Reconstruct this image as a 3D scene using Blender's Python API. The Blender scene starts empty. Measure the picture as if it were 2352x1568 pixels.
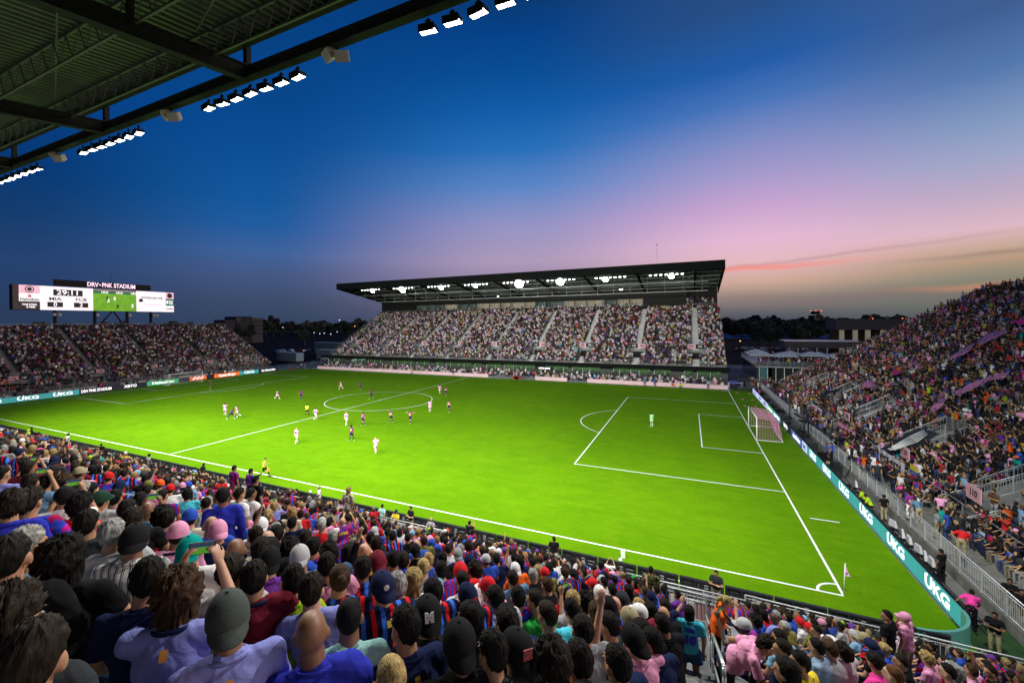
import bpy, bmesh, math, random
import numpy as np
from mathutils import Vector, Matrix, noise
from mathutils.bvhtree import BVHTree
random.seed(7); rng = np.random.default_rng(7)
PI = math.pi; R = math.radians
S = bpy.context.scene

# ------------------------------------------------------------------ camera
CP = Vector((48.782, -26.698, 13.421)); YAW, PIT, ROLL, FOC = -0.4521557, -0.0072229, -0.0092183, 1001.51
U0, V0 = 1096.04, 748.07
_f = Vector((math.sin(YAW)*math.cos(PIT), math.cos(YAW)*math.cos(PIT), math.sin(PIT)))
_r = Vector((math.cos(YAW), -math.sin(YAW), 0)); _u = _r.cross(_f)
RR = _r*math.cos(ROLL)+_u*math.sin(ROLL); UU = -_r*math.sin(ROLL)+_u*math.cos(ROLL)
def ray(a, b): return _f + RR*((a-U0)/FOC) - UU*((b-V0)/FOC)
def at(a, b, **k):
    d = ray(a, b); ax, v = list(k.items())[0]; i = 'xyz'.index(ax)
    return CP + d*((v-CP[i])/d[i])
def px(p):
    d = Vector(p)-CP; z = d.dot(_f)
    return (U0+FOC*d.dot(RR)/z, V0-FOC*d.dot(UU)/z, z) if z > .1 else (-9999, -9999, z)
cd = bpy.data.cameras.new('camera'); cam = bpy.data.objects.new('camera', cd); S.collection.objects.link(cam)
cam.matrix_world = Matrix(((RR.x, UU.x, -_f.x, CP.x), (RR.y, UU.y, -_f.y, CP.y), (RR.z, UU.z, -_f.z, CP.z), (0, 0, 0, 1)))
cd.sensor_width = 36; cd.lens = 36*FOC/2352; cd.shift_x = (1176-U0)/2352; cd.shift_y = -(784-V0)/2352
cd.clip_start = .05; cd.clip_end = 6000
S.camera = cam
# ------------------------------------------------------------------ exposure
S.view_settings.view_transform = 'Standard'; S.view_settings.look = 'None'
S.view_settings.exposure = 0; S.view_settings.gamma = 1; S.view_settings.use_curve_mapping = False
cy = S.cycles
cy.use_denoising = True
try: cy.denoiser = 'OPENIMAGEDENOISE'
except Exception: pass
cy.max_bounces = 5; cy.diffuse_bounces = 2; cy.glossy_bounces = 3; cy.transmission_bounces = 4; cy.transparent_max_bounces = 6
cy.sample_clamp_indirect = 3; cy.caustics_reflective = False; cy.caustics_refractive = False
cy.use_light_tree = True
# ------------------------------------------------------------------ sky
def lin(c):
    return tuple(((v/255)/12.92 if v/255 <= .04045 else ((v/255+.055)/1.055)**2.4) for v in c)
W = bpy.data.worlds.new('World'); S.world = W; W.use_nodes = True
nt = W.node_tree; nt.nodes.clear()
def N(t, **k):
    n = nt.nodes.new(t)
    for a, b in k.items(): setattr(n, a, b)
    return n
def math_(op, a, b=None, c=None):
    n = N('ShaderNodeMath', operation=op)
    for i, v in enumerate((a, b, c)):
        if v is None: continue
        if isinstance(v, (int, float)): n.inputs[i].default_value = v
        else: nt.links.new(v, n.inputs[i])
    return n.outputs[0]
tc = N('ShaderNodeTexCoord'); sep = N('ShaderNodeSeparateXYZ'); nt.links.new(tc.outputs['Generated'], sep.inputs[0])
el = math_('DIVIDE', math_('ARCSINE', sep.outputs[2]), R(45))
az = math_('ARCTAN2', sep.outputs[0], sep.outputs[1])
# (photo column, [(photo row, sRGB)...]) read at five compass directions of the dusk sky
SKY = [
 (0,    [(120, (4, 60, 132)), (380, (8, 56, 114)), (480, (20, 60, 110)), (600, (38, 66, 112)), (700, (42, 62, 96)), (741, (44, 60, 90))]),
 (603,  [(60, (6, 64, 130)), (230, (8, 70, 138)), (345, (12, 78, 148)), (460, (20, 88, 156)), (520, (34, 92, 160)), (580, (62, 98, 154)), (630, (68, 88, 132)), (690, (60, 76, 106)), (741, (52, 68, 96))]),
 (1200, [(0, (10, 58, 112)), (60, (6, 64, 134)), (170, (10, 78, 150)), (260, (20, 94, 170)), (345, (40, 112, 186)), (430, (92, 134, 198)), (520, (150, 148, 196)), (600, (174, 154, 186)), (680, (130, 120, 150)), (741, (84, 84, 110))]),
 (1740, [(0, (40, 78, 132)), (143, (34, 92, 168)), (230, (72, 116, 186)), (315, (126, 140, 196)), (400, (166, 154, 204)), (470, (200, 164, 208)), (545, (228, 184, 212)), (600, (228, 186, 194)), (645, (208, 170, 154)), (680, (152, 136, 126)), (718, (96, 96, 104)), (741, (78, 80, 98))]),
 (2331, [(0, (62, 94, 146)), (143, (84, 120, 174)), (258, (128, 152, 192)), (345, (156, 166, 200)), (430, (188, 170, 198)), (517, (222, 184, 196)), (560, (202, 170, 152)), (600, (170, 150, 126)), (640, (130, 132, 116)), (741, (90, 96, 96))]),
]
cols = []
for cxp, lst in SKY:
    a_ = YAW + math.atan((cxp-U0)/FOC)
    ramp = N('ShaderNodeValToRGB'); ramp.color_ramp.interpolation = 'EASE' if False else 'LINEAR'
    st = []
    for yy, c in lst:
        d = ray(cxp, yy).normalized(); st.append((math.asin(max(0, d.z))/R(45), lin(c)))
    st.sort()
    top = tuple(v*.8 for v in st[-1][1]); st.append((1.0, top))
    st = [(e, c) for i, (e, c) in enumerate(st) if i == 0 or e > st[i-1][0]+.002]
    cr = ramp.color_ramp
    while len(cr.elements) < len(st): cr.elements.new(.5)
    for e, (p, c) in zip(cr.elements, st): e.position = min(1, p)
    for e, (p, c) in zip(cr.elements, st): e.position = min(1, p); e.color = (*c, 1)
    nt.links.new(el, ramp.inputs[0]); cols.append((a_, ramp.outputs[0]))
cur = cols[0][1]
for (a0, c0), (a1, c1) in zip(cols, cols[1:]):
    mr = N('ShaderNodeMapRange', interpolation_type='SMOOTHSTEP'); mr.inputs[1].default_value = a0; mr.inputs[2].default_value = a1
    nt.links.new(az, mr.inputs[0])
    mx = N('ShaderNodeMix', data_type='RGBA'); nt.links.new(mr.outputs[0], mx.inputs[0]); nt.links.new(cur, mx.inputs[6]); nt.links.new(c1, mx.inputs[7]); cur = mx.outputs[2]
# glow added to the sky past the right edge to light the near crowd
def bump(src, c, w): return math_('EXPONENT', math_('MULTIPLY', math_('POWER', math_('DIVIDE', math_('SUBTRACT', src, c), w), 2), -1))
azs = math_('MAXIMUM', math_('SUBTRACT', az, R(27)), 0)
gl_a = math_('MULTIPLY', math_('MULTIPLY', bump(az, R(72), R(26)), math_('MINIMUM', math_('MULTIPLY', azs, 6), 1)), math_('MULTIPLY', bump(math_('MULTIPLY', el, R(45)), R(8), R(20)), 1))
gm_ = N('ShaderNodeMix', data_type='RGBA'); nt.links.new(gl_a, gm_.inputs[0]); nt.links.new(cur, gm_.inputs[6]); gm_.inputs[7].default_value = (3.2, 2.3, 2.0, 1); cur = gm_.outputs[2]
# thin sunset cloud streaks, low on the right
def streak(cur, xc, yc, hw, hh, col, amt, tilt):
    d = ray(xc, yc).normalized(); e0 = math.asin(d.z); a0 = math.atan2(d.x, d.y)
    elr = math_('MULTIPLY', el, R(45))
    nz = N('ShaderNodeTexNoise'); nz.inputs['Scale'].default_value = 9; nt.links.new(tc.outputs['Generated'], nz.inputs[0])
    da = math_('SUBTRACT', az, a0)
    w = math_('MULTIPLY', math_('SUBTRACT', nz.outputs[0], .5), hh/FOC*3)
    de = math_('ADD', math_('SUBTRACT', math_('SUBTRACT', elr, e0), math_('MULTIPLY', da, tilt)), w)
    g = math_('ADD', math_('POWER', math_('DIVIDE', da, hw/FOC), 2), math_('POWER', math_('DIVIDE', de, hh/FOC), 2))
    g = math_('MULTIPLY', math_('EXPONENT', math_('MULTIPLY', g, -1)), amt)
    mx = N('ShaderNodeMix', data_type='RGBA'); nt.links.new(g, mx.inputs[0]); nt.links.new(cur, mx.inputs[6]); mx.inputs[7].default_value = (*lin(col), 1)
    return mx.outputs[2]
cur = streak(cur, 1740, 614, 130, 5, (250, 140, 128), .8, .0)
cur = streak(cur, 2270, 657, 90, 5, (216, 142, 108), .6, .02)
cur = streak(cur, 2285, 596, 70, 4, (205, 150, 125), .4, .05)
cur = streak(cur, 1900, 588, 200, 3, (150, 110, 120), .3, .06)
cur = streak(cur, 2330, 576, 110, 3.5, (150, 118, 108), .5, .03)
cur = streak(cur, 1980, 680, 220, 10, (120, 100, 110), .3, .0)
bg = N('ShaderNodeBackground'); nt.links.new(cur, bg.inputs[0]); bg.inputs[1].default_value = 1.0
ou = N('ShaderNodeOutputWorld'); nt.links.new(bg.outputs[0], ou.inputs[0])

# ------------------------------------------------------------------ floodlight banks (area lights where the lamps hang)
FAR_BANKS = [-40, -27.8, -15.5, -3.6, 8, 20, 32, 44.2]
NEAR_BANKS = [-31.6, -19.4, -7.2, 5.0, 17.2, 29.4, 41.6, 53.8]
def bank(x, y, z, tx, ty, w, ang=112, blend=1.0, rad=.2):
    l = bpy.data.lights.new('floodlight_beam', 'SPOT'); l.spot_size = R(ang); l.spot_blend = blend; l.shadow_soft_size = rad
    l.energy = w; l.color = (1, .98, .9)
    o = bpy.data.objects.new('floodlight_beam', l); S.collection.objects.link(o); o.location = (x, y, z)
    o.rotation_euler = (Vector((tx, ty, 0))-Vector((x, y, z))).to_track_quat('-Z', 'Y').to_euler()
    return o
for i, x in enumerate(FAR_BANKS): bank(x+[1.1, 0, 1.1, 0, 1.1, 0, -1.1, 1.1][i], 80.3, 23.55, x*.75, 34, 56000 if x < 25 else 92000)
for i, x in enumerate(NEAR_BANKS):
    bank(x, -13.1, 23.9, x*.75, 38, 54000 if x < 50 else 44000)
    if x > -20: bank(x+1.0, -13.1, 23.9, x, -17, 9500 if x < 35 else 7600, 158, .5)
# ------------------------------------------------------------------ helpers
def setp(o, label=None, cat=None, group=None, kind=None):
    for k, v in (('label', label), ('category', cat), ('group', group), ('kind', kind)):
        if v: o[k] = v
    return o
def link(o, parent=None):
    S.collection.objects.link(o)
    if parent is not None: o.parent = parent
    return o
def empty(name, loc=(0, 0, 0), rz=0, label=None, cat=None, group=None):
    o = bpy.data.objects.new(name, None); o.location = loc; o.rotation_euler = (0, 0, rz); o.empty_display_size = .2
    link(o); return setp(o, label, cat, group)
class MB:
    def __init__(s): s.v = []; s.f = []; s.m = []; s.cur = 0
    def add(s, vs, fs):
        n = len(s.v); s.v += [tuple(v) for v in vs]; s.f += [tuple(i+n for i in f) for f in fs]; s.m += [s.cur]*len(fs); return s
    def box(s, x0, x1, y0, y1, z0, z1):
        return s.add([(x0, y0, z0), (x1, y0, z0), (x1, y1, z0), (x0, y1, z0), (x0, y0, z1), (x1, y0, z1), (x1, y1, z1), (x0, y1, z1)],
                     [(0, 3, 2, 1), (4, 5, 6, 7), (0, 1, 5, 4), (1, 2, 6, 5), (2, 3, 7, 6), (3, 0, 4, 7)])
    def hexa(s, p):   # eight corners: bottom four, top four
        return s.add(p, [(0, 3, 2, 1), (4, 5, 6, 7), (0, 1, 5, 4), (1, 2, 6, 5), (2, 3, 7, 6), (3, 0, 4, 7)])
    def tube(s, a, b, r, r2=None, n=6, caps=True):
        a, b = Vector(a), Vector(b); d = (b-a)
        if d.length < 1e-6: return s
        d.normalize(); r2 = r if r2 is None else r2
        u = d.orthogonal().normalized(); w = d.cross(u)
        vs = [p+(u*math.cos(t)+w*math.sin(t))*q for p, q in ((a, r), (b, r2)) for t in [2*PI*i/n for i in range(n)]]
        fs = [(i, (i+1) % n, n+(i+1) % n, n+i) for i in range(n)]
        if caps: fs += [tuple(range(n))[::-1], tuple(range(n, 2*n))]
        return s.add(vs, fs)
    def path(s, pts, r, n=6):
        for a, b in zip(pts, pts[1:]): s.tube(a, b, r, n=n)
        return s
    def beam(s, a, b, w, h):   # box beam from a to b, w wide, h high
        a, b = Vector(a), Vector(b); d = (b-a).normalized(); up = Vector((0, 0, 1))
        if abs(d.z) > .95: up = Vector((0, 1, 0))
        sd = d.cross(up).normalized()*w/2; u = sd.cross(d).normalized()*h/2
        return s.hexa([a-sd-u, a+sd-u, b+sd-u, b-sd-u, a-sd+u, a+sd+u, b+sd+u, b-sd+u])
    def ell(s, c, r, n=10, m=7, rot=None):
        vs = []; c = Vector(c)
        for j in range(m+1):
            ph = PI*j/m
            for i in range(n):
                t = 2*PI*i/n; p = Vector((r[0]*math.sin(ph)*math.cos(t), r[1]*math.sin(ph)*math.sin(t), r[2]*math.cos(ph)))
                if rot: p = rot @ p
                vs.append(c+p)
        fs = [(j*n+i, (j+1)*n+i, (j+1)*n+(i+1) % n, j*n+(i+1) % n) for j in range(m) for i in range(n)]
        return s.add(vs, fs)
    def quad(s, a, b, c, d): return s.add([a, b, c, d], [(0, 1, 2, 3)])
    def mesh(s, name, mats, smooth=False):
        me = bpy.data.meshes.new(name); me.from_pydata(s.v, [], s.f)
        for m in (mats if isinstance(mats, (list, tuple)) else [mats]): me.materials.append(m)
        if any(s.m): me.polygons.foreach_set('material_index', s.m)
        if smooth: me.polygons.foreach_set('use_smooth', [True]*len(me.polygons))
        me.update(); return me
    def build(s, name, mats, parent=None, smooth=False, **tags):
        return setp(link(bpy.data.objects.new(name, s.mesh(name, mats, smooth)), parent), **tags)
def copy_tree(o, parent=None):
    c = o.copy(); link(c)
    if parent is not None: c.parent = parent
    for ch in o.children: copy_tree(ch, c)
    return c

# ------------------------------------------------------------------ materials
MAT = {}
def mat(name, col, rough=.7, metal=0, emit=0, var=.12, vs=3.0, bump=0, bs=40, spec=.5, ecol=None, sample=False):
    if name in MAT: return MAT[name]
    m = bpy.data.materials.new(name); m.use_nodes = True; t = m.node_tree; b = t.nodes['Principled BSDF']
    b.inputs['Roughness'].default_value = rough; b.inputs['Metallic'].default_value = metal; b.inputs['Specular IOR Level'].default_value = spec
    b.inputs['Base Color'].default_value = (*col, 1)
    tcn = t.nodes.new('ShaderNodeTexCoord')
    if var > 0:
        nz = t.nodes.new('ShaderNodeTexNoise'); nz.inputs['Scale'].default_value = vs; nz.inputs['Detail'].default_value = 4
        t.links.new(tcn.outputs['Object'], nz.inputs[0])
        rm = t.nodes.new('ShaderNodeMapRange'); rm.inputs[1].default_value = .3; rm.inputs[2].default_value = .7; rm.inputs[3].default_value = 1-var; rm.inputs[4].default_value = 1+var
        t.links.new(nz.outputs[0], rm.inputs[0])
        mx = t.nodes.new('ShaderNodeMix'); mx.data_type = 'RGBA'; mx.blend_type = 'MULTIPLY'; mx.inputs[0].default_value = 1
        mx.inputs[6].default_value = (*col, 1); t.links.new(rm.outputs[0], mx.inputs[7]); t.links.new(mx.outputs[2], b.inputs['Base Color'])
    if bump > 0:
        n2 = t.nodes.new('ShaderNodeTexNoise'); n2.inputs['Scale'].default_value = bs; n2.inputs['Detail'].default_value = 3; t.links.new(tcn.outputs['Object'], n2.inputs[0])
        bp = t.nodes.new('ShaderNodeBump'); bp.inputs['Strength'].default_value = bump; bp.inputs['Distance'].default_value = .01 if not name.startswith('cloth') else .014
        if name.startswith('cloth'): n2.inputs['Distortion'].default_value = 1.2; n2.inputs['Detail'].default_value = 5
        t.links.new(n2.outputs[0], bp.inputs['Height']); t.links.new(bp.outputs[0], b.inputs['Normal'])
    if emit > 0:
        b.inputs['Emission Color'].default_value = (*(ecol or col), 1); b.inputs['Emission Strength'].default_value = emit
        if not sample: m.cycles.emission_sampling = 'NONE'
    MAT[name] = m; return m
black = mat('black_steel', (.012, .013, .012), .6, var=.2, spec=.15)
dark = mat('dark_paint', (.022, .026, .024), .65, var=.25, spec=.15)
steel = mat('galvanised_steel', (.42, .44, .44), .38, .6, var=.15)
alu = mat('aluminium_tread', (.36, .38, .37), .45, .4, var=.2, vs=1.5)
conc = mat('concrete', (.25, .25, .235), .85, var=.25, vs=.8, bump=.3)
white = mat('white_paint', (.78, .78, .76), .5, var=.05)
pinkp = mat('pink_panel', (.78, .42, .46), .6, var=.06)
pinkw = mat('pale_pink_wall', (.72, .5, .52), .7, var=.1, vs=.6)
glow = mat('lamp_lens', (1, 1, 1), .5, emit=9, var=0)
glowdim = mat('lamp_lens_dim', (1, .97, .92), .5, emit=2.2, var=0)
ink = mat('black_ink', (.015, .015, .018), .6, var=0)
wglow = mat('white_screen_text', (1, .98, 1), .5, emit=1.0, var=0)

def text_mesh(s, size, bold=.0, ext=0.0):
    c = bpy.data.curves.new('t', 'FONT'); c.body = s; c.size = size; c.align_x = 'CENTER'; c.align_y = 'CENTER'; c.offset = bold; c.extrude = ext; c.resolution_u = 3
    o = bpy.data.objects.new('t', c); me = bpy.data.meshes.new_from_object(o)
    bpy.data.objects.remove(o); bpy.data.curves.remove(c)
    return me
def text(s, size, m, parent=None, loc=(0, 0, 0), rot=(R(90), 0, 0), bold=.01, name='lettering', width=None, ext=.004):
    me = text_mesh(s, size, bold, ext)
    sx = 1
    if width:
        xs = [v.co.x for v in me.vertices]
        if xs: sx = width/max(1e-3, max(xs)-min(xs))
    me.materials.clear(); me.materials.append(m)
    o = bpy.data.objects.new(name, me); o.location = loc; o.rotation_euler = rot; o.scale = (sx, 1, 1)
    return link(o, parent)
# ================================================================== SETTING
HX, PW = 55.475, 68.713      # half length, width of the pitch
def sheet(name, x0, x1, y0, y1, z, m, kind='structure', parent=None):
    o = MB().quad((x0, y0, z), (x1, y0, z), (x1, y1, z), (x0, y1, z)).build(name, m, parent)
    return setp(o, kind=kind)
gm = mat('dark_asphalt', (.012, .012, .012), 1, var=.5, vs=.05, bump=.2, spec=.05)
sheet('ground', -4000, 4000, -4000, 4000, -.03, gm)
sheet('concourse_paving', -75, 78, -10, 125, -.02, mat('paving', (.15, .15, .14), .85, var=.3, vs=.4, bump=.2))
def grass_mat():
    m = bpy.data.materials.new('pitch_grass'); m.use_nodes = True; t = m.node_tree; b = t.nodes['Principled BSDF']
    b.inputs['Roughness'].default_value = .95; b.inputs['Specular IOR Level'].default_value = .04
    tcn = t.nodes.new('ShaderNodeTexCoord')
    def nz(scale, det=4, mp=None, rough=.55):
        n = t.nodes.new('ShaderNodeTexNoise'); n.inputs['Scale'].default_value = scale; n.inputs['Detail'].default_value = det; n.inputs['Roughness'].default_value = rough
        if mp:
            q = t.nodes.new('ShaderNodeMapping'); q.inputs['Scale'].default_value = mp; t.links.new(tcn.outputs['Object'], q.inputs[0]); t.links.new(q.outputs[0], n.inputs[0])
        else: t.links.new(tcn.outputs['Object'], n.inputs[0])
        return n.outputs[0]
    def rng_(s, a, b_, c, d):
        n = t.nodes.new('ShaderNodeMapRange'); n.clamp = True
        for i, v in enumerate((a, b_, c, d)): n.inputs[i+1].default_value = v
        t.links.new(s, n.inputs[0]); return n.outputs[0]
    def mix(f, a, b_):
        n = t.nodes.new('ShaderNodeMix'); n.data_type = 'RGBA'; t.links.new(f, n.inputs[0])
        for i, v in ((6, a), (7, b_)):
            if isinstance(v, tuple): n.inputs[i].default_value = (*v, 1)
            else: t.links.new(v, n.inputs[i])
        return n.outputs[2]
    c = mix(rng_(nz(.07, 3), .35, .65, 0, 1), (.092, .235, .0015), (.132, .30, .002))
    c = mix(rng_(nz(.6, 5, (.7, 1.2, 1), .65), .42, .66, 0, .5), c, (.068, .175, .001))
    c = mix(rng_(nz(5, 8, None, .85), .52, .66, 0, .55), c, (.2, .33, .004))
    c = mix(rng_(nz(1.6, 8, (.5, 1.0, 1), .75),   .5, .72, 0, .5), c, (.23, .32, .012))        # paler dry tufts
    c = mix(rng_(nz(3.2, 8, (.6, 1.2, 1), .8), .58, .7, 0, .5), c, (.05, .12, .002))      # scuffed divots
    c = mix(rng_(nz(14, 8, None, .85), .4, .62, 0, .75), c, (.05, .145, .0012))
    t.links.new(c, b.inputs['Base Color'])
    bp = t.nodes.new('ShaderNodeBump'); bp.inputs['Strength'].default_value = .6; bp.inputs['Distance'].default_value = .03
    t.links.new(nz(9, 8, None, .75), bp.inputs['Height']); t.links.new(bp.outputs[0], b.inputs['Normal'])
    return m
GR = grass_mat()
sheet('pitch', -58.95, 59.2, -3.1, 70.0, .0, GR)
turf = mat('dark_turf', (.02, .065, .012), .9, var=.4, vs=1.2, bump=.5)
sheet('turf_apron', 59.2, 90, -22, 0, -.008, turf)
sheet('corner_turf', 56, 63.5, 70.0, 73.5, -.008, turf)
LW = .12; ZL = .006
lines = MB()
def ln(x0, x1, y0, y1): lines.quad((x0, y0, ZL), (x1, y0, ZL), (x1, y1, ZL), (x0, y1, ZL))
def hline(x0, x1, y): ln(x0, x1, y-LW/2, y+LW/2)
def vline(y0, y1, x): ln(x-LW/2, x+LW/2, y0, y1)
h_ = LW/2
hline(-HX, HX, 0); hline(-HX, HX, PW); vline(h_, PW-h_, -HX); vline(h_, PW-h_, HX); vline(h_, PW-h_, 0)
c_ = PW/2
for s in (-1, 1):
    for dd, hh in ((16.5, 20.16), (5.5, 9.16)):
        vline(c_-hh, c_+hh, s*(HX-dd))
        a, b = sorted((s*(HX-dd)+s*h_, s*HX-s*h_))
        hline(a, b, c_-hh+h_); hline(a, b, c_+hh-h_)
def arc(cx, cyy, r, a0, a1, n=48):
    for i in range(n):
        t0, t1 = a0+(a1-a0)*i/n, a0+(a1-a0)*(i+1)/n
        lines.add([(cx+q*math.cos(t), cyy+q*math.sin(t), ZL+.004) for t, q in ((t0, r-h_), (t0, r+h_), (t1, r+h_), (t1, r-h_))], [(0, 1, 2, 3)])
arc(0, c_, 9.15, 0, 2*PI, 90)
al = math.acos(5.5/9.15)
arc(HX-11, c_, 9.15, PI-al, PI+al, 30); arc(-HX+11, c_, 9.15, -al, al, 30)
for sx, sy in ((1, 0), (1, 1), (-1, 0), (-1, 1)):
    a0 = {(1, 0): PI/2, (1, 1): PI, (-1, 0): 0, (-1, 1): 1.5*PI}[(sx, sy)]; arc(sx*HX, sy*PW, 1, a0, a0+PI/2, 12)
ln(HX+.6, HX+2.2, 9.5, 9.62); ln(-8, -6.5, -1.6, -1.5); ln(-2.2, -1.0, -2.1, -2.0); hline(47, 49, -2.0)
arc(0, c_, .2, 0, 2*PI, 12); arc(HX-11, c_, .12, 0, 2*PI, 8)
lines.build('pitch_markings', mat('line_paint', (.82, .84, .8), .8, var=.06), kind='structure')

# ------------------------------------------------------------------ railings
def railing(name, pts, h=1.05, parent=None, sp=.14, m=None, solid=False, post=1.8, rails=2, label=None, cat=None, group=None):
    """guard rail along pts: posts, top rail and baluster infill"""
    m = m or steel
    root = parent if (parent is not None and not label) else empty(name, (0, 0, 0), 0, label, cat, group)
    tr, inf = MB(), MB(); plist = []
    pm = MB().box(-.03, .03, -.03, .03, 0, h-.005).mesh('post', m)
    for a, b in zip(pts, pts[1:]):
        a, b = Vector(a), Vector(b); L = (b-a).length; up = Vector((0, 0, 1))
        tr.tube(a+up*h, b+up*h, .03, n=6)
        if rails > 1: tr.tube(a+up*(h-.13), b+up*(h-.13), .016, n=4); tr.tube(a+up*.1, b+up*.1, .018, n=4)
        k = max(1, round(L/post))
        for i in range(k+1):
            plist.append(a.lerp(b, i/k))
        if solid:
            d = (b-a).normalized(); inf.beam(a+up*(h*.5), b+up*(h*.5), .02, h*.75)
        elif sp:
            k = max(1, int(L/sp))
            for i in range(1, k):
                p = a.lerp(b, i/k); inf.tube(p+up*.1, p+up*(h-.13), .011, n=3, caps=False)
    if parent is not None and not label:
        g = tr.build('railing', m, parent)
        for p in plist[:100]: link(bpy.data.objects.new('post', pm), g).location = p
        if inf.v: inf.build('balusters', m, g)
        return g
    tr.build('top_rail', m, root, True)
    for p in plist[:100]: link(bpy.data.objects.new('post', pm), root).location = p
    if inf.v: inf.build('infill_panel' if solid else 'balusters', m, root)
    return root

# ------------------------------------------------------------------ raked stands (local: u along rows = x, v away from the pitch = y)
RD = .8
def make_stand(name, label, loc, rz, u0, u1, rows, rise, z0, slots, sv, deck, aisle_w=1.3, seat_m=None, group=None, bench=True, aisles=None, endrail=(1, 1), slot_w=3.6, noslots=False, rail_front=True):
    root = empty(name, loc, rz, label, 'grandstand', group)
    t, st, rz_ = MB(), MB(), MB()
    v1, v2 = sv
    zf = lambda k: z0+rise*k
    aisles = slots if aisles is None else aisles; sts = [MB() for _ in aisles]; sts2 = [MB() for _ in aisles]
    for k in range(rows):
        ya, yb = k*RD, (k+1)*RD
        segs = [(u0, u1)]
        if not noslots and ya+.01 >= v1 and yb-.01 <= v2:
            for s in slots:
                ns = []
                for a, b in segs:
                    l, r = s-slot_w/2, s+slot_w/2
                    if r <= a or l >= b: ns.append((a, b)); continue
                    if l > a: ns.append((a, l))
                    if r < b: ns.append((r, b))
                segs = ns
        for a, b in segs:
            t.box(a, b, ya, yb, zf(k)-rise-(.25 if k else .4), zf(k))
        for si, s in enumerate(aisles):      # half steps in the aisles
            if not noslots and ya+.01 >= v1 and yb-.01 <= v2+.01: continue
            st = (sts if yb-.01 <= v1 else sts2)[si]; st.box(s-aisle_w/2, s+aisle_w/2, ya-RD/2, ya+.003, zf(k)-rise, zf(k)-rise/2); st.box(s-aisle_w/2, s+aisle_w/2, ya+.003, yb-RD/2-.002, zf(k)+.001, zf(k)+.012)
    t.build('seating_tiers', alu if not seat_m else seat_m, root)
    for st in sts+sts2:
        if st.v: st.build('aisle_steps', mat('step_edge', (.55, .56, .54), .5, .2, var=.15) if z0 > 3 else mat('step_metal', (.16, .165, .16), .5, .3, var=.3, vs=6), root)
    ztop = zf(rows-1)
    back = MB(); back.box(u0, u1, rows*RD, rows*RD+.15, deck-1, ztop+.05)
    back.build('rear_wall', dark, root)
    for e, u in enumerate((u0, u1)):
        w = MB(); n = rows*RD; w.add([(u-.06, 0, deck-1), (u-.06, n, deck-1), (u-.06, n, ztop-.3), (u-.06, 0, z0-.45), (u+.06, 0, deck-1), (u+.06, n, deck-1), (u+.06, n, ztop-.3), (u+.06, 0, z0-.45)],
              [(0, 1, 2, 3), (7, 6, 5, 4), (3, 2, 6, 7), (0, 3, 7, 4), (1, 5, 6, 2)])
        w.build('end_wall', dark, root)
        if endrail[e]: railing('side_railing', [(u, 0, z0), (u, n, ztop)], 1.05, root, sp=.28)
    railing('rear_railing', [(u0, rows*RD-.05, ztop), (u1, rows*RD-.05, ztop)], 1.15, root, sp=0, post=3)
    if rail_front: railing('front_railing', [(u0, .05, z0), (u1, .05, z0)], .95, root, sp=0, post=2.4, rails=1)
    if not noslots:
        for s in slots:
            if s-slot_w/2 < u0 or s+slot_w/2 > u1: continue
            kb = round(v2/RD); zb = zf(kb-1)
            w = MB(); l, r = s-slot_w/2, s+slot_w/2
            w.box(l-.1, r+.1, v2-.02, v2+.06, deck, zb+rise)
            w.cur = 0
            for u in (l, r): w.hexa([(u-.06, v1-.02, deck), (u+.06, v1-.02, deck), (u+.06, v2-.03, deck), (u-.06, v2-.03, deck), (u-.06, v1-.02, zf(round(v1/RD))+.1), (u+.06, v1-.02, zf(round(v1/RD))+.1), (u+.06, v2-.03, zb+rise), (u-.06, v2-.03, zb+rise)])
            w.box(l, r, v1-.02, v2, deck-.05, deck)
            vv = w.build('vomitory_portal', conc if False else mat('portal_panel', (.22, .23, .23), .7, var=.2), root)
            d = MB(); d.box(l+.5, r-.5, v2-.05, v2-.025, deck+.02, min(zb-.15, deck+2.3)); d.build('doorway', black, vv)
            railing('r', [(l, v1, zf(round(v1/RD))), (l, v2, zb+rise), (r, v2, zb+rise), (r, v1, zf(round(v1/RD)))], 1.05, root, sp=.2)
    return root
def section_sign(loc, rz, words, w=2.6, h=.75, label='', group='section number signs', mode='pb', size=None):
    root = empty('section_sign', loc, rz, label, 'sign', group)
    n = len(words)
    for i, wd in enumerate(words):
        a = -w/2+w*i/n; b = a+w/n; pk = (mode[i] == 'p')
        p = MB().box(a+.005*i, b-.005, -.03, .03, 0, h).build('panel', pinkp if pk else dark, root)
        text(wd, size or h*.62, ink if pk else white, p, ((a+b)/2, -.036, h*.5), (R(90), 0, 0), .02, 'number')
    return root

# far (west) stand -------------------------------------------------
FS = [-46.8, -34.2, -22, -10.3, 1.8, 13.7, 25.8, 37.9, 50.1]
far = make_stand('grandstand', 'main covered grandstand across the pitch with black roof and lit suites', (0, 76, 0), 0, -52, 55.6, 31, .4288, 3.85, FS, (3.2, 6.4), 3.95, seat_m=conc)
nums = ['128', '129', '130', '131', '132', '101', '102', '103', '104', '105']
for i, x in enumerate(FS):
    wd = ([nums[i]] if i < 3 else [nums[i], nums[i+1]]); md = ['p', 'bp', 'p', 'bp', 'pb', 'bp', 'pb', 'bp', 'pb'][i]
    if i == 1: wd = ['129', '130']
    section_sign((x+(0 if len(wd) > 1 else .4), 76+6.35, 7.15), 0, wd, 3.4 if len(wd) > 1 else 1.9, .95, f'sign over the covered stand portal numbered {" and ".join(wd)}', mode=md)
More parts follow.
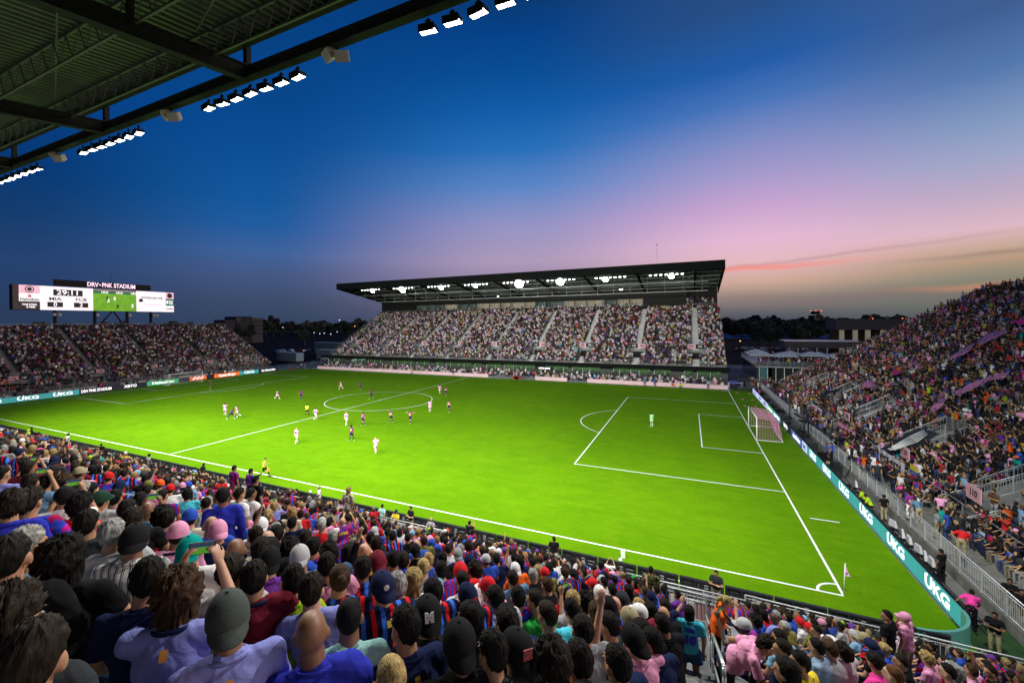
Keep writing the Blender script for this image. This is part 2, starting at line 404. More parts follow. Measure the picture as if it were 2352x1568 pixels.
# fascia and pitch level boxes
f = MB(); f.box(-54.6, 56.2, 74.3, 76.1, 3.02, 3.78); f.build('balcony_fascia', MAT.get('fascia_black') or mat('fascia_black', (.008, .01, .009), .8, var=.2, spec=.05), far).location = (0, -76, 0)
gl = bpy.data.materials.new('coated_glass'); gl.use_nodes = True; b_ = gl.node_tree.nodes['Principled BSDF']
b_.inputs['Base Color'].default_value = (.30, .46, .34, 1); b_.inputs['Metallic'].default_value = .85; b_.inputs['Roughness'].default_value = .03
fr = mat('pale_frame', (.55, .6, .58), .4, .3)
fac = MB(); fac.box(-54, 55.9, 76.3, 76.5, 0, 3.0); fac.build('lounge_wall', mat('lounge_wall', (.05, .06, .055), .7), far).location = (0, -76, 0)
x = -53.2; i = 0
while x < 54.5:
    w = [2.3, 1.6, 2.3, 2.0, 1.2][i % 5]
    if i % 7 != 3:
        g = MB(); g.box(x+.05, x+w-.05, 76.2, 76.25, .35, 2.95); go = g.build('window', gl, far); go.location = (0, -76, 0)
        g = MB(); g.box(x-.04, x+.04, 76.1, 76.22, .0, 3.0); g.box(x+.05, x+w-.05, 76.13, 76.19, .3, .36); g.build('frame', fr, go)
    x += w+(.9 if i % 4 == 2 else .12); i += 1
pw = MB(); pw.box(-52, 4.5, 70.35, 70.6, 0, .82); pw.box(16.5, 24, 70.35, 70.6, 0, .82); pw.box(28.5, 55.5, 70.35, 70.6, 0, .82)
pw.build('pitchside_wall', pinkw, label='low pale pink wall running along the far touchline', cat='wall')
db = MB(); db.box(-54, 56, 70.6, 76.2, -.01, .12); db.box(-54, 56, 73.2, 76.2, .12, .42); db.build('lounge_terrace', conc, far).location = (0, -76, 0)
sg = MB().box(14.5, 19.5, 76.0, 76.12, 1.7, 2.6).build('name_sign', dark, far); sg.location = (0, -76, 0)
text('INTER MIAMI', .5, wglow, sg, (17, 75.98, 2.15), bold=.02)
# upper wall, suites, roof
uw = MB(); uw.box(-51, -37.5, 100.9, 101.2, 16.4, 22.4); uw.box(37.5, 48, 100.7, 101.2, 16.4, 22.4); uw.box(-37.5, 55.4, 101.0, 101.3, 16.2, 17.9); uw.box(-37.5, 38, 100.9, 101.4, 19.6, 22.5); uw.box(-51.9, -37.5, 101.2, 109, 15.5, 22); uw.box(48, 55.5, 104, 104.3, 16.5, 22.6)
uw.box(38, 38.6, 100.6, 101.1, 17.9, 22.2)
uw.build('upper_wall', black, far).location = (0, -76, 0)
sm = mat('suite_wall_glow', (.22, .2, .16), .8, emit=.1, ecol=(.8, .72, .52), var=.2, vs=.7)  # room light put into the wall itself as a faint glow
smd = mat('suite_wall_glow_dim', (.1, .14, .13), .8, emit=.05, var=.3)  # duller copy of the glowing wall, for rooms with little light
x = -36.8; i = 0
while x < 36.5:
    w = 3.4 if i % 3 else 4.6; w = min(w, 37.4-x)
    dim = i in (0, 1, 2, 4, 11, 12, 16) or i % 7 == 5
    s = MB(); s.box(x+.1, x+w-.15, 103, 103.1, 17.9, 19.75); s.box(x+.1, x+.2, 101.2, 103, 17.9, 19.75); s.box(x+w-.25, x+w-.15, 101.2, 103, 17.9, 19.75)
    so = s.build('suite_room', smd if dim else sm, far); so.location = (0, -76, 0)
    if not dim:
        l = MB(); l.box(x+.5, x+w-.5, 101.6, 102.4, 19.68, 19.73); l.build('ceiling_lamp', mat('suite_lamp', (1, .9, .75), .5, emit=1.6, var=0), so)
    m = MB(); m.box(x-.1, x+.08, 101.0, 101.15, 17.9, 19.75); m.box(x+w*.5-.03, x+w*.5+.03, 101.05, 101.12, 17.9, 19.75); m.build('mullion', dark, so)
    x += w+(.5 if i % 4 == 3 else 0.0)+.02; i += 1
RX0, RX1, RF, RB = -52.4, 55.75, 79.0, 103.5
zr = lambda y: 26.0-.152*(y-RF)
roof = MB()
roof.hexa([(RX0, RF+.5, zr(RF+.5)-.12), (RX1, RF+.5, zr(RF+.5)-.12), (RX1, RB, zr(RB)-.12), (RX0, RB, zr(RB)-.12), (RX0, RF+.5, zr(RF+.5)), (RX1, RF+.5, zr(RF+.5)), (RX1, RB, zr(RB)), (RX0, RB, zr(RB))])
deckm = bpy.data.materials.new('corrugated_deck'); deckm.use_nodes = True
def corr(m, col, sc):
    t = m.node_tree; b = t.nodes['Principled BSDF']; b.inputs['Roughness'].default_value = .45; b.inputs['Base Color'].default_value = (*col, 1); b.inputs['Metallic'].default_value = .2
    tcn = t.nodes.new('ShaderNodeTexCoord'); sp_ = t.nodes.new('ShaderNodeSeparateXYZ'); t.links.new(tcn.outputs['Object'], sp_.inputs[0])
    w = t.nodes.new('ShaderNodeMath'); w.operation = 'MULTIPLY'; w.inputs[1].default_value = sc; t.links.new(sp_.outputs[0], w.inputs[0])
    s = t.nodes.new('ShaderNodeMath'); s.operation = 'SINE'; t.links.new(w.outputs[0], s.inputs[0])
    bp = t.nodes.new('ShaderNodeBump'); bp.inputs['Distance'].default_value = .05; t.links.new(s.outputs[0], bp.inputs['Height']); t.links.new(bp.outputs[0], b.inputs['Normal'])
corr(deckm, (.035, .04, .036), 20)
ro = roof.build('roof', deckm, far); ro.location = (0, -76, 0)
fa = MB(); fa.box(RX0, RX1, RF, RF+.5, 24.35, 26.25)
for x in (RX0, RX1):
    s = .22 if x > 0 else -.22
    a, b = sorted((x-s, x)); fa.hexa([(a, RF+.5, 24.35), (b, RF+.5, 24.35), (b, RB, 20.6), (a, RB, 20.6), (a, RF+.5, 26.25), (b, RF+.5, 26.25), (b, RB, zr(RB)+.3), (a, RB, zr(RB)+.3)])
fa.build('roof_fascia', mat('fascia_black', (.008, .01, .009), .8, var=.2, spec=.05), ro)
for x in [-46.8, -34.2, -22, -10.3, 1.8, 13.7, 25.8, 37.9, 50.1]:
    gd = MB(); gd.hexa([(x-.2, RF+.5, 24.4), (x+.2, RF+.5, 24.4), (x+.2, RB, 20.9), (x-.2, RB, 20.9), (x-.2, RF+.5, 24.9), (x+.2, RF+.5, 24.9), (x+.2, RB, 21.4), (x-.2, RB, 21.4)])
    for q in range(8):
        y = RF+1.5+q*3; gd.beam((x, y, zr(y)-1.2), (x, y+1.5, zr(y+1.5)-.1), .08, .08); gd.beam((x, y+1.5, zr(y+1.5)-.1), (x, y+3, zr(y+3)-1.2), .08, .08)
    gd.build('girder', MAT['fascia_black'], ro)
def joists(y, za, zb, x0, x1, m, parent, step=1.2):
    j = MB(); j.beam((x0, y, za), (x1, y, za), .09, .09); j.beam((x0, y, zb), (x1, y, zb), .09, .09)
    n = int((x1-x0)/step)
    for i in range(n):
        a = x0+(x1-x0)*i/n; b = x0+(x1-x0)*(i+1)/n; mdl = (a+b)/2
        j.tube((a, y, zb), (mdl, y, za), .025, n=4, caps=False); j.tube((mdl, y, za), (b, y, zb), .025, n=4, caps=False)
    return j.build('joist', m, parent)
for y in (80.6, 83.5, 87, 91, 95, 99): joists(y, zr(y)-.2, zr(y)-.95, RX0+.3, RX1-.3, mat('joist_paint', (.12, .14, .12), .5, .3), ro)
for x in (-39.95, 41.75):
    a = MB(); a.tube((x, 90, 24.4), (x, 90, 32.2), .09, .05); a.ell((x, 90, 32.3), (.3, .3, .12), 8, 5); a.build('roof_antenna', steel, label=('slim mast on the %s end of the far roof' % ('left' if x < 0 else 'right')), cat='antenna', group='masts on the far roof')

# floodlight fixtures -----------------------------------------------------
def fixture(loc, tilt, rz, label, group, lit=True, dim=False, s=1.0, gl_=None):
    """twin panel LED floodlight under a yoke; local -y faces the pitch"""
    root = empty('floodlight', loc, rz, label, 'floodlight', group)
    ct, sn = math.cos(tilt), math.sin(tilt)
    rot = Matrix.Rotation(tilt, 3, 'X')
    def tr(mb):
        mb.v = [tuple(rot @ Vector(v)) for v in mb.v]; return mb
    tr(MB().box(-.38*s, .38*s, -.22*s, .22*s, -.12*s, .06*s).box(-.36*s, .36*s, .22*s, .27*s, -.2*s, .1*s)).build('housing', black, root)
    for a in (-1, 1):
        tr(MB().add([(a*.36*s, -.2*s, -.125*s), (a*.03*s, -.2*s, -.125*s), (a*.01*s, .2*s, -.125*s), (a*.36*s, .2*s, -.125*s)], [(0, 1, 2, 3) if a < 0 else (3, 2, 1, 0)])).build('lens', (gl_ or glow) if lit else dark, root)
    MB().tube((0, 0, .05), (0, 0, .42*s), .05*s).box(-.12*s, .12*s, -.05*s, .05*s, .3*s, .36*s).build('yoke', black, root)
    return root
fx0 = None
ordn = ['first', 'second', 'third', 'fourth', 'fifth', 'sixth', 'seventh', 'eighth', 'ninth', 'tenth', 'eleventh', 'twelfth']
for bi, bx in enumerate(FAR_BANKS):
    for k in range(7):
        lab = f'{ordn[k]} lamp from the left in the {ordn[bi]} lit bank under the far roof'
        if fx0 is None: fx0 = fixture((0, 0, 0), R(-50), 0, lab, 'floodlights under the far roof', gl_=mat('lamp_lens_far', (1, 1, 1), .5, emit=12, var=0), s=.66); o = fx0
        else: o = copy_tree(fx0)
        o['label'] = lab; o.location = (bx-3.3+1.1*k, 80.6, 23.9)
        if k == [4, 3, 4, 3, 4, 3, 2, 4][bi]:
            o.scale = (1.5,)*3; g_ = MB(); q_r = [.4, .65, .45, .36, .75, .62, .42, .4][bi]; g_.tube((0, -.2-.2*q_r, -.35), (0, -.12, -.2), q_r, q_r*.7, n=20); g_.build('glare_disc', mat('lamp_lens_glare', (1, 1, 1), .5, emit=45, var=0), o)  # glowing disc added to imitate the glare around the lamp
            for ch in o.children:
                if ch.name.startswith('lens'): ch.material_slots[0].link = 'OBJECT'; ch.material_slots[0].material = mat('lamp_lens_glare', (1, 1, 1), .5, emit=45, var=0)
fz = copy_tree(fx0); fz.location = (33.7, 86, 21.4); fz['label'] = 'single bright lamp hanging low under the right half of the far roof'; fz.scale = (1.6,)*3
fz.rotation_euler = (R(20), 0, R(10))
fz = copy_tree(fx0); fz.location = at(1144, 680, y=86); fz['label'] = 'single bright lamp hanging low under the middle of the far roof'; fz.rotation_euler = (R(20), 0, R(10))
cat_ = mat('catwalk_grey', (.3, .32, .31), .5, .3)
cw = MB(); cw.beam((RX0+3, 88, 20.4), (RX1-3, 88, 20.4), .5, .12); cw.beam((RX0+3, 84.5, 22.3), (RX1-3, 84.5, 22.3), .3, .1)
for i in range(26): x = RX0+4+i*4; cw.tube((x, 88, 20.4), (x, 88, zr(88)), .03, n=4); cw.tube((x, 88.3, 20.4), (x, 88.3, 21.4), .02, n=4)
cw.beam((RX0+3, 88.3, 21.4), (RX1-3, 88.3, 21.4), .05, .05); cw.build('catwalk', cat_, ro)
# near stand (the one we sit in) ------------------------------------
NS = [48.6+.4, 36.6, 24.4, 12.2, 0, -12.2, -24.4, -36.6, -48.8]
NSL = [48.6]+[x-2 for x in NS[1:]]
NZ = lambda y: -2.42-.518*y            # floor of the near stand at y
near = make_stand('grandstand', 'near grandstand of bare metal rows that the crowd in front of us fills', (0, -5.2, 0), PI, -61.5, 60, 34, .4144, .48, [-x for x in NSL], (0, 3.2), .0, aisle_w=1.5, slot_w=4.8, rail_front=False, aisles=[-x for x in NS])
# bench boards on each row
bn = MB()
for k in range(34):
    y = -5.2-k*RD-.28; z = .48+.4144*k
    xs = sorted([60]+[v for s in (NS if k > 3 else NSL) for v in (s-(.8 if k > 3 else 2.5), s+(.8 if k > 3 else 2.5))]+[-61.5])
    for a, b in zip(xs[::2], xs[1::2]): bn.box(a, b, y-.15, y+.13, z+.38, z+.42)
bo = bn.build('benches', alu, near); bo.matrix_local = Matrix.Rotation(-PI, 4, 'Z') @ Matrix.Translation((0, 5.2, 0))
# front barrier of the stand
seg = [(20.0, 25.2), (32.0, 37.6), (46.1, 50.9), (50.9, 56.2), (56.2, 62), (-4.4, .8), (7.8, 13.0)]
brt = mat('bright_rail', (.62, .64, .64), .4, .4, var=.08)
labs = ['silver railing between the black boards and the crowd left of centre', 'silver railing at the stand front in the middle of the picture', 'silver railing at the stand front below the corner', 'silver railing running from the pink sign toward the corner', 'silver railing along the turf at the bottom right corner', 'silver railing at the stand front far on the left', 'silver railing at the stand front near the halfway line']
for (a, b), lb in zip(seg, labs):
    railing('railing', [(a, -5.15 if b < 52 else -4.9, .46), (b, -5.15 if b < 52 else -5.1, .46)], 1.05 if b < 52 else 1.15, label=lb, cat='railing', group='silver railings of the near stand', m=brt)
    if b < 51:
        railing('railing', [(a, -6.3, .35), (b, -6.3, .35)], 1.3, label='inner ramp'+lb[6:].replace(' of the picture', ''), cat='railing', group='silver railings of the near stand', m=brt, sp=.2)
        railing('railing', [(a, -8.5, 2.1), (b, -8.5, 2.1)], 1.1, label='higher rear'+lb[6:].replace(' of the picture', ''), cat='railing', group='silver railings of the near stand', m=brt)
def noticeboard(x, w, y, z, s, label, m=pinkp):
    r = empty('section_sign', (x, y, z), PI, label, 'sign', 'section number signs')
    MB().box(-w/2, w/2, -.03, .03, 0, 1.02).build('panel', m, r)
    if s: text(s, .8, ink, r, (0, .036, .52), (R(90), 0, PI), .03, 'number')
    return r
p = at(1601, 1384, y=-8.4)
nb = noticeboard(49.0+1.05, 2.3, -8.42, p.z-1.0, '111', 'pink sign board reading 111 behind the woman in orange')
noticeboard(34.6, 2.4, -8.42, NZ(-8.4)+.1, '', 'blank pink board on the railing behind the yellow shirted man')
r = empty('section_sign', (36.9, -8.42, NZ(-8.4)+.1), PI, 'dark grey board with a pale bird emblem beside the blank pink board', 'sign', 'section number signs')
MB().box(-1.0, 1.0, -.03, .03, 0, .95).build('panel', dark, r); e = MB(); e.ell((0, .03, .5), (.34, .01, .3), 14, 8); e.build('emblem', mat('emblem_grey', (.4, .4, .42), .6), r); e = MB(); e.ell((0, .045, .5), (.22, .012, .17), 12, 8); e.build('emblem_centre', dark, r)
# hooped aisle handrails, following the rake
def hoop(x, ya, yb, label):
    mb = MB(); h = .92; pts = []
    for y in (ya, yb):
        mb.tube((x, y, NZ(y)), (x, y, NZ(y)+h-.12), .024, n=8)
    d = .12 if yb > ya else -.12
    mb.path([(x, ya, NZ(ya)+h-.12), (x, ya+d*.3, NZ(ya)+h-.03), (x, ya+d, NZ(ya+d)+h), (x, yb-d, NZ(yb-d)+h), (x, yb-d*.3, NZ(yb)+h-.03), (x, yb, NZ(yb)+h-.12)], .024, 8)
    mb.path([(x, ya, NZ(ya)+.45), (x, yb, NZ(yb)+.45)], .018, 6)
    return mb.build('handrail', mat('bright_tube', (.5, .54, .55), .3, .5, var=.05), None, True, label=label, cat='handrail', group='hooped aisle handrails')
hoop(36.6, -19.2, -23.6, 'long grey handrail crossing the crowd at the upper left')
hoop(36.6, -16.9, -14.6, 'hooped handrail in the crowd right of the long left one')
hoop(36.6, -13.6, -10.4, 'hooped handrail in the crowd left of the blank pink board')
hoop(24.4, -17.5, -12.0, 'thin hooped handrail deep in the left of the crowd')
hoop(49.15, -20.6, -17.4, 'silver handrail beside the woman in the aqua jersey')
hoop(49.15, -16.6, -13.5, 'silver handrail in front of the woman in the aqua jersey')
hoop(12.2, -16.0, -9.5, 'thin handrail far down the left of the crowd')

# near roof ----------------------------------------------------------
NF = -13.3; ZE = 26.2; SL = .152
zn = lambda y: ZE-SL*(NF-y)
canopy = empty('canopy', (0, NF, ZE), 0, 'dark corrugated canopy with steel trusses overhead at the upper left', 'canopy')
dm = bpy.data.materials.new('ribbed_deck'); dm.use_nodes = True; corr(dm, (.10, .115, .09), 30)
def cb(mb, name, m, par=None):
    o = mb.build(name, m, par or canopy)
    if par is None: o.location = (0, -NF, -ZE)
    return o
NB = -40; X0, X1 = -64, 64
n = 330; rib = MB()
for i in range(n):    # folded deck ribs running front to back
    xa = X0+(X1-X0)*i/n; w = (X1-X0)/n
    for (a, za), (b, zb) in (((xa, 0), (xa+w*.35, 0)), ((xa+w*.35, 0), (xa+w*.5, .1)), ((xa+w*.5, .1), (xa+w*.85, .1)), ((xa+w*.85, .1), (xa+w, 0))):
        rib.quad((a, NF-.3, zn(NF-.3)+za), (b, NF-.3, zn(NF-.3)+zb), (b, NB, zn(NB)+zb), (a, NB, zn(NB)+za))
cb(rib, 'roof_deck', mat('deck_paint', (.085, .10, .075), .5, .2, var=.2, vs=.6))
top = MB(); top.hexa([(X0, NF, zn(NF)+.16), (X1, NF, zn(NF)+.16), (X1, NB, zn(NB)+.16), (X0, NB, zn(NB)+.16), (X0, NF, zn(NF)+.3), (X1, NF, zn(NF)+.3), (X1, NB, zn(NB)+.3), (X0, NB, zn(NB)+.3)])
cb(top, 'roof_skin', dark)
ge = MB(); ge.beam((X0, NF-.1, ZE-.02), (X1, NF-.1, ZE-.02), .22, .34); ge.beam((X0, NF-.35, ZE-.3), (X1, NF-.35, ZE-.3), .35, .05); cb(ge, 'eaves_beam', dark)
posts = [30.7+12.2*k for k in range(-8, 3)]
ob = MB(); ob.beam((X0, NF+.05, 24.86), (X1, NF+.05, 24.86), .1, .42); ob.beam((X0, NF+.05, 25.09), (X1, NF+.05, 25.09), .34, .05); ob.beam((X0, NF+.05, 24.63), (X1, NF+.05, 24.63), .4, .05)
cb(ob, 'lamp_beam', dark)
for x in posts:
    g = MB(); g.beam((x, NF+.05, 25.1), (x, NF+.05, 26.1), .24, .24)
    yb = NB; g.beam((x, NF-.1, 24.85), (x, yb, 24.85-SL*(NF-yb)), .1, .6); g.beam((x, NF-.1, 25.17), (x, yb, 25.17-SL*(NF-yb)), .36, .05); g.beam((x, NF-.1, 24.53), (x, yb, 24.53-SL*(NF-yb)), .36, .05)
    for q in range(1, 6):
        y = NF-q*4.6; g.beam((x, y, zn(y)-1.0), (x, y, zn(y)-.02), .2, .2)
    cb(g, 'girder', dark)
    # knee braces to the trusses
    k = MB()
    for s in (-1, 1): k.tube((x, NF-2.5, zn(NF-2.5)-1.4), (x+s*2.6, NF-.3, 25.9), .03, n=4)
    cb(k, 'brace', dark)
jm = mat('truss_paint', (.1, .11, .095), .5, .3)
for q in range(8):
    y = NF-1.6-2.9*q
    for a, b in zip([X0]+posts, posts+[X1]):
        if b-a < 1 or b < -20 and q > 3: continue
        for yy in (y, ):
            o = joists(yy, zn(yy)-.1, zn(yy)-1.15, a+.15, b-.15, jm, canopy, step=1.0); o.location = (0, -NF, -ZE)
cx = MB()
for a, b in zip(posts, posts[1:]):
    for q in range(4):
        y0 = NF-2.2-4.4*q; y1 = y0-4.4
        cx.tube((a, y0, zn(y0)-.35), (b, y1, zn(y1)-.35), .04, n=4, caps=False)
        if q % 2: cx.tube((b, y0, zn(y0)-.35), (a, y1, zn(y1)-.35), .04, n=4, caps=False)
cb(cx, 'cross_bracing', jm)
fn = None
for bi, bx in enumerate([30.7-12.2*5, 30.7-12.2*4, 30.7-12.2*3, 30.7-12.2*2, 30.7-12.2, 30.7, 42.9]):
    for k in range(7):
        xx = (40.3 if bx > 40 else bx-3.05)+1.01*k
        lab = f'{ordn[k]} lamp from the left in the bank {["farthest away", "second farthest away", "third farthest away", "fourth farthest away", "above the scoreboard", "in the middle of the canopy edge", "nearest us at the top edge"][bi]}'
        if fn is None: o = fn = fixture((0, 0, 0), R(-6), PI, lab, 'floodlights along the canopy edge', s=.85)
        else: o = copy_tree(fn)
        o['label'] = lab; o.location = (xx, NF+.2, 24.12); o.rotation_euler = (0, 0, PI+random.uniform(-.25, .25))
beige = mat('speaker_beige', (.5, .47, .38), .6, var=.1)
for i, (xx, lb) in enumerate(((36.0, 'pair of beige loudspeakers on the canopy beam right of the middle lamps'), (24.7, 'pair of beige loudspeakers on the canopy beam left of the middle lamps'), (12.4, 'pair of beige loudspeakers on the canopy beam far left'), (-1, 'small pair of beige loudspeakers at the far end of the canopy beam'))):
    r = empty('loudspeaker', (xx, NF+.1, 24.3), 0, lb, 'loudspeaker', 'loudspeakers on the canopy beam')
    for s in (-1, 1):
        m = MB(); rot = Matrix.Rotation(R(25*s), 3, 'Z') @ Matrix.Rotation(R(35), 3, 'X'); m.hexa([tuple(rot @ Vector(v)+Vector((s*.34, 0, -.12*s))) for v in ((-.28, -.2, -.22), (.28, -.2, -.22), (.2, .25, -.18), (-.2, .25, -.18), (-.28, -.2, .2), (.28, -.2, .2), (.2, .25, .16), (-.2, .25, .16))])
        m.build('cabinet', beige, r)
    MB().tube((0, 0, .0), (0, 0, .5), .03).tube((-.34, 0, .1), (.34, 0, .1), .025).build('bracket', black, r)

# left (north) stand -----------------------------------------------
LS = [10.2, 22.4, 34.6, 46.8, 59.1]
left = make_stand('grandstand', 'open grandstand behind the left goal packed with people below the scoreboard', (-63.6, 0, 0), PI/2, -14, 63.2, 27, .4464, 1.3, LS, (1.6, 4.0), .1, aisle_w=.9, seat_m=mat('dark_tread', (.1, .105, .1), .7, .2, var=.3))
ln_ = ['122', '123', '124', '125', '126', '127', '128']
for i, y in enumerate(LS):
    section_sign((-67.5, y, 3.15), PI/2, [ln_[i], ln_[i+1]], 3.0, .85, f'section sign {ln_[i]} and {ln_[i+1]} over a left stand portal', mode=['pb', 'bp', 'pb', 'bp', 'pb'][i])
for i, y in enumerate([4, 16.3, 28.5, 40.7, 53]):
    w = MB(); w.box(-62.3, -62.1, y-4, y+4, .0, 1.0); w.build('front_wall_panel', mat('bleacher_panel', (.5, .51, .5), .6, .2, var=.2), label=f'{ordn[i]} pale panel wall from the left at the foot of the scoreboard stand', cat='wall', group='panel walls below the scoreboard stand')
    railing('railing', [(-62.2, y-4, .9), (-62.2, y+4, .9)], 1.0, label=f'{ordn[i]} railing from the left at the foot of the scoreboard stand', cat='railing', group='railings below the scoreboard stand', sp=.2)
# scoreboard ----------------------------------------------------------
SX = -88
def scr(a, b): p = at(a, b, x=SX); return p.y, p.z
y0, z1 = scr(26, 654); y1, z0 = scr(397, 717); z1 = (z1+at(397, 672, x=SX).z)/2; z0 = (z0+at(26, 710, x=SX).z)/2
sb = empty('scoreboard', (SX, (y0+y1)/2, z0), PI/2, 'wide video scoreboard above the left stand showing 29:11 and the score 0 to 2', 'scoreboard')
SWD = y1-y0; SHT = z1-z0      # local x from -SWD/2 (left) to +SWD/2 (right), local -y faces the pitch
def sbx(a0, a1, b0, b1, name, m, par, d=.03):
    return MB().box(-SWD/2+SWD*a0, -SWD/2+SWD*a1, -.5-d, -.5, SHT*b0, SHT*b1).build(name, m, par)
MB().box(-SWD/2-.1, SWD/2+.1, -.48, .9, -.05, SHT+.05).build('cabinet', black, sb)
whs = mat('screen_white', (.9, .84, .88), .5, emit=.85, ecol=(.93, .86, .9), var=0)
pks = mat('screen_pink', (.9, .55, .66), .5, emit=.7, ecol=(.88, .5, .62), var=0)
bks = mat('screen_black', (.02, .02, .025), .4, emit=.02, var=0)
grs = mat('screen_grass', (.15, .5, .02), .5, emit=.5, ecol=(.2, .5, .015), var=.3, vs=.8)
dgs = mat('screen_green', (.0, .2, .1), .5, emit=.5, ecol=(0, .16, .09), var=0)
inks = mat('screen_ink', (.02, .02, .03), .5, emit=.02, var=0)
def st_(s, size, m, a, b, par, w=None, bold=.02): return text(s, size, m, par, (-SWD/2+SWD*a, -.56, SHT*b), (R(90), 0, 0), bold, 'lettering', w)
pn = sbx(.0, .03, 0, 1, 'edge_panel', bks, sb); 
pn = sbx(.03, .135, .68, 1, 'crest_panel', pks, sb); e = MB(); e.ell((-SWD/2+SWD*.082, -.56, SHT*.84), (.8, .02, .78), 16, 8); e.build('crest', inks, pn)
for q in (.62, .42): e = MB(); e.ell((-SWD/2+SWD*.082, -.58-.02*(q < .5), SHT*.84), (q, .02, q), 16, 8); e.build('crest_ring', pks if q > .5 else inks, pn)
pn = sbx(.03, .135, .34, .675, 'sponsor_panel', whs, sb); st_('Heineken', .95, mat('screen_text_green', (0, .12, .05), .5, emit=.1, var=0), .083, .42, pn, 3.2)
def star(par, x, z, r, m, y=-.56):
    v = [(x+rr*math.sin(i*PI/5), y, z+rr*math.cos(i*PI/5)) for i, rr in enumerate([r, r*.42]*5)]
    return MB().add([(x, y, z)]+v, [(0, 1+i, 1+(i+1) % 10) for i in range(10)]).build('star', m, par)
star(pn, -SWD/2+SWD*.083, SHT*.56, .5, mat('screen_red', (.6, .02, .02), .5, emit=.6, var=0))
pn = sbx(.03, .135, 0, .335, 'slogan_panel', bks, sb); st_('YOUR FUTBOL', .5, wglow, .082, .21, pn, 2.6); st_('IS HERE', .5, wglow, .088, .11, pn, 1.5)
pn = sbx(.135, .432, 0, 1, 'score_panel', whs, sb); sk = MB(); 
c1 = MB().box(-SWD/2+SWD*.205, -SWD/2+SWD*.37, -.56, -.53, SHT*.62, SHT*.88).build('clock', inks, pn); text('29:11', 1.6, wglow, c1, (-SWD/2+SWD*.287, -.58, SHT*.75), bold=.015, width=4.0)
st_('MIA', 1.05, inks, .215, .47, pn, 2.3, .02); st_('FCB', 1.05, inks, .36, .47, pn, 2.2, .02)
for a, s in ((.215, '0'), (.36, '2')):
    c1 = MB().box(-SWD/2+SWD*(a-.042), -SWD/2+SWD*(a+.042), -.56, -.53, SHT*.13, SHT*.34).build('score_box', inks, pn); text(s, 1.35, wglow, c1, (-SWD/2+SWD*a, -.58, SHT*.235), bold=.015)
pn = sbx(.432, .716, 0, 1, 'video_panel', grs, sb)
MB().box(-SWD/2+SWD*.433, -SWD/2+SWD*.715, -.56, -.53, SHT*.8, SHT*.91).build('video_banner', dgs, pn); MB().box(-SWD/2+SWD*.433, -SWD/2+SWD*.715, -.56, -.53, SHT*.91, SHT*.995).build('video_crowd', mat('screen_crowd', (.3, .2, .22), .5, emit=.5, var=.8, vs=4), pn)
for a in (.505, .6, .7): st_('UKG', .8, wglow, a, .855, pn, 1.5)
for a, b, m in ((.52, .56, inks), (.527, .47, whs), (.568, .57, whs), (.588, .2, inks), (.688, .25, whs)):
    p = MB(); x, z = -SWD/2+SWD*a, SHT*b; p.add([(x-.18, -.56, z-.45), (x-.05, -.56, z-.45), (x, -.56, z), (x+.05, -.56, z-.45), (x+.2, -.56, z-.4), (x+.2, -.56, z+.35), (x+.1, -.56, z+.62), (x-.1, -.56, z+.62), (x-.2, -.56, z+.3)], [(0, 1, 2, 3, 4, 5, 6, 7, 8)]); p.build('video_player', m, pn)
pn = sbx(.716, .935, 0, 1, 'download_panel', whs, sb); st_('DOWNLOAD THE', .75, inks, .83, .68, pn, 5.4, .02); e = MB(); e.box(-SWD/2+SWD*.735, -SWD/2+SWD*.762, -.56, -.53, SHT*.47, SHT*.62); e.build('app_icon', inks, pn)
e = MB(); e.box(-SWD/2+SWD*.77, -SWD/2+SWD*.9, -.56, -.53, SHT*.33, SHT*.36); e.build('smudge_line', pks, pn)
pn = sbx(.935, 1, .67, 1, 'crest_panel', pks, sb); e = MB(); e.ell((-SWD/2+SWD*.967, -.56, SHT*.84), (.7, .02, .7), 14, 8); e.build('crest', inks, pn)
pn = sbx(.935, 1, .33, .665, 'sponsor_panel', dgs, sb); st_('Baptist', .55, wglow, .975, .55, pn, 1.2); st_('Health', .55, wglow, .975, .44, pn, 1.1); e = MB().box(-SWD/2+SWD*.94, -SWD/2+SWD*.953, -.56, -.53, SHT*.42, SHT*.58).build('sponsor_mark', wglow, pn)
pn = sbx(.935, 1, 0, .325, 'sponsor_panel', whs, sb); st_('AutoNation', .5, inks, .967, .16, pn, 1.9)
nsn = MB().box(-SWD/2+SWD*.215, -SWD/2+SWD*.825, -.3, .3, SHT+.25, SHT+1.75).build('name_board', black, sb)
spk_ = mat('screen_text_pink', (1, .72, .88), .5, emit=.9, var=0)
text('DRV', 1.5, spk_, nsn, (-SWD/2+SWD*.434, -.33, SHT+1.0), bold=.05, width=SWD*.07)
text('PNK', 1.5, spk_, nsn, (-SWD/2+SWD*.523, -.33, SHT+1.0), bold=.05, width=SWD*.066)
text('STADIUM', 1.5, spk_, nsn, (-SWD/2+SWD*.64, -.33, SHT+1.0), bold=.05, width=SWD*.146)
text('x', .9, spk_, nsn, (-SWD/2+SWD*.479, -.33, SHT+1.1), bold=.02)
for a in (.22, .45, .66, .83):
    MB().box(-SWD/2+SWD*a-.25, -SWD/2+SWD*a+.25, 0, .5, -z0+1, -.04).build('post', black, sb)
MB().beam((-SWD/2+SWD*.47, .25, -4), (-SWD/2+SWD*.56, .25, -.1), .3, .3).beam((-SWD/2+SWD*.64, .25, -4), (-SWD/2+SWD*.57, .25, -.1), .3, .3).build('brace', black, sb)
MB().tube((-SWD/2+SWD*.55, 0, SHT+1.7), (-SWD/2+SWD*.55, 0, SHT+4.2), .04).build('mast', black, sb)
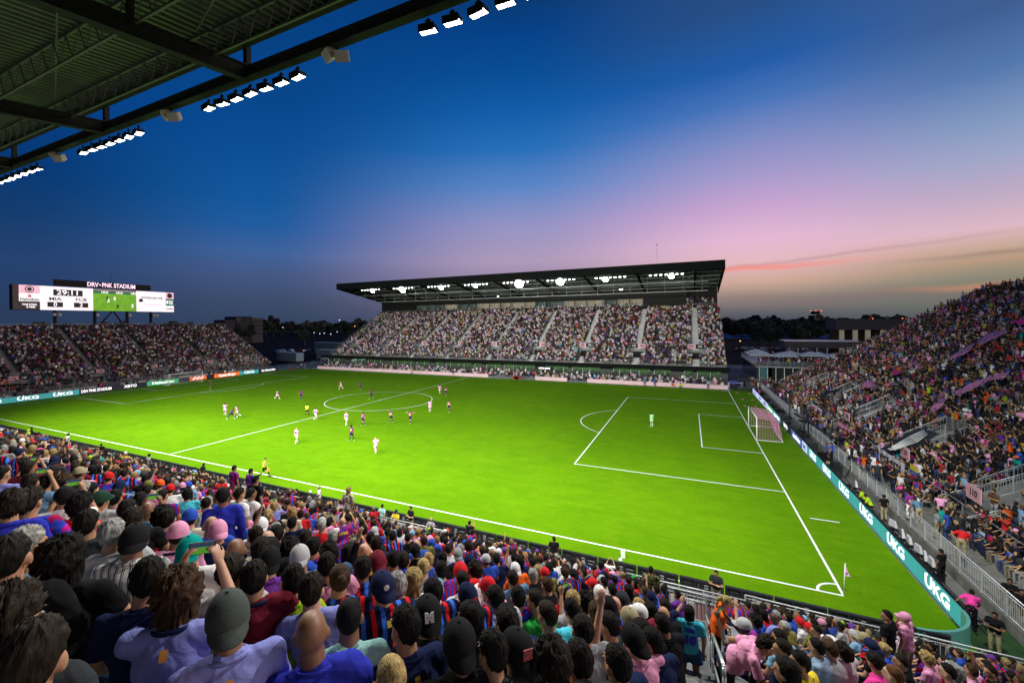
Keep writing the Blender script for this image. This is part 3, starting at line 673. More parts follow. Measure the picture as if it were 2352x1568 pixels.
for a in (.21, .24, .46, .67, .845, .87):
    MB().box(-SWD/2+SWD*a-.3, -SWD/2+SWD*a+.3, -.6, -.2, -1.35, -.75).build('speaker', beige, sb)

# right (south) stand --------------------------------------------------
RS = [10.8, 22.9, 35.0, 47.2, 59.4]
right = make_stand('grandstand', 'open grandstand on the right whose rows of people climb to the sky', (63.9, 0, 0), -PI/2, -71.5, 1.6, 35, .4912, 1.0, [-y for y in RS], (1.6, 4.8), .6, endrail=(1, 1), rail_front=True, seat_m=mat('mid_tread', (.17, .175, .17), .6, .2, var=.3))
MB().box(61.0, 63.9, -1.7, 78, .0, .55).build('walkway_deck', mat('deck_boards', (.2, .2, .17), .8, var=.3, vs=2), label='raised boarded walkway between the right stand and its long railing', cat='walkway')
railing('railing', [(61.05, -1.7, .55), (61.05, 20, .55)], 1.1, label='near half of the long silver railing beside the right walkway', cat='railing', group='long railing beside the right walkway', m=brt)
railing('railing', [(61.05, 20, .55), (61.05, 77, .55)], 1.1, label='far half of the long pale panelled railing beside the right walkway', cat='railing', group='long railing beside the right walkway', solid=True, m=brt)
railing('railing', [(61.05, -1.75, .55), (66, -1.75, .55), (66, -1.75, 1.6), (72, -1.75, 2.6)], 1.35, label='tall silver railing closing the near end of the right stand', cat='railing', m=brt)
for i, y in enumerate(RS):
    s1 = {10.8: ('110', 'large pink sign 110 on the railing nearest the bottom right'), 22.9: ('110', 'smaller pink sign 110 beside the black skeleton hand banner'), 35.0: ('108', 'pink sign 108 on a railing in the middle of the right stand'), 47.2: ('107', 'dark sign 107 far up the right walkway'), 59.4: ('106', 'dark sign 106 at the far end of the right stand')}[y]
    section_sign(({10.8: 64.5, 22.9: 64.4, 35.0: 64.5}.get(y, 65.2), {10.8: 10.7, 22.9: 19.9, 35.0: 34.6}.get(y, y+.4), 2.2), -PI/2, [s1[0]], 1.55, .9, s1[1], mode='p' if y < 40 else 'b')
    for s in (-1, 1):
        railing('railing', [(63.6, y+s*1.75, .6), (65.5, y+s*1.75, 1.5), (68.6, y+s*1.75, 3.2)], 1.1, label=f'silver stair railing on the {"left" if s > 0 else "right"} of the {ordn[i]} right stand stairway from the near end', cat='railing', group='stair railings of the right stand', sp=.16, m=brt)
section_sign((64.6, 22.7, 2.2), -PI/2, ['109'], 1.3, .8, 'black sign 109 under the corner of the skeleton hand banner', mode='b')
section_sign((65.6, 36.9, 2.5), -PI/2, ['109'], 1.3, .8, 'black sign partly behind the LEGION banner', mode='b')

# LED perimeter boards --------------------------------------------------
teal = mat('led_teal', (.05, .42, .45), .5, emit=.42, ecol=(.07, .4, .42), var=.15, vs=.3)
def led(x, ya, yb, face, m, label, group, texts, h=.95):
    """board along y at x; face = -1: faces -x, +1: faces +x"""
    L = yb-ya; r = empty('advertising_board', (x, (ya+yb)/2, 0), -PI/2 if face < 0 else PI/2, label, 'advertising board', group)
    MB().box(-L/2, L/2, .0, .16, .02, h).build('cabinet', black, r)
    s = MB().box(-L/2+.01, L/2-.01, -.012, -.002, .05, h-.03).build('screen', m, r)
    jn = MB()
    for q in range(1, int(L/.96)): jn.box(-L/2+.96*q-.006, -L/2+.96*q+.006, -.0135, -.0125, .05, h-.03)
    if jn.v: setp(jn.build('panel_joints', black, s), kind='stuff')
    for tx, off, sz, tm, w in texts: text(tx, sz, tm, s, (off, -.02, h*.5), bold=.025, width=w)
    return r
def ukg(off): return [('UKG', off, .78, wglow, 2.3)]
def dots(r, off):
    d = MB()
    for q in (-.93, -.5): d.ell((off+q, -.02, .83), (.07, .01, .07), 10, 6)
    d.build('dots', wglow, r.children[1])
y = -1.0
for i in range(6):
    r = led(59.3, y, y+4.6, -1, teal, f'teal board with white letters UKG, {ordn[i]} from the near end of the right row', 'boards along the right goal line', ukg(0)); dots(r, 0); y += 4.6
navs = mat('led_navy', (.03, .08, .25), .5, emit=.4, ecol=(.04, .1, .3), var=.1)
pale = mat('led_pale', (.6, .65, .95), .5, emit=.75, ecol=(.6, .66, .95), var=.1)
grn = mat('led_green', (.05, .5, .2), .5, emit=.45, ecol=(.06, .45, .18), var=.1)
org = mat('led_orange', (.9, .2, .03), .5, emit=.6, ecol=(.8, .12, .02), var=.1)
blk = mat('led_black', (.02, .02, .05), .5, emit=.06, ecol=(.05, .06, .16), var=.2)
for i, (L, m, tx, w, c) in enumerate(((2.0, pale, 'BAC', 1.2, 'pale'), (5.5, mat('led_blue', (.08, .16, .4), .5, emit=.4, var=.1), 'AutoNation', 3.6, 'blue'), (6.5, blk, 'XBTO', 2.6, 'black'), (5.5, mat('led_aqua', (.03, .3, .4), .5, emit=.42, var=.1), 'Baptist Health', 4.2, 'deep aqua'), (4.5, grn, 'Heineken', 3.4, 'green'), (5.5, pale, 'BBVA', 2.6, 'pale blue'), (5.5, pale, 'Audi', 2.6, 'whitish'), (6, pale, 'AAA', 3, 'white'))):
    inkc = ink if tx == 'nothing' else (mat('led_text_blue', (.05, .1, .5), .5, emit=.1, var=0) if m is pale else wglow)
    led(59.3, y, min(y+L, 68.5), -1, m, f'{c} lit board lettered {tx} on the right goal line' if tx not in ('Audi', 'Heineken', 'BBVA') else f'{c} lit board, {ordn[i]} beyond the teal ones by the right goal', 'boards along the right goal line', [(tx, 0, .6, inkc, w)]); y += L
    if y > 67: break
y = -13
LB = [(10, teal, ['UKG'], 'teal'), (10.2, teal, ['UKG'], 'teal'), (10.3, teal, ['UKG'], 'teal'), (5.9, blk, ['DRV PNK STADIUM'], 'black'), (6.6, blk, ['XBTO'], 'dark dotted'), (7.0, grn, ['Heineken'], 'green'), (2.6, blk, [''], 'blank black'), (4.3, org, ['///'], 'orange streaked'), (2.0, blk, [' '], 'plain dark'), (7.3, org, ['Captain Morgan'], 'orange red'), (6.0, teal, ['UKG'], 'aqua'), (6.5, blk, ['City National Bank'], 'dark grey')]
tot = sum(a[0] for a in LB); k_ = (62.0-y)/tot
sw = {'UKG': 2.9, 'DRV PNK STADIUM': 5.0, 'XBTO': 2.4, 'Heineken': 4.6, '///': 3, 'Captain Morgan': 4.6, 'City National Bank': 4.6, '': .1, ' ': .1}
for i, (L, m, tx, c) in enumerate(LB):
    L *= k_
    t_ = [(tx[0], 0, .78, wglow, sw[tx[0]])] if tx[0].strip() else []
    if i < 3: t_ = [('UKG', -L/4, .8, wglow, 2.9), ('UKG', L/4, .8, wglow, 2.9)]
    r = led(-59.05, y, y+L, 1, m, f'{c} lit board, {ordn[i]} from the near corner behind the left goal', 'boards along the left goal line', t_, 1.05)
    if tx[0] == 'UKG':
        for off in ((-L/4, L/4) if i < 3 else (0,)):
            d = MB(); 
            for q in (-1.15, -.62): d.ell((off+q, -.02, .92), (.09, .01, .09), 10, 6)
            d.build('dots', wglow, r.children[1])
    y += L
# black backs of the near touchline boards, one cabinet after another
nb_ = empty('perimeter_board', (0, -3.25, 0), 0, 'long row of black board cabinets seen from behind along the near touchline', 'perimeter board')
cab = MB(); cab.box(-.95, .95, 0, .1, .02, .93); cab.box(-.93, .93, -.05, -.002, .86, .93); cab.box(-.93, .93, -.05, -.002, .04, .1)
for xx in (-.93, -.3, .02, .34, .86): cab.box(xx, xx+.07, -.06, -.002, .1, .86)
cab.box(-.75, -.4, -.1, -.003, .3, .75); cab.tube((-.9, -.05, .55), (-.36, -.05, .62), .012, n=4)
cabm = cab.mesh('cabinet', mat('cabinet_black', (.018, .019, .022), .5, var=.3, vs=6))
det = MB()
for q in range(5): det.box(.12, .3, -.03, -.0025, .18+.13*q, .24+.13*q)
det.box(.45, .8, -.03, -.0025, .48, .5); det.box(.45, .8, -.03, -.0025, .66, .675); det.tube((-.2, -.04, .2), (-.1, -.06, .8), .008, n=4)
detm = det.mesh('fittings', mat('cable_grey', (.25, .26, .27), .5))
for i in range(60):
    o = link(bpy.data.objects.new('cabinet', cabm), nb_); o.location = (-58+1.95*i, 0, 0)
    if i > 20: d = link(bpy.data.objects.new('fittings', detm), o)
cv = MB()
for i in range(10):
    a0, a1 = -PI/2+PI/2*i/10, -PI/2+PI/2*(i+1)/10; r0 = 2.2
    cv.hexa([(57+r*math.cos(a), -.95+r*math.sin(a), z) for z in (.02, .95) for a, r in ((a0, r0), (a0, r0+.12), (a1, r0+.12), (a1, r0))])
cv.build('curved_corner_board', cab and mat('cabinet_teal', (.1, .3, .26), .5, emit=.12, ecol=(.1, .42, .3), var=.1), label='curved green end of the teal boards at the near right corner', cat='advertising board')
# ================================================================== goals, flags
net = mat('net_cord', (.8, .34, .5), .7, var=0)
netw = mat('net_cord_white', (.62, .62, .62), .7, var=0)
def goal(s, label):
    r = empty('goal', (s*HX, PW/2, 0), 0 if s > 0 else PI, label, 'goal', 'goals')
    gw = 3.66; D = 2.1
    MB().tube((.06, -gw-.06, 0), (.06, -gw-.06, 2.5), .06, n=10).build('post', white, r, True); MB().tube((.06, gw+.06, 0), (.06, gw+.06, 2.5), .06, n=10).build('post', white, r, True)
    MB().tube((.06, -gw-.12, 2.5), (.06, gw+.12, 2.5), .06, n=10).build('crossbar', white, r, True)
    f = MB(); f.tube((.06, -gw-.06, .05), (D+.4, -gw-.06, .05), .04); f.tube((.06, gw+.06, .05), (D+.4, gw+.06, .05), .04); f.tube((D+.4, -gw-.06, .05), (D+.4, gw+.06, .05), .04)
    f.build('base_frame', white, r, True)
    n = MB(); rr = .009
    top, bot = (D, 2.25), (D+.4, .06)
    k = 30
    for i in range(k+1):
        y = -gw+2*gw*i/k; n.tube((.1, y, 2.46), (top[0], y, top[1]-.05), rr, n=3, caps=False); n.tube((top[0], y, top[1]-.05), (bot[0], y, bot[1]), rr, n=3, caps=False)
    for i in range(1, 9):
        x = .1+(D-.1)*i/8; z = 2.46-.26*i/8; n.tube((x, -gw, z), (x, gw, z), rr, n=3, caps=False)
        for s_ in (-1, 1): n.tube((x, s_*gw, z), (x+.02, s_*gw, .06), rr, n=3, caps=False)
    for i in range(1, 10):
        q = i/10; x = D+.4*q; z = 2.2-2.14*q; n.tube((x, -gw, z), (x, gw, z), rr, n=3, caps=False)
        for s_ in (-1, 1): n.tube((.1, s_*gw, z), (x, s_*gw, z), rr, n=3, caps=False)
    n.build('net', net if s > 0 else netw, r)
    for s_ in (-1, 1):
        MB().tube((D+2.3, s_*(gw+.2), 0), (D+2.3, s_*(gw+.2), 3.0), .045).box(D+2.15, D+2.45, s_*(gw+.2)-.15, s_*(gw+.2)+.15, 0, .04).build('net_support', black, r)
        MB().tube((D, s_*gw, 2.22), (D+2.3, s_*(gw+.2), 2.8), .008, n=3).build('guy_line', netw, r)
    if s > 0:
        st = mat('net_pink', (.85, .25, .6), .6, var=0); m = MB()
        m.beam((.1, -1.2, 2.475), (D, -1.2, 2.24), .12, .02); m.beam((D*.5, -gw, 2.36), (D*.5, gw, 2.36), .1, .02); m.beam((D+.02, -gw, 1.6), (D+.02, gw, 1.6), .02, .1); m.beam((D+.03, .4, 2.2), (D+.35, .4, .2), .1, .02); m.build('net_band', st, r)
    return r
goal(1, 'near white goal with pink and white net at the right end'); goal(-1, 'far white goal at the left end in front of the lit boards')
def cornerflag(x, y, label, lean=0):
    r = empty('corner_flag', (x, y, 0), 0, label, 'corner flag', 'corner flags')
    MB().tube((0, 0, 0), (lean, 0, 1.6), .022).build('pole', white, r, True)
    f = MB(); f.add([(lean*.97, 0, 1.58), (lean*.97+.1, -.02, 1.2), (lean+.2, -.06, 1.02), (lean*.8, 0, .98), (lean*.97, .008, 1.58), (lean*.97+.1, -.012, 1.2), (lean+.2, -.052, 1.02), (lean*.8, .008, .98)], [(0, 1, 2, 3), (7, 6, 5, 4)])
    f.build('flag', mat('flag_pink', (.8, .45, .7), .7), r)
    e = MB(); e.ell((lean*.95+.06, -.03, 1.13), (.045, .012, .06), 8, 5); e.build('crest', mat('crest_violet', (.2, .06, .3), .6), r)
cornerflag(HX, 0, 'leaning pink corner flag at the near right corner of the pitch', .06)
cornerflag(HX, PW, 'white corner post at the far right corner of the pitch'); cornerflag(-HX, PW, 'white corner post at the far left corner of the pitch')
ballm = mat('ball_white', (.8, .8, .8), .35, var=0)
def ball(p, label):
    b = MB().ell(p, (.11, .11, .11), 12, 8).build('football', ballm, smooth=True, label=label, cat='ball', group='footballs')
    d = MB()
    for v in ((.5, -.6, .62), (-.6, -.5, .6), (0, .2, 1), (.1, -1, -.1), (-.9, .2, .3), (.8, .3, .5)):
        v = Vector(v).normalized(); d.ell(Vector(p)+v*.085, (.032, .032, .032), 6, 4)
    d.build('patches', mat('ball_patch', (.03, .05, .25), .4), b)
def P(a, b, z=0): return at(a, b, z=z)
p = P(544.5, 958.5); ball((p.x, p.y, .11), 'match ball at the feet of the pink player on the left')
p = at(1425, 1289, y=-3.2); ball((p.x, -3.2, 1.04), 'ball perched on the black boards near the centre right')
p = at(713, 1131, y=-3.2); ball((p.x, -3.2, 1.04), 'ball perched on the black boards beside the white shirted guard')
MB().box(-.12, .12, -.05, .05, 0, .42).build('line_marker', white, label='small white marker panel standing on the grass by the touchline', cat='marker').location = P(1431, 1280)
cone = mat('cone_pink', (.85, .2, .35), .6)
for i, (a, b) in enumerate(((415, 1160), (625, 1172), (513, 1270), (679, 1278), (557, 1381), (739, 1392))):
    q = P((2850+a/4.276)/1.7415, (1300+b/4.276)/1.7415)
    c = MB(); c.tube((0, 0, 0), (0, 0, .08), .2, .06, n=12); c.build('training_disc', cone, label=f'pink training disc on the grass beyond the right goal, {ordn[i]} from the far end', cat='marker disc', group='pink training discs').location = q

# stools behind the right boards
wp = mat('seat_cover', (.6, .6, .62), .5, var=.05)
for i, (a, b) in enumerate(((645, 352), (868, 590), (930, 652), (967, 688), (1022, 742), (1066, 786), (1102, 820))):
    q = at(1722.7+a/2.6488, 976.2+b/2.6488, z=.85)
    r = empty('padded_seat', (q.x, q.y, 0), R(-90+20*random.uniform(-1, 1)), f'white topped black seat behind the teal boards, {ordn[i]} from the far end', 'seat', 'white topped seats behind the boards')
    s = MB(); s.hexa([(-.25, -.05, .6), (.25, -.05, .6), (.25, .1, .6), (-.25, .1, .6), (-.2, -.06, 1.0), (.2, -.06, 1.0), (.2, .04, 1.0), (-.2, .04, 1.0)]); s.build('back_pad', wp, r); s = MB(); s.box(-.22, .22, -.2, .2, .4, .46); s.build('seat', black, r)
    for x in (-.18, .18):
        for y in (-.16, .16): MB().tube((x, y, 0), (x, y, .42), .018).build('leg', black, r)

# camera on tripod and crane near the right goal
def tvcam(q, label, h=1.5):
    r = empty('television_camera', q, R(60), label, 'camera', 'television cameras')
    MB().box(-.12, .12, -.35, .3, h, h+.28).build('body', black, r); MB().tube((0, -.35, h+.14), (0, -.62, h+.14), .09, .11, n=10).build('lens_hood', black, r)
    s = MB().box(-.2, .2, .3, .34, h+.05, h+.3).build('viewfinder', black, r); MB().box(-.17, .17, .342, .35, h+.08, h+.27).build('viewfinder_screen', mat('finder_green', (.2, .5, .3), .5, emit=.6), s)
    for a in range(3): MB().tube((0, 0, h), (.5*math.cos(a*2.1), .5*math.sin(a*2.1), 0), .03).build('leg', black, r)
tvcam(at(1960, 1098, z=0)*1, 'television camera on a tripod behind the boards below the right goal')
p = at(1860, 1000, z=0); tvcam(Vector((60.6, p.y, 0)), 'television camera on a tripod behind the right goal')
cr = MB(); cr.tube((60.7, 40, 1.6), (60.7, 22, 2.6), .09, .06); cr.tube((60.7, 40, 1.75), (60.7, 22, 2.75), .03); cr.tube((60.7, 33, 0), (60.7, 33, 2), .08); cr.build('camera_crane', black, label='long black camera crane arm over the right boards', cat='camera crane')

# ================================================================== corner bar building, umbrellas, canopies
bb = empty('bar_building', (62.1, 85, 0), 0, 'glass fronted bar with a crowded roof terrace past the far right corner', 'building')
dg = mat('dark_glass', (.02, .028, .028), .08, 0, var=.3, spec=.8)
tealw = mat('teal_wall', (.03, .13, .13), .6)
MB().box(0, 22, .3, 30, 0, 3.25).build('wall', mat('bar_interior', (.04, .042, .04), .7), bb)
MB().box(-.3, 22.2, -.5, 30, 3.25, 3.5).build('terrace_floor', mat('slab_edge', (.3, .3, .31), .6), bb)
for i in range(9):
    w = MB().box(.3+1.45*i+1.0*(i > 0), .3+1.45*(i+1)+.9, .14, .2, .1, 3.1) if i < 1 else MB().box(.4+1.5*i, .32+1.5*(i+1), .14, .2, .1, 3.1)
    wo = w.build('window', tealw if i == 0 else dg, bb); MB().tube((.36+1.5*i, .0, 0), (.36+1.5*i, .0, 3.25), .06, n=8).build('column', white, wo)
for i in range(12): MB().box(-.04, 0, 1.2+2.3*i, 3.3+2.3*i, .1, 3.1).build('window', dg, bb)
MB().box(8.5, 12.5, .02, .1, 2.2, 3.1).build('sign_band', black, bb); text('XBTO', .62, mat('sign_grey', (.5, .5, .5), .5, emit=.25), bb, (10.9, -.02, 2.65), bold=.01, name='sign_lettering'); e = MB(); e.tube((9.3, .0, 2.65), (9.3, -.03, 2.65), .26, n=12); e.tube((9.3, -.03, 2.65), (9.3, -.04, 2.65), .16, n=12); e.build('sign_ring', MAT['sign_grey'], bb)
lampw = mat('warm_lamp', (1, .75, .45), .5, emit=3, var=0)
MB().box(13.2, 14.1, .1, .14, .1, 2.1).build('lit_doorway', mat('lit_door', (.7, .7, .65), .5, emit=.15), bb)
railing('terrace_railing', [(-.2, 29, 3.5), (-.2, -.4, 3.5), (12, -.4, 3.5), (22, -.4, 3.5)], 1.05, bb, sp=0, post=2.2, rails=1)
gp = bpy.data.materials.new('clear_pane'); gp.use_nodes = True; q_ = gp.node_tree.nodes['Principled BSDF']; q_.inputs['Transmission Weight'].default_value = .9; q_.inputs['Roughness'].default_value = .05; q_.inputs['Base Color'].default_value = (.7, .8, .8, 1); q_.inputs['IOR'].default_value = 1.1
MB().box(-.12, 12, -.41, -.39, 3.6, 4.45).build('glass_balustrade', gp, bb)
# umbrellas
um = mat('umbrella_canvas', (.42, .45, .48), .8, var=.08)
ur = None
for i, (a, b, yy) in enumerate(((1735.9, 800.5, 92), (1745, 806, 88), (1799, 808, 88), (1815, 805, 92), (1863, 806.5, 88), (1880, 808, 92), (1916, 811, 88))):
    q = at(a, b, y=yy)
    if i == 0:
        ur = empty('umbrella', (0, 0, 0), 0, '', 'umbrella', 'terrace umbrellas'); c = MB(); s = 2.2; zt = 3.1
        pts = [(s, -s), (s, s), (-s, s), (-s, -s)]
        for (x0, y0_), (x1, y1_) in zip(pts, pts[1:]+pts[:1]):
            c.add([(0, 0, zt), (x0, y0_, zt-.75), ((x0+x1)/2, (y0_+y1_)/2, zt-.7), (x1, y1_, zt-.75)], [(0, 1, 2), (0, 2, 3)]); c.quad((x0, y0_, zt-.75), (x0, y0_, zt-.95), (x1, y1_, zt-.95), (x1, y1_, zt-.75))
        c.build('canopy', um, ur); MB().tube((0, 0, 0), (0, 0, zt), .05).build('pole', steel, ur); MB().box(-.35, .35, -.35, .35, 0, .08).build('base', dark, ur); o = ur
    else: o = copy_tree(ur)
    o.location = (q.x, yy, 3.5); o.scale = (1, 1, (q.z-3.5)/3.1); o['label'] = f'grey blue umbrella on the bar terrace, {ordn[i]} from the left'
# canopy behind the terrace
cp = empty('kiosk_canopy', (72, 112, 0), 0, 'long black flat canopy on poles behind the umbrellas', 'canopy')
MB().box(-.5, 15, 0, 8, 6.2, 7.75).build('fascia', mat('canopy_fascia', (.03, .028, .03), .8, var=.3), cp); MB().box(-.6, 15.1, -.1, 8, 7.76, 7.92).build('roof_edge', steel, cp)
for x in (.5, 2.4, 6.4, 8.5, 12.5, 14.6): MB().tube((x, .4, 0), (x, .4, 6.2), .12, n=8).build('post', mat('post_green', (.25, .29, .24), .6), cp)
MB().box(9.5, 14.8, 3, 3.2, 3.0, 4.3).build('lit_panel', mat('warm_panel', (.6, .42, .25), .6, emit=.35), cp)
# column hall
ch = empty('column_hall', (91.5, 150, 0), 0, 'dark boxy hall with pale lit columns behind the right stand', 'building')
MB().box(-.2, 40, -.5, 12, 10, 13.4).build('roof_box', mat('hall_cladding', (.04, .035, .036), .8, var=.3), ch)
for x in (1.4, 4.8, 7.9, 11.6, 15.6, 20.3, 25, 31): MB().box(x-.55, x+.55, 0, 1, 0, 10).build('column', mat('lit_column', (.4, .37, .26), .8, emit=.09, ecol=(.9, .8, .5)), ch)
MB().box(0, 40, 8, 8.3, 0, 10).build('rear_wall', mat('hall_back', (.03, .022, .016), .9), ch)
for x in (9, 16): MB().ell((x, 0, 13.55), (.18, .18, .14), 8, 5).build('warning_lamp', mat('red_lamp', (1, .1, .03), .5, emit=3, var=0), ch)
p = at(1873, 733, y=620); t = empty('control_tower', (p.x, p.y, 0), 0, 'airport control tower silhouette on the horizon with red lamps', 'control tower')
MB().tube((0, 0, 0), (0, 0, p.z-2), 4.5, 4, n=10).build('shaft', dark, t); MB().tube((0, 0, p.z-2), (0, 0, p.z+3), 5.5, 7, n=10).build('cab', dg, t); MB().tube((0, 0, p.z+3), (0, 0, p.z+4.6), 7.6, 7.2, n=10).tube((0, 0, p.z+6), (0, 0, p.z+9.5), 4.4, 5, n=10).build('roof', dark, t)
for x in (-5, 5, 0): MB().ell((x, -2, p.z+10), (.6, .6, .6), 6, 4).build('warning_lamp', MAT['red_lamp'], t)
# distant office block on the left, trailers, containers
ob_ = empty('office_building', (-250, 186, 0), 0, 'dim stepped office block on the horizon right of the scoreboard', 'building')
wl = mat('office_wall', (.045, .05, .055), .8, var=.15); wd = mat('office_dark', (.015, .018, .022), .8)
for ya, yb, z, m in ((-15, -7, 17, wd), (-7, -1, 19.4, wd), (-1.2, 6, 19.6, wd), (6, 15, 18.6, wl), (-6.6, -3, 18.6, wl)): MB().box(-6 if m is wd else -2, 6.5 if m is wl else 6, ya, yb, 0, z).build('wall', m, ob_)
for k in range(4): MB().box(6.5, 6.7, 6.4, 14.6, 6+3*k, 7.3+3*k).box(6.5, 6.7, -6.4, -3.2, 6+3*k, 7.3+3*k).build('window_band', wd, ob_)
tr_ = mat('trailer_side', (.05, .065, .07), .6, var=.2); trl = mat('trailer_end', (.25, .31, .34), .6)
def lot(a, b, y=None, z=0): return at(a, b, z=z)
def truckbox(x, y, rz, L, H, Wd, label, m=tr_, cat='trailer'):
    r = empty('trailer', (x, y, 0), rz, label, cat, 'trailers and cabins past the far left corner')
    MB().box(-L/2, L/2, -Wd/2, Wd/2, .6, H).build('body', m, r); MB().box(-L/2-.02, L/2+.02, -Wd/2-.02, Wd/2+.02, H, H+.08).build('roof', mat('trailer_roof', (.3, .34, .36), .5), r); MB().box(L/2, L/2+.04, -Wd/2+.1, Wd/2-.1, .8, H-.1).build('end_doors', trl, r)
    for x_ in (-L*.4, L*.3):
        for y_ in (-Wd/2, Wd/2): MB().tube((x_, y_-.1, .45), (x_, y_+.1, .45), .45, n=12).build('wheel', black, r)
truckbox(-66, 92, R(-8), 17, 4.1, 3, 'long dark trailer behind the far left corner'); truckbox(-88, 118, R(-5), 30, 5.2, 3, 'very long dark trailer with a pale end farther back'); truckbox(-77, 82, R(-10), 12, 3.6, 3, 'dark green cabin beside the end of the scoreboard stand')
bnr = MB().box(-62.5, -52.8, 82.6, 82.7, 2.0, 3.1).build('banner', mat('barca_blue', (.05, .08, .45), .6), label='blue and purple banner lettered BARCA IN THE US on the trailer side', cat='banner'); text('BARCA IN THE US', .75, mat('gold_text', (.7, .55, .05), .6), bnr, (-59.2, 82.56, 2.55), bold=.02, width=5.5)
MB().box(-55.6, -52.8, 82.54, 82.58, 2.0, 3.1).build('end_patch', mat('plum', (.25, .02, .12), .6), bnr)
# dark truck and a golf cart by the far corner
def cart(p, rz, label, cat, s=1):
    r = empty(cat.replace(' ', '_'), p, rz, label, cat); 
    MB().box(-1.1*s, 1.1*s, -.6*s, .6*s, .3*s, .75*s).build('body', dark, r); MB().box(-1.0*s, 1.0*s, -.65*s, .65*s, 1.95*s, 2.03*s).build('roof', mat('cart_roof', (.45, .45, .43), .5), r); MB().box(-.5*s, .2*s, -.5*s, .5*s, .75*s, 1.1*s).build('seat', black, r)
    for x in (-.95, .95):
        for y in (-.58, .58): MB().tube((x*s, y*s, .7*s), (x*s, y*s, 1.96*s), .025*s, n=5).build('pillar', steel, r)
    for x in (-.75, .75):
        for y in (-.62, .62): MB().tube((x*s, (y-.08)*s, .28*s), (x*s, (y+.08)*s, .28*s), .28*s, n=12).build('wheel', black, r)
cart((-53.5, 75.6, 0), R(5), 'open cart with a pale roof by the far left corner flag', 'golf cart', 1.35)
p = at(681, 835, y=84); r = empty('truck', (p.x, 84, 0), R(-10), 'dark truck facing the pitch beside the scoreboard stand', 'truck')
MB().box(-1.3, 1.3, -2, 4, .6, 1.9).box(-1.2, 1.2, -.8, 1.5, 1.9, 3.0).build('body', black, r); MB().box(-1.1, 1.1, -.86, -.8, 2.0, 2.8).build('windscreen', dg, r); MB().box(-1.2, 1.2, -2.05, -2, .9, 1.0).build('bumper', steel, r)
for x in (-1.1, 1.1): MB().tube((x-.15, -1.2, .5), (x+.15, -1.2, .5), .5, n=14).build('wheel', black, r); MB().tube((x-.15, 3, .5), (x+.15, 3, .5), .5, n=14).build('wheel', black, r)

# parked cars, simple but shaped ----------------------------------------
def carmesh():
    prof = [(-2.2, .35), (-2.25, .75), (-1.6, .88), (-1.0, 1.38), (.7, 1.42), (1.35, .95), (2.15, .82), (2.25, .4)]
    m = MB(); n = len(prof); vs = []
    for s, ins in ((-1, .0), (1, .0)):
        for x, z in prof: vs.append((x, s*(.86-(.14 if z > 1.1 else 0)), z))
    m.add(vs, [tuple(range(n))[::-1], tuple(range(n, 2*n))]+[(i, (i+1) % n, n+(i+1) % n, n+i) for i in range(n)]); return m
cm = None; carcols = [(.3, .32, .35), (.02, .02, .025), (.5, .52, .55), (.1, .02, .02), (.03, .06, .15), (.15, .16, .17)]
spots = []
for i, (a, b) in enumerate(((1722, 790), (1738, 797), (1755, 788), (1772, 798), (1790, 790), (1820, 800), (1850, 797), (1700, 800), (1710, 780), (1760, 806), (1930, 798), (1960, 800))): spots.append((a, b+6, 'in the lot beyond the bar', 3.0))
for i, (a, b) in enumerate(((640, 770), (655, 772), (668, 771), (690, 772), (705, 770), (760, 772), (775, 773), (720, 790), (650, 784), (790, 776))): spots.append((a, b, 'in the lot between the left stands', 0))
cnt = {}
for i, (a, b, where, z_) in enumerate(spots):
    q = at(a, b, z=0); q = CP+(q-CP)*min(1, 230/(q-CP).length) ; q.z = 0
    cm_ = mat(f'car_paint_{i%6}', carcols[i % 6], .25, .3)
    r = empty('parked_car', q, random.uniform(-.3, .3)+(0 if i % 2 else PI), f'{["silver", "black", "pale", "dark red", "navy", "grey"][i%6]} car parked {where}, number {ordn[cnt.get(where, 0)]} from the left'.replace('number ', ''), 'car', 'parked cars'); cnt[where] = cnt.get(where, 0)+1
    carmesh().build('body', cm_, r)
    MB().box(-.95, .62, -.8, -.755, .95, 1.3).box(-.95, .62, .755, .8, .95, 1.3).build('window', dg, r)
    for x in (-1.4, 1.4):
        for y in (-.8, .8): MB().tube((x, y-.1, .33), (x, y+.1, .33), .33, n=10).build('wheel', black, r)
    if i % 3 == 0:
        for y in (-.6, .6): MB().box(2.2, 2.3, y-.15, y+.15, .6, .72).build('headlight', glowdim, r)
# blue lit roofs / sheds in the distance
for i, (a, b, w) in enumerate(((1785, 771, 60), (1840, 771, 70), (1700, 765, 30), (1720, 772, 40))):
    q = at(a, b, y=330); MB().box(q.x-w*.4, q.x+w*.4, 330, 333, max(0, q.z-1.6), q.z+.6).build('blue_shed', mat('blue_roof', (.05, .12, .4), .6, emit=.02, ecol=(.1, .25, .8), var=.4, vs=.5), label=f'low blue lit shed in the distance, {ordn[i]} built beyond the bar', cat='shed', group='blue sheds in the distance')
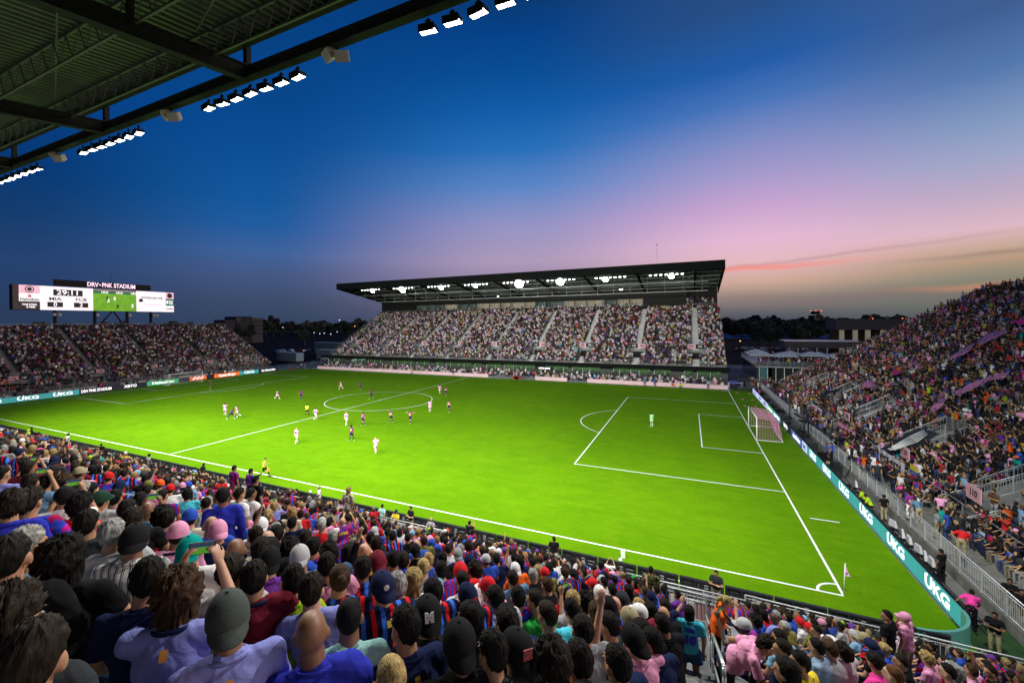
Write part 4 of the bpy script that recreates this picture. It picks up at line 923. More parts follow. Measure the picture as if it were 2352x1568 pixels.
# street lamps
lampp = [(1715, 742, 400), (1748, 741.5, 520), (1785, 752, 300), (1798, 753, 300), (1800, 740, 500), (1700, 783, 200), (780, 735, 420), (820, 736, 420), (860, 737, 420), (910, 737, 500), (985, 0, 0), (1010, 0, 0)]
lampp += [(662, 745, 330), (650, 752, 260), (722, 764, 240), (735, 766, 260), (806, 748, 300), (815, 749, 300), (838, 742, 420), (745, 765, 250), (760, 767, 240), (775, 762, 240)]
k = 0
for a, b, y in lampp:
    if not y: continue
    q = at(a, b, y=y)
    if q.z < 1: q = at(a, 738, y=y)
    r = empty('street_lamp', (q.x, q.y, 0), 0, f'{"orange" if k%5==0 else "white"} distant street lamp {"beyond the bar" if a>1400 else "between the left stands"}, {ordn[k%12]} of the row', 'street lamp', 'distant street lamps')
    MB().tube((0, 0, 0), (0, 0, q.z), .12, .07, n=5).build('pole', dark, r); MB().ell((0, -.2, q.z), (.45*y/300, .45*y/300, .28*y/300), 8, 5).build('lamp', mat('street_orange', (1, .45, .15), .5, emit=3, var=0) if k % 5 == 0 else mat('street_white', (.9, .95, 1), .5, emit=2.5, var=0), r); k += 1

# ================================================================== trees
leafd = mat('foliage_dark', (.02, .032, .016), .8, var=.4, vs=.4); barkm = mat('bark', (.05, .04, .03), .9)
def leaf_mesh(name, rx, ry, rz_, n, size, seed, blobs=9):
    rg = np.random.default_rng(seed); cen = rg.normal(size=(blobs, 3))*.42; cen[:, 2] *= .8
    k = rg.integers(0, blobs, n); d = rg.normal(size=(n, 3)); d /= np.linalg.norm(d, axis=1)[:, None]
    p = cen[k]+d*(.33*rg.random(n)**.4)[:, None]; p *= (rx, ry, rz_)
    a = rg.normal(size=(n, 3)); a /= np.linalg.norm(a, axis=1)[:, None]; b = np.cross(a, rg.normal(size=(n, 3))); b /= np.linalg.norm(b, axis=1)[:, None]
    s = size*(.6+.8*rg.random(n))[:, None]
    v = np.stack([p-a*s, p+b*s*.6, p+a*s, p-b*s*.6], 1).reshape(-1, 3)
    me = bpy.data.meshes.new(name); me.from_pydata(v.tolist(), [], np.arange(4*n).reshape(-1, 4).tolist()); me.materials.append(leafd); return me
tms = [leaf_mesh('crown', 7, 7, 4.5, 2600, .5, s) for s in (1, 2, 3)]
def trunk_mesh(h):
    m = MB(); m.tube((0, 0, 0), (0, 0, h*.55), .4, .25, n=8)
    for i in range(5):
        a = i*1.26; m.tube((0, 0, h*.45), (math.cos(a)*2.4, math.sin(a)*2.4, h*.85), .2, .06, n=5)
    return m.mesh('trunk', barkm)
tkm = trunk_mesh(9)
tcount = {}
def tree(x, y, h, w, where, kind='tree'):
    i = tcount[where] = tcount.get(where, 0)+1
    r = empty('tree', (x, y, 0), random.uniform(0, 6), f'{ordn[(i-1)%12]} dark {"tall" if h>11 else "low"} tree {where}', 'tree', 'dark trees around the stadium')
    c = link(bpy.data.objects.new('crown', tms[i % 3]), r); c.location = (0, 0, h*.62); c.scale = (w, w, h/9*.85)
    t = link(bpy.data.objects.new('trunk', tkm), r); t.scale = (1, 1, h/9)
for a, y, zt in ((1688, 230, 735), (1705, 300, 737), (1722, 420, 739), (1745, 260, 746), (1768, 190, 738), (1795, 300, 742), (1815, 420, 738), (1838, 190, 741), (1858, 220, 738), (1880, 420, 739), (1905, 330, 738), (1925, 420, 739)):
    q = at(a, zt-3, y=y); tree(q.x, y, max(6, q.z), 1.3*y/260, 'on the skyline right of the covered stand')
for a, y, zt in ((545, 150, 748), (575, 190, 749), (600, 300, 741), (612, 260, 729), (628, 270, 733), (645, 300, 741), (680, 330, 742), (720, 300, 743), (760, 330, 742), (800, 280, 741), (840, 330, 740), (700, 170, 760)):
    q = at(a, zt-3, y=y) if y > 0 else None; tree(q.x, y, max(6, q.z), 1.2*y/260, 'on the skyline between the left stands')
# far treeline ring: a wood that reads as one mass
v, f = [], []
rg = np.random.default_rng(5)
for i in range(9000):
    a = YAW+R(-62)+R(124)*rg.random(); d = 560+rg.random()*500; hgt = 9+5*abs(math.sin(a*37))+4*abs(math.sin(a*91+1))
    x, y = CP.x+d*math.sin(a), CP.y+d*math.cos(a); z = hgt*rg.random()**.6; s = 2.5+2.5*rg.random(); t = rg.random()*6.28
    ux, uy = math.cos(t)*s, math.sin(t)*s; k = len(v)
    v += [(x-ux, y-uy, z-s*.5), (x+ux, y+uy, z-s*.3), (x+ux*.4, y+uy*.4, z+s*.6), (x-ux*.6, y-uy*.6, z+s*.5)]; f.append((k, k+1, k+2, k+3))
me = bpy.data.meshes.new('distant_wood'); me.from_pydata(v, [], f); me.materials.append(leafd); setp(link(bpy.data.objects.new('distant_wood', me)), 'dark band of distant woodland along the horizon', 'woodland', None, 'stuff')

# clutter behind the right boards and along the walkway
rk = random.Random(4)
for i in range(6, 27):
    y = 1.5+2.6*i+rk.uniform(-.8, .8); w, d, h = rk.uniform(.25, .6), rk.uniform(.2, .4), rk.uniform(.3, .8); x = rk.uniform(59.75, 60.5)
    c = MB().box(-d, d, -w, w, .03, h).box(-d-.02, d+.02, -w-.02, w+.02, h, h+.05).tube((-d*.6, -w-.03, h*.6), (d*.6, -w-.03, h*.6), .015, n=5).build('equipment_case', [black, dark, cabm.materials[0]][i % 3], label=f'black equipment case behind the right boards, {i-5} cases from the near corner', cat='case', group='equipment cases behind the right boards'); c.location = (x, y, 0); c.rotation_euler = (0, 0, rk.uniform(-.5, .5))
cb_ = MB()
for q in range(4):
    pts = [(59.7+.25*q+.15*math.sin(i*1.3+q), -1+2.5*i, .02) for i in range(30)]; cb_.path(pts, .02, 4)
cb_.build('cables', black, label='black cables running on the ground behind the right boards', cat='cable', kind='stuff')
# ================================================================== people
_tmp = []
def remesh(mb, vox, smooth=6, fold=0, seed=0):
    me = mb.mesh('tmp', black); o = bpy.data.objects.new('tmp', me); link(o)
    r = o.modifiers.new('r', 'REMESH'); r.mode = 'VOXEL'; r.voxel_size = vox; r.use_smooth_shade = True
    s = o.modifiers.new('s', 'SMOOTH'); s.factor = .6; s.iterations = smooth
    dg_ = bpy.context.evaluated_depsgraph_get(); out = bpy.data.meshes.new_from_object(o.evaluated_get(dg_))
    bpy.data.objects.remove(o); bpy.data.meshes.remove(me); out.materials.clear()
    if fold:
        n = len(out.vertices); co = np.empty(n*3, np.float32); no = np.empty(n*3, np.float32)
        out.vertices.foreach_get('co', co); out.vertex_normals.foreach_get('vector', no); co = co.reshape(-1, 3); no = no.reshape(-1, 3)
        x, y, z = co.T; k = seed*1.7
        d = np.sin(14*z+22*x*np.sign(x)+5*y+k)*np.sin(9*x+3*z+k*2)+.6*np.sin(31*z-17*np.abs(x)+k)*np.sin(11*y+k)+.5*np.sin(47*z+25*x+9*y+k)+1.3*(1-np.abs(np.sin(10*z+16*np.abs(x)+2.5*np.sin(5*x+k)+k)))**5-1.1*(1-np.abs(np.sin(8*z-13*x+2*np.sin(9*z)+k)))**6
        co = co+no*(d*fold)[:, None]; out.vertices.foreach_set('co', co.ravel()); out.update()
    out.polygons.foreach_set('use_smooth', [True]*len(out.polygons))
    return out
def cap_(m, a, b, r, r2=None, n=10):
    r2 = r if r2 is None else r2; m.tube(a, b, r, r2, n=n); m.ell(a, (r,)*3, n, 7); m.ell(b, (r2,)*3, n, 7)
V = Vector
def base_seated():
    return dict(pel=V((0, 0, .52)), bel=V((0, 0, .68)), che=V((0, .0, .9)), nec=V((0, .0, 1.06)), hea=V((0, .045, 1.215)), sh=[V((-.185, 0, 1.02)), V((.185, 0, 1.02))], el=[V((-.25, .1, .76)), V((.25, .1, .76))], wr=[V((-.13, .33, .63)), V((.13, .33, .63))],
                hip=[V((-.1, .02, .5)), V((.1, .02, .5))], kn=[V((-.15, .43, .5)), V((.15, .43, .5))], an=[V((-.15, .42, .09)), V((.15, .42, .09))], yaw=0, nod=0, roll=0, fd=[V((0, .2, -.1)), V((0, .2, -.1))], curl=.4)
def base_standing():
    return dict(pel=V((0, 0, .95)), bel=V((0, 0, 1.1)), che=V((0, 0, 1.3)), nec=V((0, 0, 1.46)), hea=V((0, .035, 1.61)), sh=[V((-.19, 0, 1.42)), V((.19, 0, 1.42))], el=[V((-.24, -.02, 1.14)), V((.24, -.02, 1.14))], wr=[V((-.23, .06, .9)), V((.23, .06, .9))],
                hip=[V((-.1, 0, .92)), V((.1, 0, .92))], kn=[V((-.11, .02, .5)), V((.11, .02, .5))], an=[V((-.12, -.02, .09)), V((.12, -.02, .09))], yaw=0, nod=0, roll=0, fd=[V((0, .02, -.2)), V((0, .02, -.2))], curl=.3)
def lean(j, a, b=0, keys=('bel', 'che', 'nec', 'hea', 'sh', 'el', 'wr')):
    piv = j['pel'].copy(); M = Matrix.Rotation(-a, 3, 'X') @ Matrix.Rotation(b, 3, 'Y')
    for k in keys:
        if isinstance(j[k], list): j[k] = [piv+M @ (p-piv) for p in j[k]]
        else: j[k] = piv+M @ (j[k]-piv)
    return j
def pose(name):
    st = not name.startswith('sit'); j = base_standing() if st else base_seated()
    q = name.split('_')[1] if '_' in name else ''
    if not st: lean(j, .12)
    if 'left' in name: j['yaw'] = R(38)
    if 'right' in name: j['yaw'] = R(-38)
    if 't1' in name: j['yaw'] = .22; j['roll'] = .1; j['nod'] = .06
    if 't2' in name: j['yaw'] = -.24; j['roll'] = -.12; j['nod'] = .12
    if 't3' in name: lean(j, .12, .1); j['yaw'] = .08; j['roll'] = .06
    if 't4' in name: lean(j, -.14, -.08); j['yaw'] = -.1; j['nod'] = -.06
    if 'cross' in name or 'folded' in name:
        c = j['che']; j['el'] = [V((-.27, .08, c.z-.17)), V((.27, .08, c.z-.17))]; j['wr'] = [V((.07, c.y+.24, c.z-.1)), V((-.07, c.y+.21, c.z-.14))]; j['fd'] = [V((.2, -.02, .03)), V((-.2, -.02, .03))]; j['nod'] = .1
    if 'phone' in name:
        c = j['hea']; j['el'] = [V((-.24, c.y+.16, c.z-.3)), V((.24, c.y+.16, c.z-.3))]; j['wr'] = [V((-.1, c.y+.33, c.z-.04)), V((.1, c.y+.33, c.z-.04))]; j['fd'] = [V((.06, .03, .2)), V((-.06, .03, .2))]; j['curl'] = .8
    if 'chin' in name:
        c = j['hea']; j['el'][1] = V((.2, .3, c.z-.42)); j['wr'][1] = V((.07, c.y+.14, c.z-.16)); j['fd'][1] = V((-.03, .02, .2)); j['nod'] = -.1
    if 'clap' in name:
        c = j['che']; j['el'] = [V((-.27, .14, c.z-.15)), V((.27, .14, c.z-.15))]; j['wr'] = [V((-.05, c.y+.36, c.z+.05)), V((.05, c.y+.36, c.z+.05))]; j['fd'] = [V((.05, .1, .15)), V((-.05, .1, .15))]
    if 'hunch' in name:
        lean(j, .3); j['nod'] = .25; j['wr'] = [V((-.06, .42, .6)), V((.06, .42, .6))]; j['el'] = [V((-.24, .32, .62)), V((.24, .32, .62))]
    if 'armup' in name:
        c = j['hea']; j['el'][0] = V((-.3, c.y+.1, c.z-.02)); j['wr'][0] = V((-.2, c.y+.16, c.z+.24)); j['fd'][0] = V((.05, .05, .2))
    if 'behind' in name: j['wr'] = [V((-.04, -.17, .92)), V((.04, -.17, .92))]; j['el'] = [V((-.27, -.12, 1.14)), V((.27, -.12, 1.14))]
    if name.startswith('run'):      # run0..run3: stride
        lean(j, .2)
        A = [(1, 1.0), (-1, 1.0), (1, .6), (-1, .6)][int(name[3]) if len(name) > 3 and name[3].isdigit() else 0]
        s, k = A; f, b = (0, 1) if s > 0 else (1, 0); sx = (-.1, .1)
        j['kn'][f] = V((sx[f], .32*k, .6)); j['an'][f] = V((sx[f], .3*k+.08, .16)); j['kn'][b] = V((sx[b], -.02, .52)); j['an'][b] = V((sx[b], -.42*k, .34))
        j['el'][f] = V((sx[f]*2.6, -.2, 1.2)); j['wr'][f] = V((sx[f]*2.2, -.02, 1.05)); j['el'][b] = V((sx[b]*2.6, .14, 1.16)); j['wr'][b] = V((sx[b]*1.6, .34, 1.26)); j['fd'] = [V((0, .15, .1)), V((0, .15, .1))]
    if name.startswith('walk'):
        s = 1 if name.startswith('walk0') else -1; f, b = (0, 1) if s > 0 else (1, 0); sx = (-.1, .1)
        j['kn'][f] = V((sx[f], .16, .5)); j['an'][f] = V((sx[f], .24, .1)); j['kn'][b] = V((sx[b], -.05, .5)); j['an'][b] = V((sx[b], -.3, .16))
        j['wr'][f] = V((sx[f]*2.3, -.12, .92)); j['wr'][b] = V((sx[b]*2.3, .18, .95))
    if 'arms' in name: j['el'] = [V((-.42, 0, 1.42)), V((.42, 0, 1.42))]; j['wr'] = [V((-.66, .05, 1.5)), V((.66, .05, 1.52))]; j['fd'] = [V((-.2, 0, .05)), V((.2, 0, .05))]
    if 'lunge' in name:
        lean(j, .45); 
        for k in ('pel', 'bel', 'che', 'nec', 'hea'): j[k] = j[k]+V((0, 0, -.15))
        for k in ('sh', 'el', 'wr', 'hip'): j[k] = [p+V((0, 0, -.15)) for p in j[k]]
        j['kn'] = [V((-.16, .34, .48)), V((.12, -.1, .46))]; j['an'] = [V((-.16, .4, .1)), V((.14, -.5, .12))]
    if 'bend' in name: lean(j, .75, .1); j['nod'] = .4; j['wr'][0] = V((-.38, .3, .78)); j['el'][0] = V((-.42, .06, 1.06)); j['wr'][1] = V((.12, .62, .72)); j['el'][1] = V((.28, .4, .95))
    if 'call' in name: lean(j, .28); j['nod'] = .25; j['el'][1] = V((.3, .34, 1.34)); j['wr'][1] = V((.1, .35, 1.56)); j['fd'][1] = V((-.08, .02, .15)); j['wr'][0] = V((-.16, .3, .95)); j['el'][0] = V((-.3, .02, 1.1))
    if 'photo' in name: c = j['hea']; j['wr'][0] = V((-.1, c.y+.26, c.z-.02)); j['el'][0] = V((-.28, c.y+.06, c.z-.22)); j['fd'][0] = V((.03, .06, .18))
    return j, st
def headmat(j):
    return Matrix.Translation(j['hea']) @ Matrix.Rotation(j['yaw'], 4, 'Z') @ Matrix.Rotation(-j['nod'], 4, 'X') @ Matrix.Rotation(j['roll'], 4, 'Y')
def hand(m, w, d, side, curl, s=1.0):
    d = d.normalized(); c = w+d*.05*s
    rot = d.to_track_quat('Z', 'Y').to_matrix(); X, Y = rot @ V((1, 0, 0)), rot @ V((0, 1, 0))
    m.ell(c, (.04*s, .02*s, .052*s), 10, 7, rot)
    for i, (off, L) in enumerate(((-.03, .062), (-.01, .076), (.01, .072), (.03, .056))):
        a = c+X*off*s+d*.042*s; b = a+(d*(1-.4*curl)-Y*curl*.6)*L*.5*s; e = b+(d*(1-1.1*curl)-Y*curl*1.0)*L*.55*s
        cap_(m, a, b, .0105*s, .0098*s, 6); cap_(m, b, e, .0098*s, .0085*s, 6)
    t0 = c-X*side*.034*s-d*.02*s; t1 = t0-X*side*.025*s+d*.03*s-Y*.01*s; cap_(m, t0, t1, .013*s, .011*s, 6); cap_(m, t1, t1+d*.03*s-Y*.008*s, .011*s, .009*s, 6)
skinmats = [mat('skin_light', (.55, .31, .2), .55, var=.06), mat('skin_tan', (.42, .22, .12), .55, var=.06), mat('skin_brown', (.22, .105, .055), .5, var=.06), mat('skin_deep', (.075, .038, .024), .5, var=.06)]
eyew = mat('eye_white', (.3, .28, .26), .3, var=0); eyeb = mat('eye_dark', (.02, .015, .01), .2, var=0); lipm = mat('lip', (.3, .08, .06), .5, var=0)
PR = {}
def proto(name, bulk=1.0, vox=.014, kit='tee', fem=False):
    key = (name, bulk, vox, kit, fem)
    if key in PR: return PR[key]
    j, st = pose(name); B = MB(); b = bulk; H = headmat(j); H3 = H.to_3x3(); hc = H.translation
    w = .92 if fem else 1.0
    B.ell(j['pel'], (.155*b, .12*b, .13), 12, 8); B.ell(j['bel'], (.128*b*w, .094*b, .16), 12, 8); B.ell(j['che'], (.15*b*w, .095*b, .165), 12, 8)
    cap_(B, j['sh'][0]*.85+j['che']*.15, j['sh'][1]*.85+j['che']*.15, .044*b); cap_(B, j['nec']-V((0, 0, .06)), hc+H3 @ V((0, -.018, -.06)), .07*b, .062)
    for i in (0, 1): cap_(B, j['nec']+V((0, -.02, 0)), j['sh'][i].lerp(j['nec'], .3)+V((0, -.01, -.01)), .036*b, .03*b)
    B.ell(hc+H3 @ V((0, -.012, .022)), (.075, .094, .096), 16, 12, H3); B.ell(hc+H3 @ V((0, .028, -.045)), (.056, .06, .066), 12, 8, H3); B.ell(hc+H3 @ V((0, .055, -.085)), (.025, .025, .022), 8, 6, H3)
    cap_(B, hc+H3 @ V((0, .086, .01)), hc+H3 @ V((0, .108, -.028)), .011, .016, 8); B.ell(hc+H3 @ V((0, .075, .03)), (.05, .022, .014), 8, 6, H3)
    for s in (-1, 1): B.ell(hc+H3 @ V((s*.082, -.008, -.014)), (.013, .024, .036), 8, 6, H3)
    for i, s in ((0, -1), (1, 1)):
        cap_(B, j['sh'][i], j['el'][i], .044*b, .041*b); cap_(B, j['el'][i], j['wr'][i], .04*b, .027); hand(B, j['wr'][i], j['fd'][i], s, j['curl'])
        cap_(B, j['hip'][i], j['kn'][i], .082*b, .058); cap_(B, j['kn'][i], j['an'][i], .053, .036)
        cap_(B, j['an'][i]-V((0, .0, .02)), j['an'][i]+V((s*.02, .13, -.05)), .037, .03)
    body = remesh(B, vox, 5); body.name = 'person'
    for k in range(4): body.materials.append([skinmats[0], eyew, eyeb, lipm][k])
    E = MB()
    for s in (-1, 1):
        E.cur = 1; E.ell(hc+H3 @ V((s*.031, .083, .004)), (.011, .008, .0055), 8, 6, H3); E.cur = 2; E.ell(hc+H3 @ V((s*.031, .0885, .004)), (.0055, .005, .0055), 6, 5, H3); E.ell(hc+H3 @ V((s*.032, .087, .026)), (.02, .008, .004), 6, 4, H3)
    E.cur = 3; E.ell(hc+H3 @ V((0, .087, -.056)), (.022, .009, .007), 8, 5, H3)
    bm = bmesh.new(); bm.from_mesh(body); em = E.mesh('e', [skinmats[0], eyew, eyeb, lipm], True); bm.from_mesh(em); bm.to_mesh(body); bm.free(); bpy.data.meshes.remove(em)
    # shirt
    Sh = MB(); g = .011
    Sh.ell(j['bel'], (.152*b*w+g, .116*b+g, .2), 14, 9); Sh.ell(j['che'], (.172*b*w+g, .115*b+g, .185), 14, 9)
    hem = j['pel']+V((0, 0, .06 if not st else -.02)); d0 = (j['bel']-hem).normalized()
    ring = []
    def oval(c, rx, ry, n=16): return [c+V((rx*math.cos(t), ry*math.sin(t), 0)) for t in [2*PI*i/n for i in range(n)]]
    a_ = oval(hem, .165*b+g, .125*b+g); b2 = oval(j['bel'], .15*b*w+g, .115*b+g); vs = a_+b2; n = 16
    Sh.add(vs, [(i, (i+1) % n, n+(i+1) % n, n+i) for i in range(n)]+[tuple(range(n))[::-1], tuple(range(n, 2*n))])
    cap_(Sh, j['sh'][0]*.9+j['che']*.1, j['sh'][1]*.9+j['che']*.1, .056*b+g*.7); Sh.tube(j['nec']-V((0, 0, .07)), j['nec']+V((0, -.005, .012)), .12, .08, n=14)
    for i in (0, 1): cap_(Sh, j['nec']+V((0, -.02, -.012)), j['sh'][i].lerp(j['nec'], .2)+V((0, -.01, .0)), .056*b, .06*b)
    fr_ = 1.0 if kit == 'long' else (.05 if kit == 'vest' else .62)
    for i in (0, 1):
        a, e = j['sh'][i], j['el'][i]; Sh.ell(a, (.056*b+g*.8,)*3, 10, 7)
        if kit == 'long': cap_(Sh, a, e, .058*b+g*.6, .05*b+g*.4); Sh.tube(e, e.lerp(j['wr'][i], .9), .05*b+g*.3, .036+g*.3, n=10)
        else: Sh.tube(a, a.lerp(e, fr_), .058*b+g*.6, .058*b+g*.9, n=12)
    shirt = remesh(Sh, vox, 4, fold=.0055, seed=len(PR)); shirt.name = 'shirt'
    Tr = MB(); Tr.ell(j['pel'], (.165*b, .13*b, .14), 12, 8)
    for i in (0, 1):
        h_0, k_0, a_0 = j['hip'][i], j['kn'][i], j['an'][i]
        if kit in ('tee', 'long', 'vest'): cap_(Tr, h_0, k_0, .095*b, .072); Tr.tube(k_0, k_0.lerp(a_0, .97), .068, .058, n=12); Tr.ell(k_0, (.07,)*3)
        elif kit == 'kit': Tr.ell(h_0, (.1*b,)*3); Tr.tube(h_0, h_0.lerp(k_0, .72), .1*b, .095, n=12)
        elif kit == 'skirt': Tr.ell(h_0, (.11*b,)*3); Tr.tube(h_0, h_0.lerp(k_0, .42)+V((0, 0, 0)), .12*b, .125, n=12)
    trs = remesh(Tr, vox, 4, fold=.004, seed=3); trs.name = 'trousers'
    F = MB()
    for i, s in ((0, -1), (1, 1)):
        a_0 = j['an'][i]; sk = 1
        if kit == 'kit': F.cur = 1; F.tube(j['kn'][i].lerp(a_0, .22), a_0, .058, .043, n=10)
        F.cur = 0; F.ell(a_0+V((s*.012, .06, -.045)), (.045, .125, .045), 10, 7)
    sho = F.mesh('shoes', [black, white], True)
    PR[key] = dict(body=body, shirt=shirt, trs=trs, shoes=sho, H=H, j=j, st=st, bvh=BVHTree.FromPolygons([v.co.copy() for v in shirt.vertices], [tuple(p.vertices) for p in shirt.polygons]))
    return PR[key]

HM = {}
def hairmesh(kind):
    if kind in HM: return HM[kind]
    C0 = V((0, -.012, .02)); m = MB()
    hi = kind in ('curly', 'long', 'curlylong')
    th = dict(short=.012, buzz=.004, curly=.03, long=.016, curlylong=.03, tied=.01, under=.006, fringe=.008)[kind]
    na, nr = 72, 18
    hlA = [0, .9, 1.25, 1.7, 2.0, 2.5, PI]; hlZ = dict(fringe=[-.62, -.5, -.4, -.3, -.15, -.1, -.1], long=[-.68, -.6, -.5, -.3, .3, .58, .62], curlylong=[-.68, -.6, -.5, -.3, .3, .58, .62]).get(kind, [-.84, -.7, .0, .12, .34, .58, .62])
    rows = []
    amp = dict(short=.006, buzz=.001, curly=.016, long=.006, curlylong=.016, tied=.003, under=.001, fringe=.003)[kind]
    for q in range(nr+1):
        row = []
        for i in range(na):
            t = 2*PI*i/na; a = abs((t+PI) % (2*PI)-PI)      # 0 = back
            z0_ = math.asin(max(-1, min(.97, float(np.interp(a, hlA, hlZ))))); e = z0_+(PI/2-z0_)*q/nr
            d = V((math.cos(e)*math.sin(t), -math.cos(e)*math.cos(t), math.sin(e)))
            f = 26 if amp > .01 else 15
            nn = noise.noise(V((d.x*f, d.y*f, d.z*(f if amp > .01 else 2.5))))*amp*2+noise.noise(V((d.x*4, d.y*4, d.z*3)))*amp
            top_ = 1+.05*max(0, d.z) if kind in ('short', 'curly') else 1
            rr = V((.076+th, .095+th, (.1+th)*top_)); edge = -.012 if q == 0 else 0
            row.append(C0+V((d.x*(rr.x+nn+edge), d.y*(rr.y+nn+edge), d.z*(rr.z+nn+edge))))
        rows.append(row)
    if 'long' in kind:
        ext = []
        for s_, (dz, k) in enumerate(((.30, .8), (.27, 1.05), (.2, 1.12), (.12, 1.08), (.05, 1.02))):
            row = []
            for i in range(na):
                t = 2*PI*i/na; a = abs((t+PI) % (2*PI)-PI); w = max(0, min(1, (2.0-a)/.5)); p = rows[0][i]
                nn = noise.noise(V((math.sin(t)*8, math.cos(t)*8, dz*(20 if 'curly' in kind else 2))))*.022
                row.append(V((p.x*(1+(k-1)*w)+nn*w, (p.y-.03*w)*(1+(k-1)*.6*w)+nn*w, p.z-dz*w*(1+.25*noise.noise(V((t*3, 0, 0)))))))
            ext.append(row)
        rows = ext+rows
    k = 0
    vs = [p for r in rows for p in r]; n = na
    fs = [(j*n+i, j*n+(i+1) % n, (j+1)*n+(i+1) % n, (j+1)*n+i) for j in range(len(rows)-1) for i in range(n)]
    m.add(vs, fs)
    me = m.mesh('hair', black, True); HM[kind] = me; return me
def capmesh(back, trim=False):
    k = ('cap', back)
    if k in HM: return HM[k]
    m = MB(); C0 = V((0, -.012, .03)); na, nr = 32, 8; vs = []; s = -1 if back else 1
    for q in range(nr+1):
        e = (PI/2)*q/nr
        for i in range(na):
            t = 2*PI*i/na; sq = 1+.012*math.cos(3*t)*math.cos(e)
            vs.append(C0+V((math.cos(e)*math.sin(t)*.097*sq, math.cos(e)*math.cos(t)*.116, -.005+math.sin(e)*.118-.014*(s*math.cos(t))*math.cos(e)-(.02 if q == 0 else 0))))
    m.add(vs, [(j*na+i, j*na+(i+1) % na, (j+1)*na+(i+1) % na, (j+1)*na+i) for j in range(nr) for i in range(na)])
    bv = []; nb = 12
    for z in (0, -.006):
        for r_ in (0, 1):
            for i in range(nb+1):
                t = -1.15+2.3*i/nb; L = .075*math.cos(t*.95)*r_
                bv.append(C0+V((math.sin(t)*.094, s*(math.cos(t)*.108+L), .004-.012-.35*L*(1.5 if back else .9)-.02*abs(math.sin(t))*r_+z)))
    f = []; w = nb+1
    for i in range(nb): f += [(i, i+1, w+i+1, w+i), (2*w+i, 3*w+i, 3*w+i+1, 2*w+i+1), (w+i, w+i+1, 3*w+i+1, 3*w+i)]
    m.add(bv, f); m.ell(C0+V((0, 0, .115)), (.01, .01, .006), 8, 4)
    me = m.mesh('cap', black, True); HM[k] = me; return me

# clothing -----------------------------------------------------------------
CL = dict(black=(.012, .012, .014), navy=(.012, .018, .06), white=(.75, .75, .76), grey=(.27, .28, .29), palegrey=(.45, .46, .47), lilac=(.24, .26, .62), pink=(.75, .32, .5), hotpink=(.85, .06, .35), mint=(.28, .52, .5), lime=(.32, .5, .02),
          maroon=(.16, .015, .03), red=(.6, .02, .025), orange=(.85, .13, .02), sky=(.22, .42, .62), aqua=(.07, .52, .66), blue=(.03, .09, .5), olive=(.18, .17, .04), coral=(.8, .28, .24), yellow=(.65, .5, .04), teal=(.0, .3, .27), cream=(.6, .55, .42), steelblue=(.1, .2, .32), royal=(.03, .04, .42), purple=(.16, .04, .32), brown=(.12, .06, .03), khaki=(.33, .29, .17), darkgreen=(.015, .05, .03), charcoal=(.03, .035, .04), denim=(.05, .1, .22), neon=(.45, .75, .02), green=(.03, .35, .06))
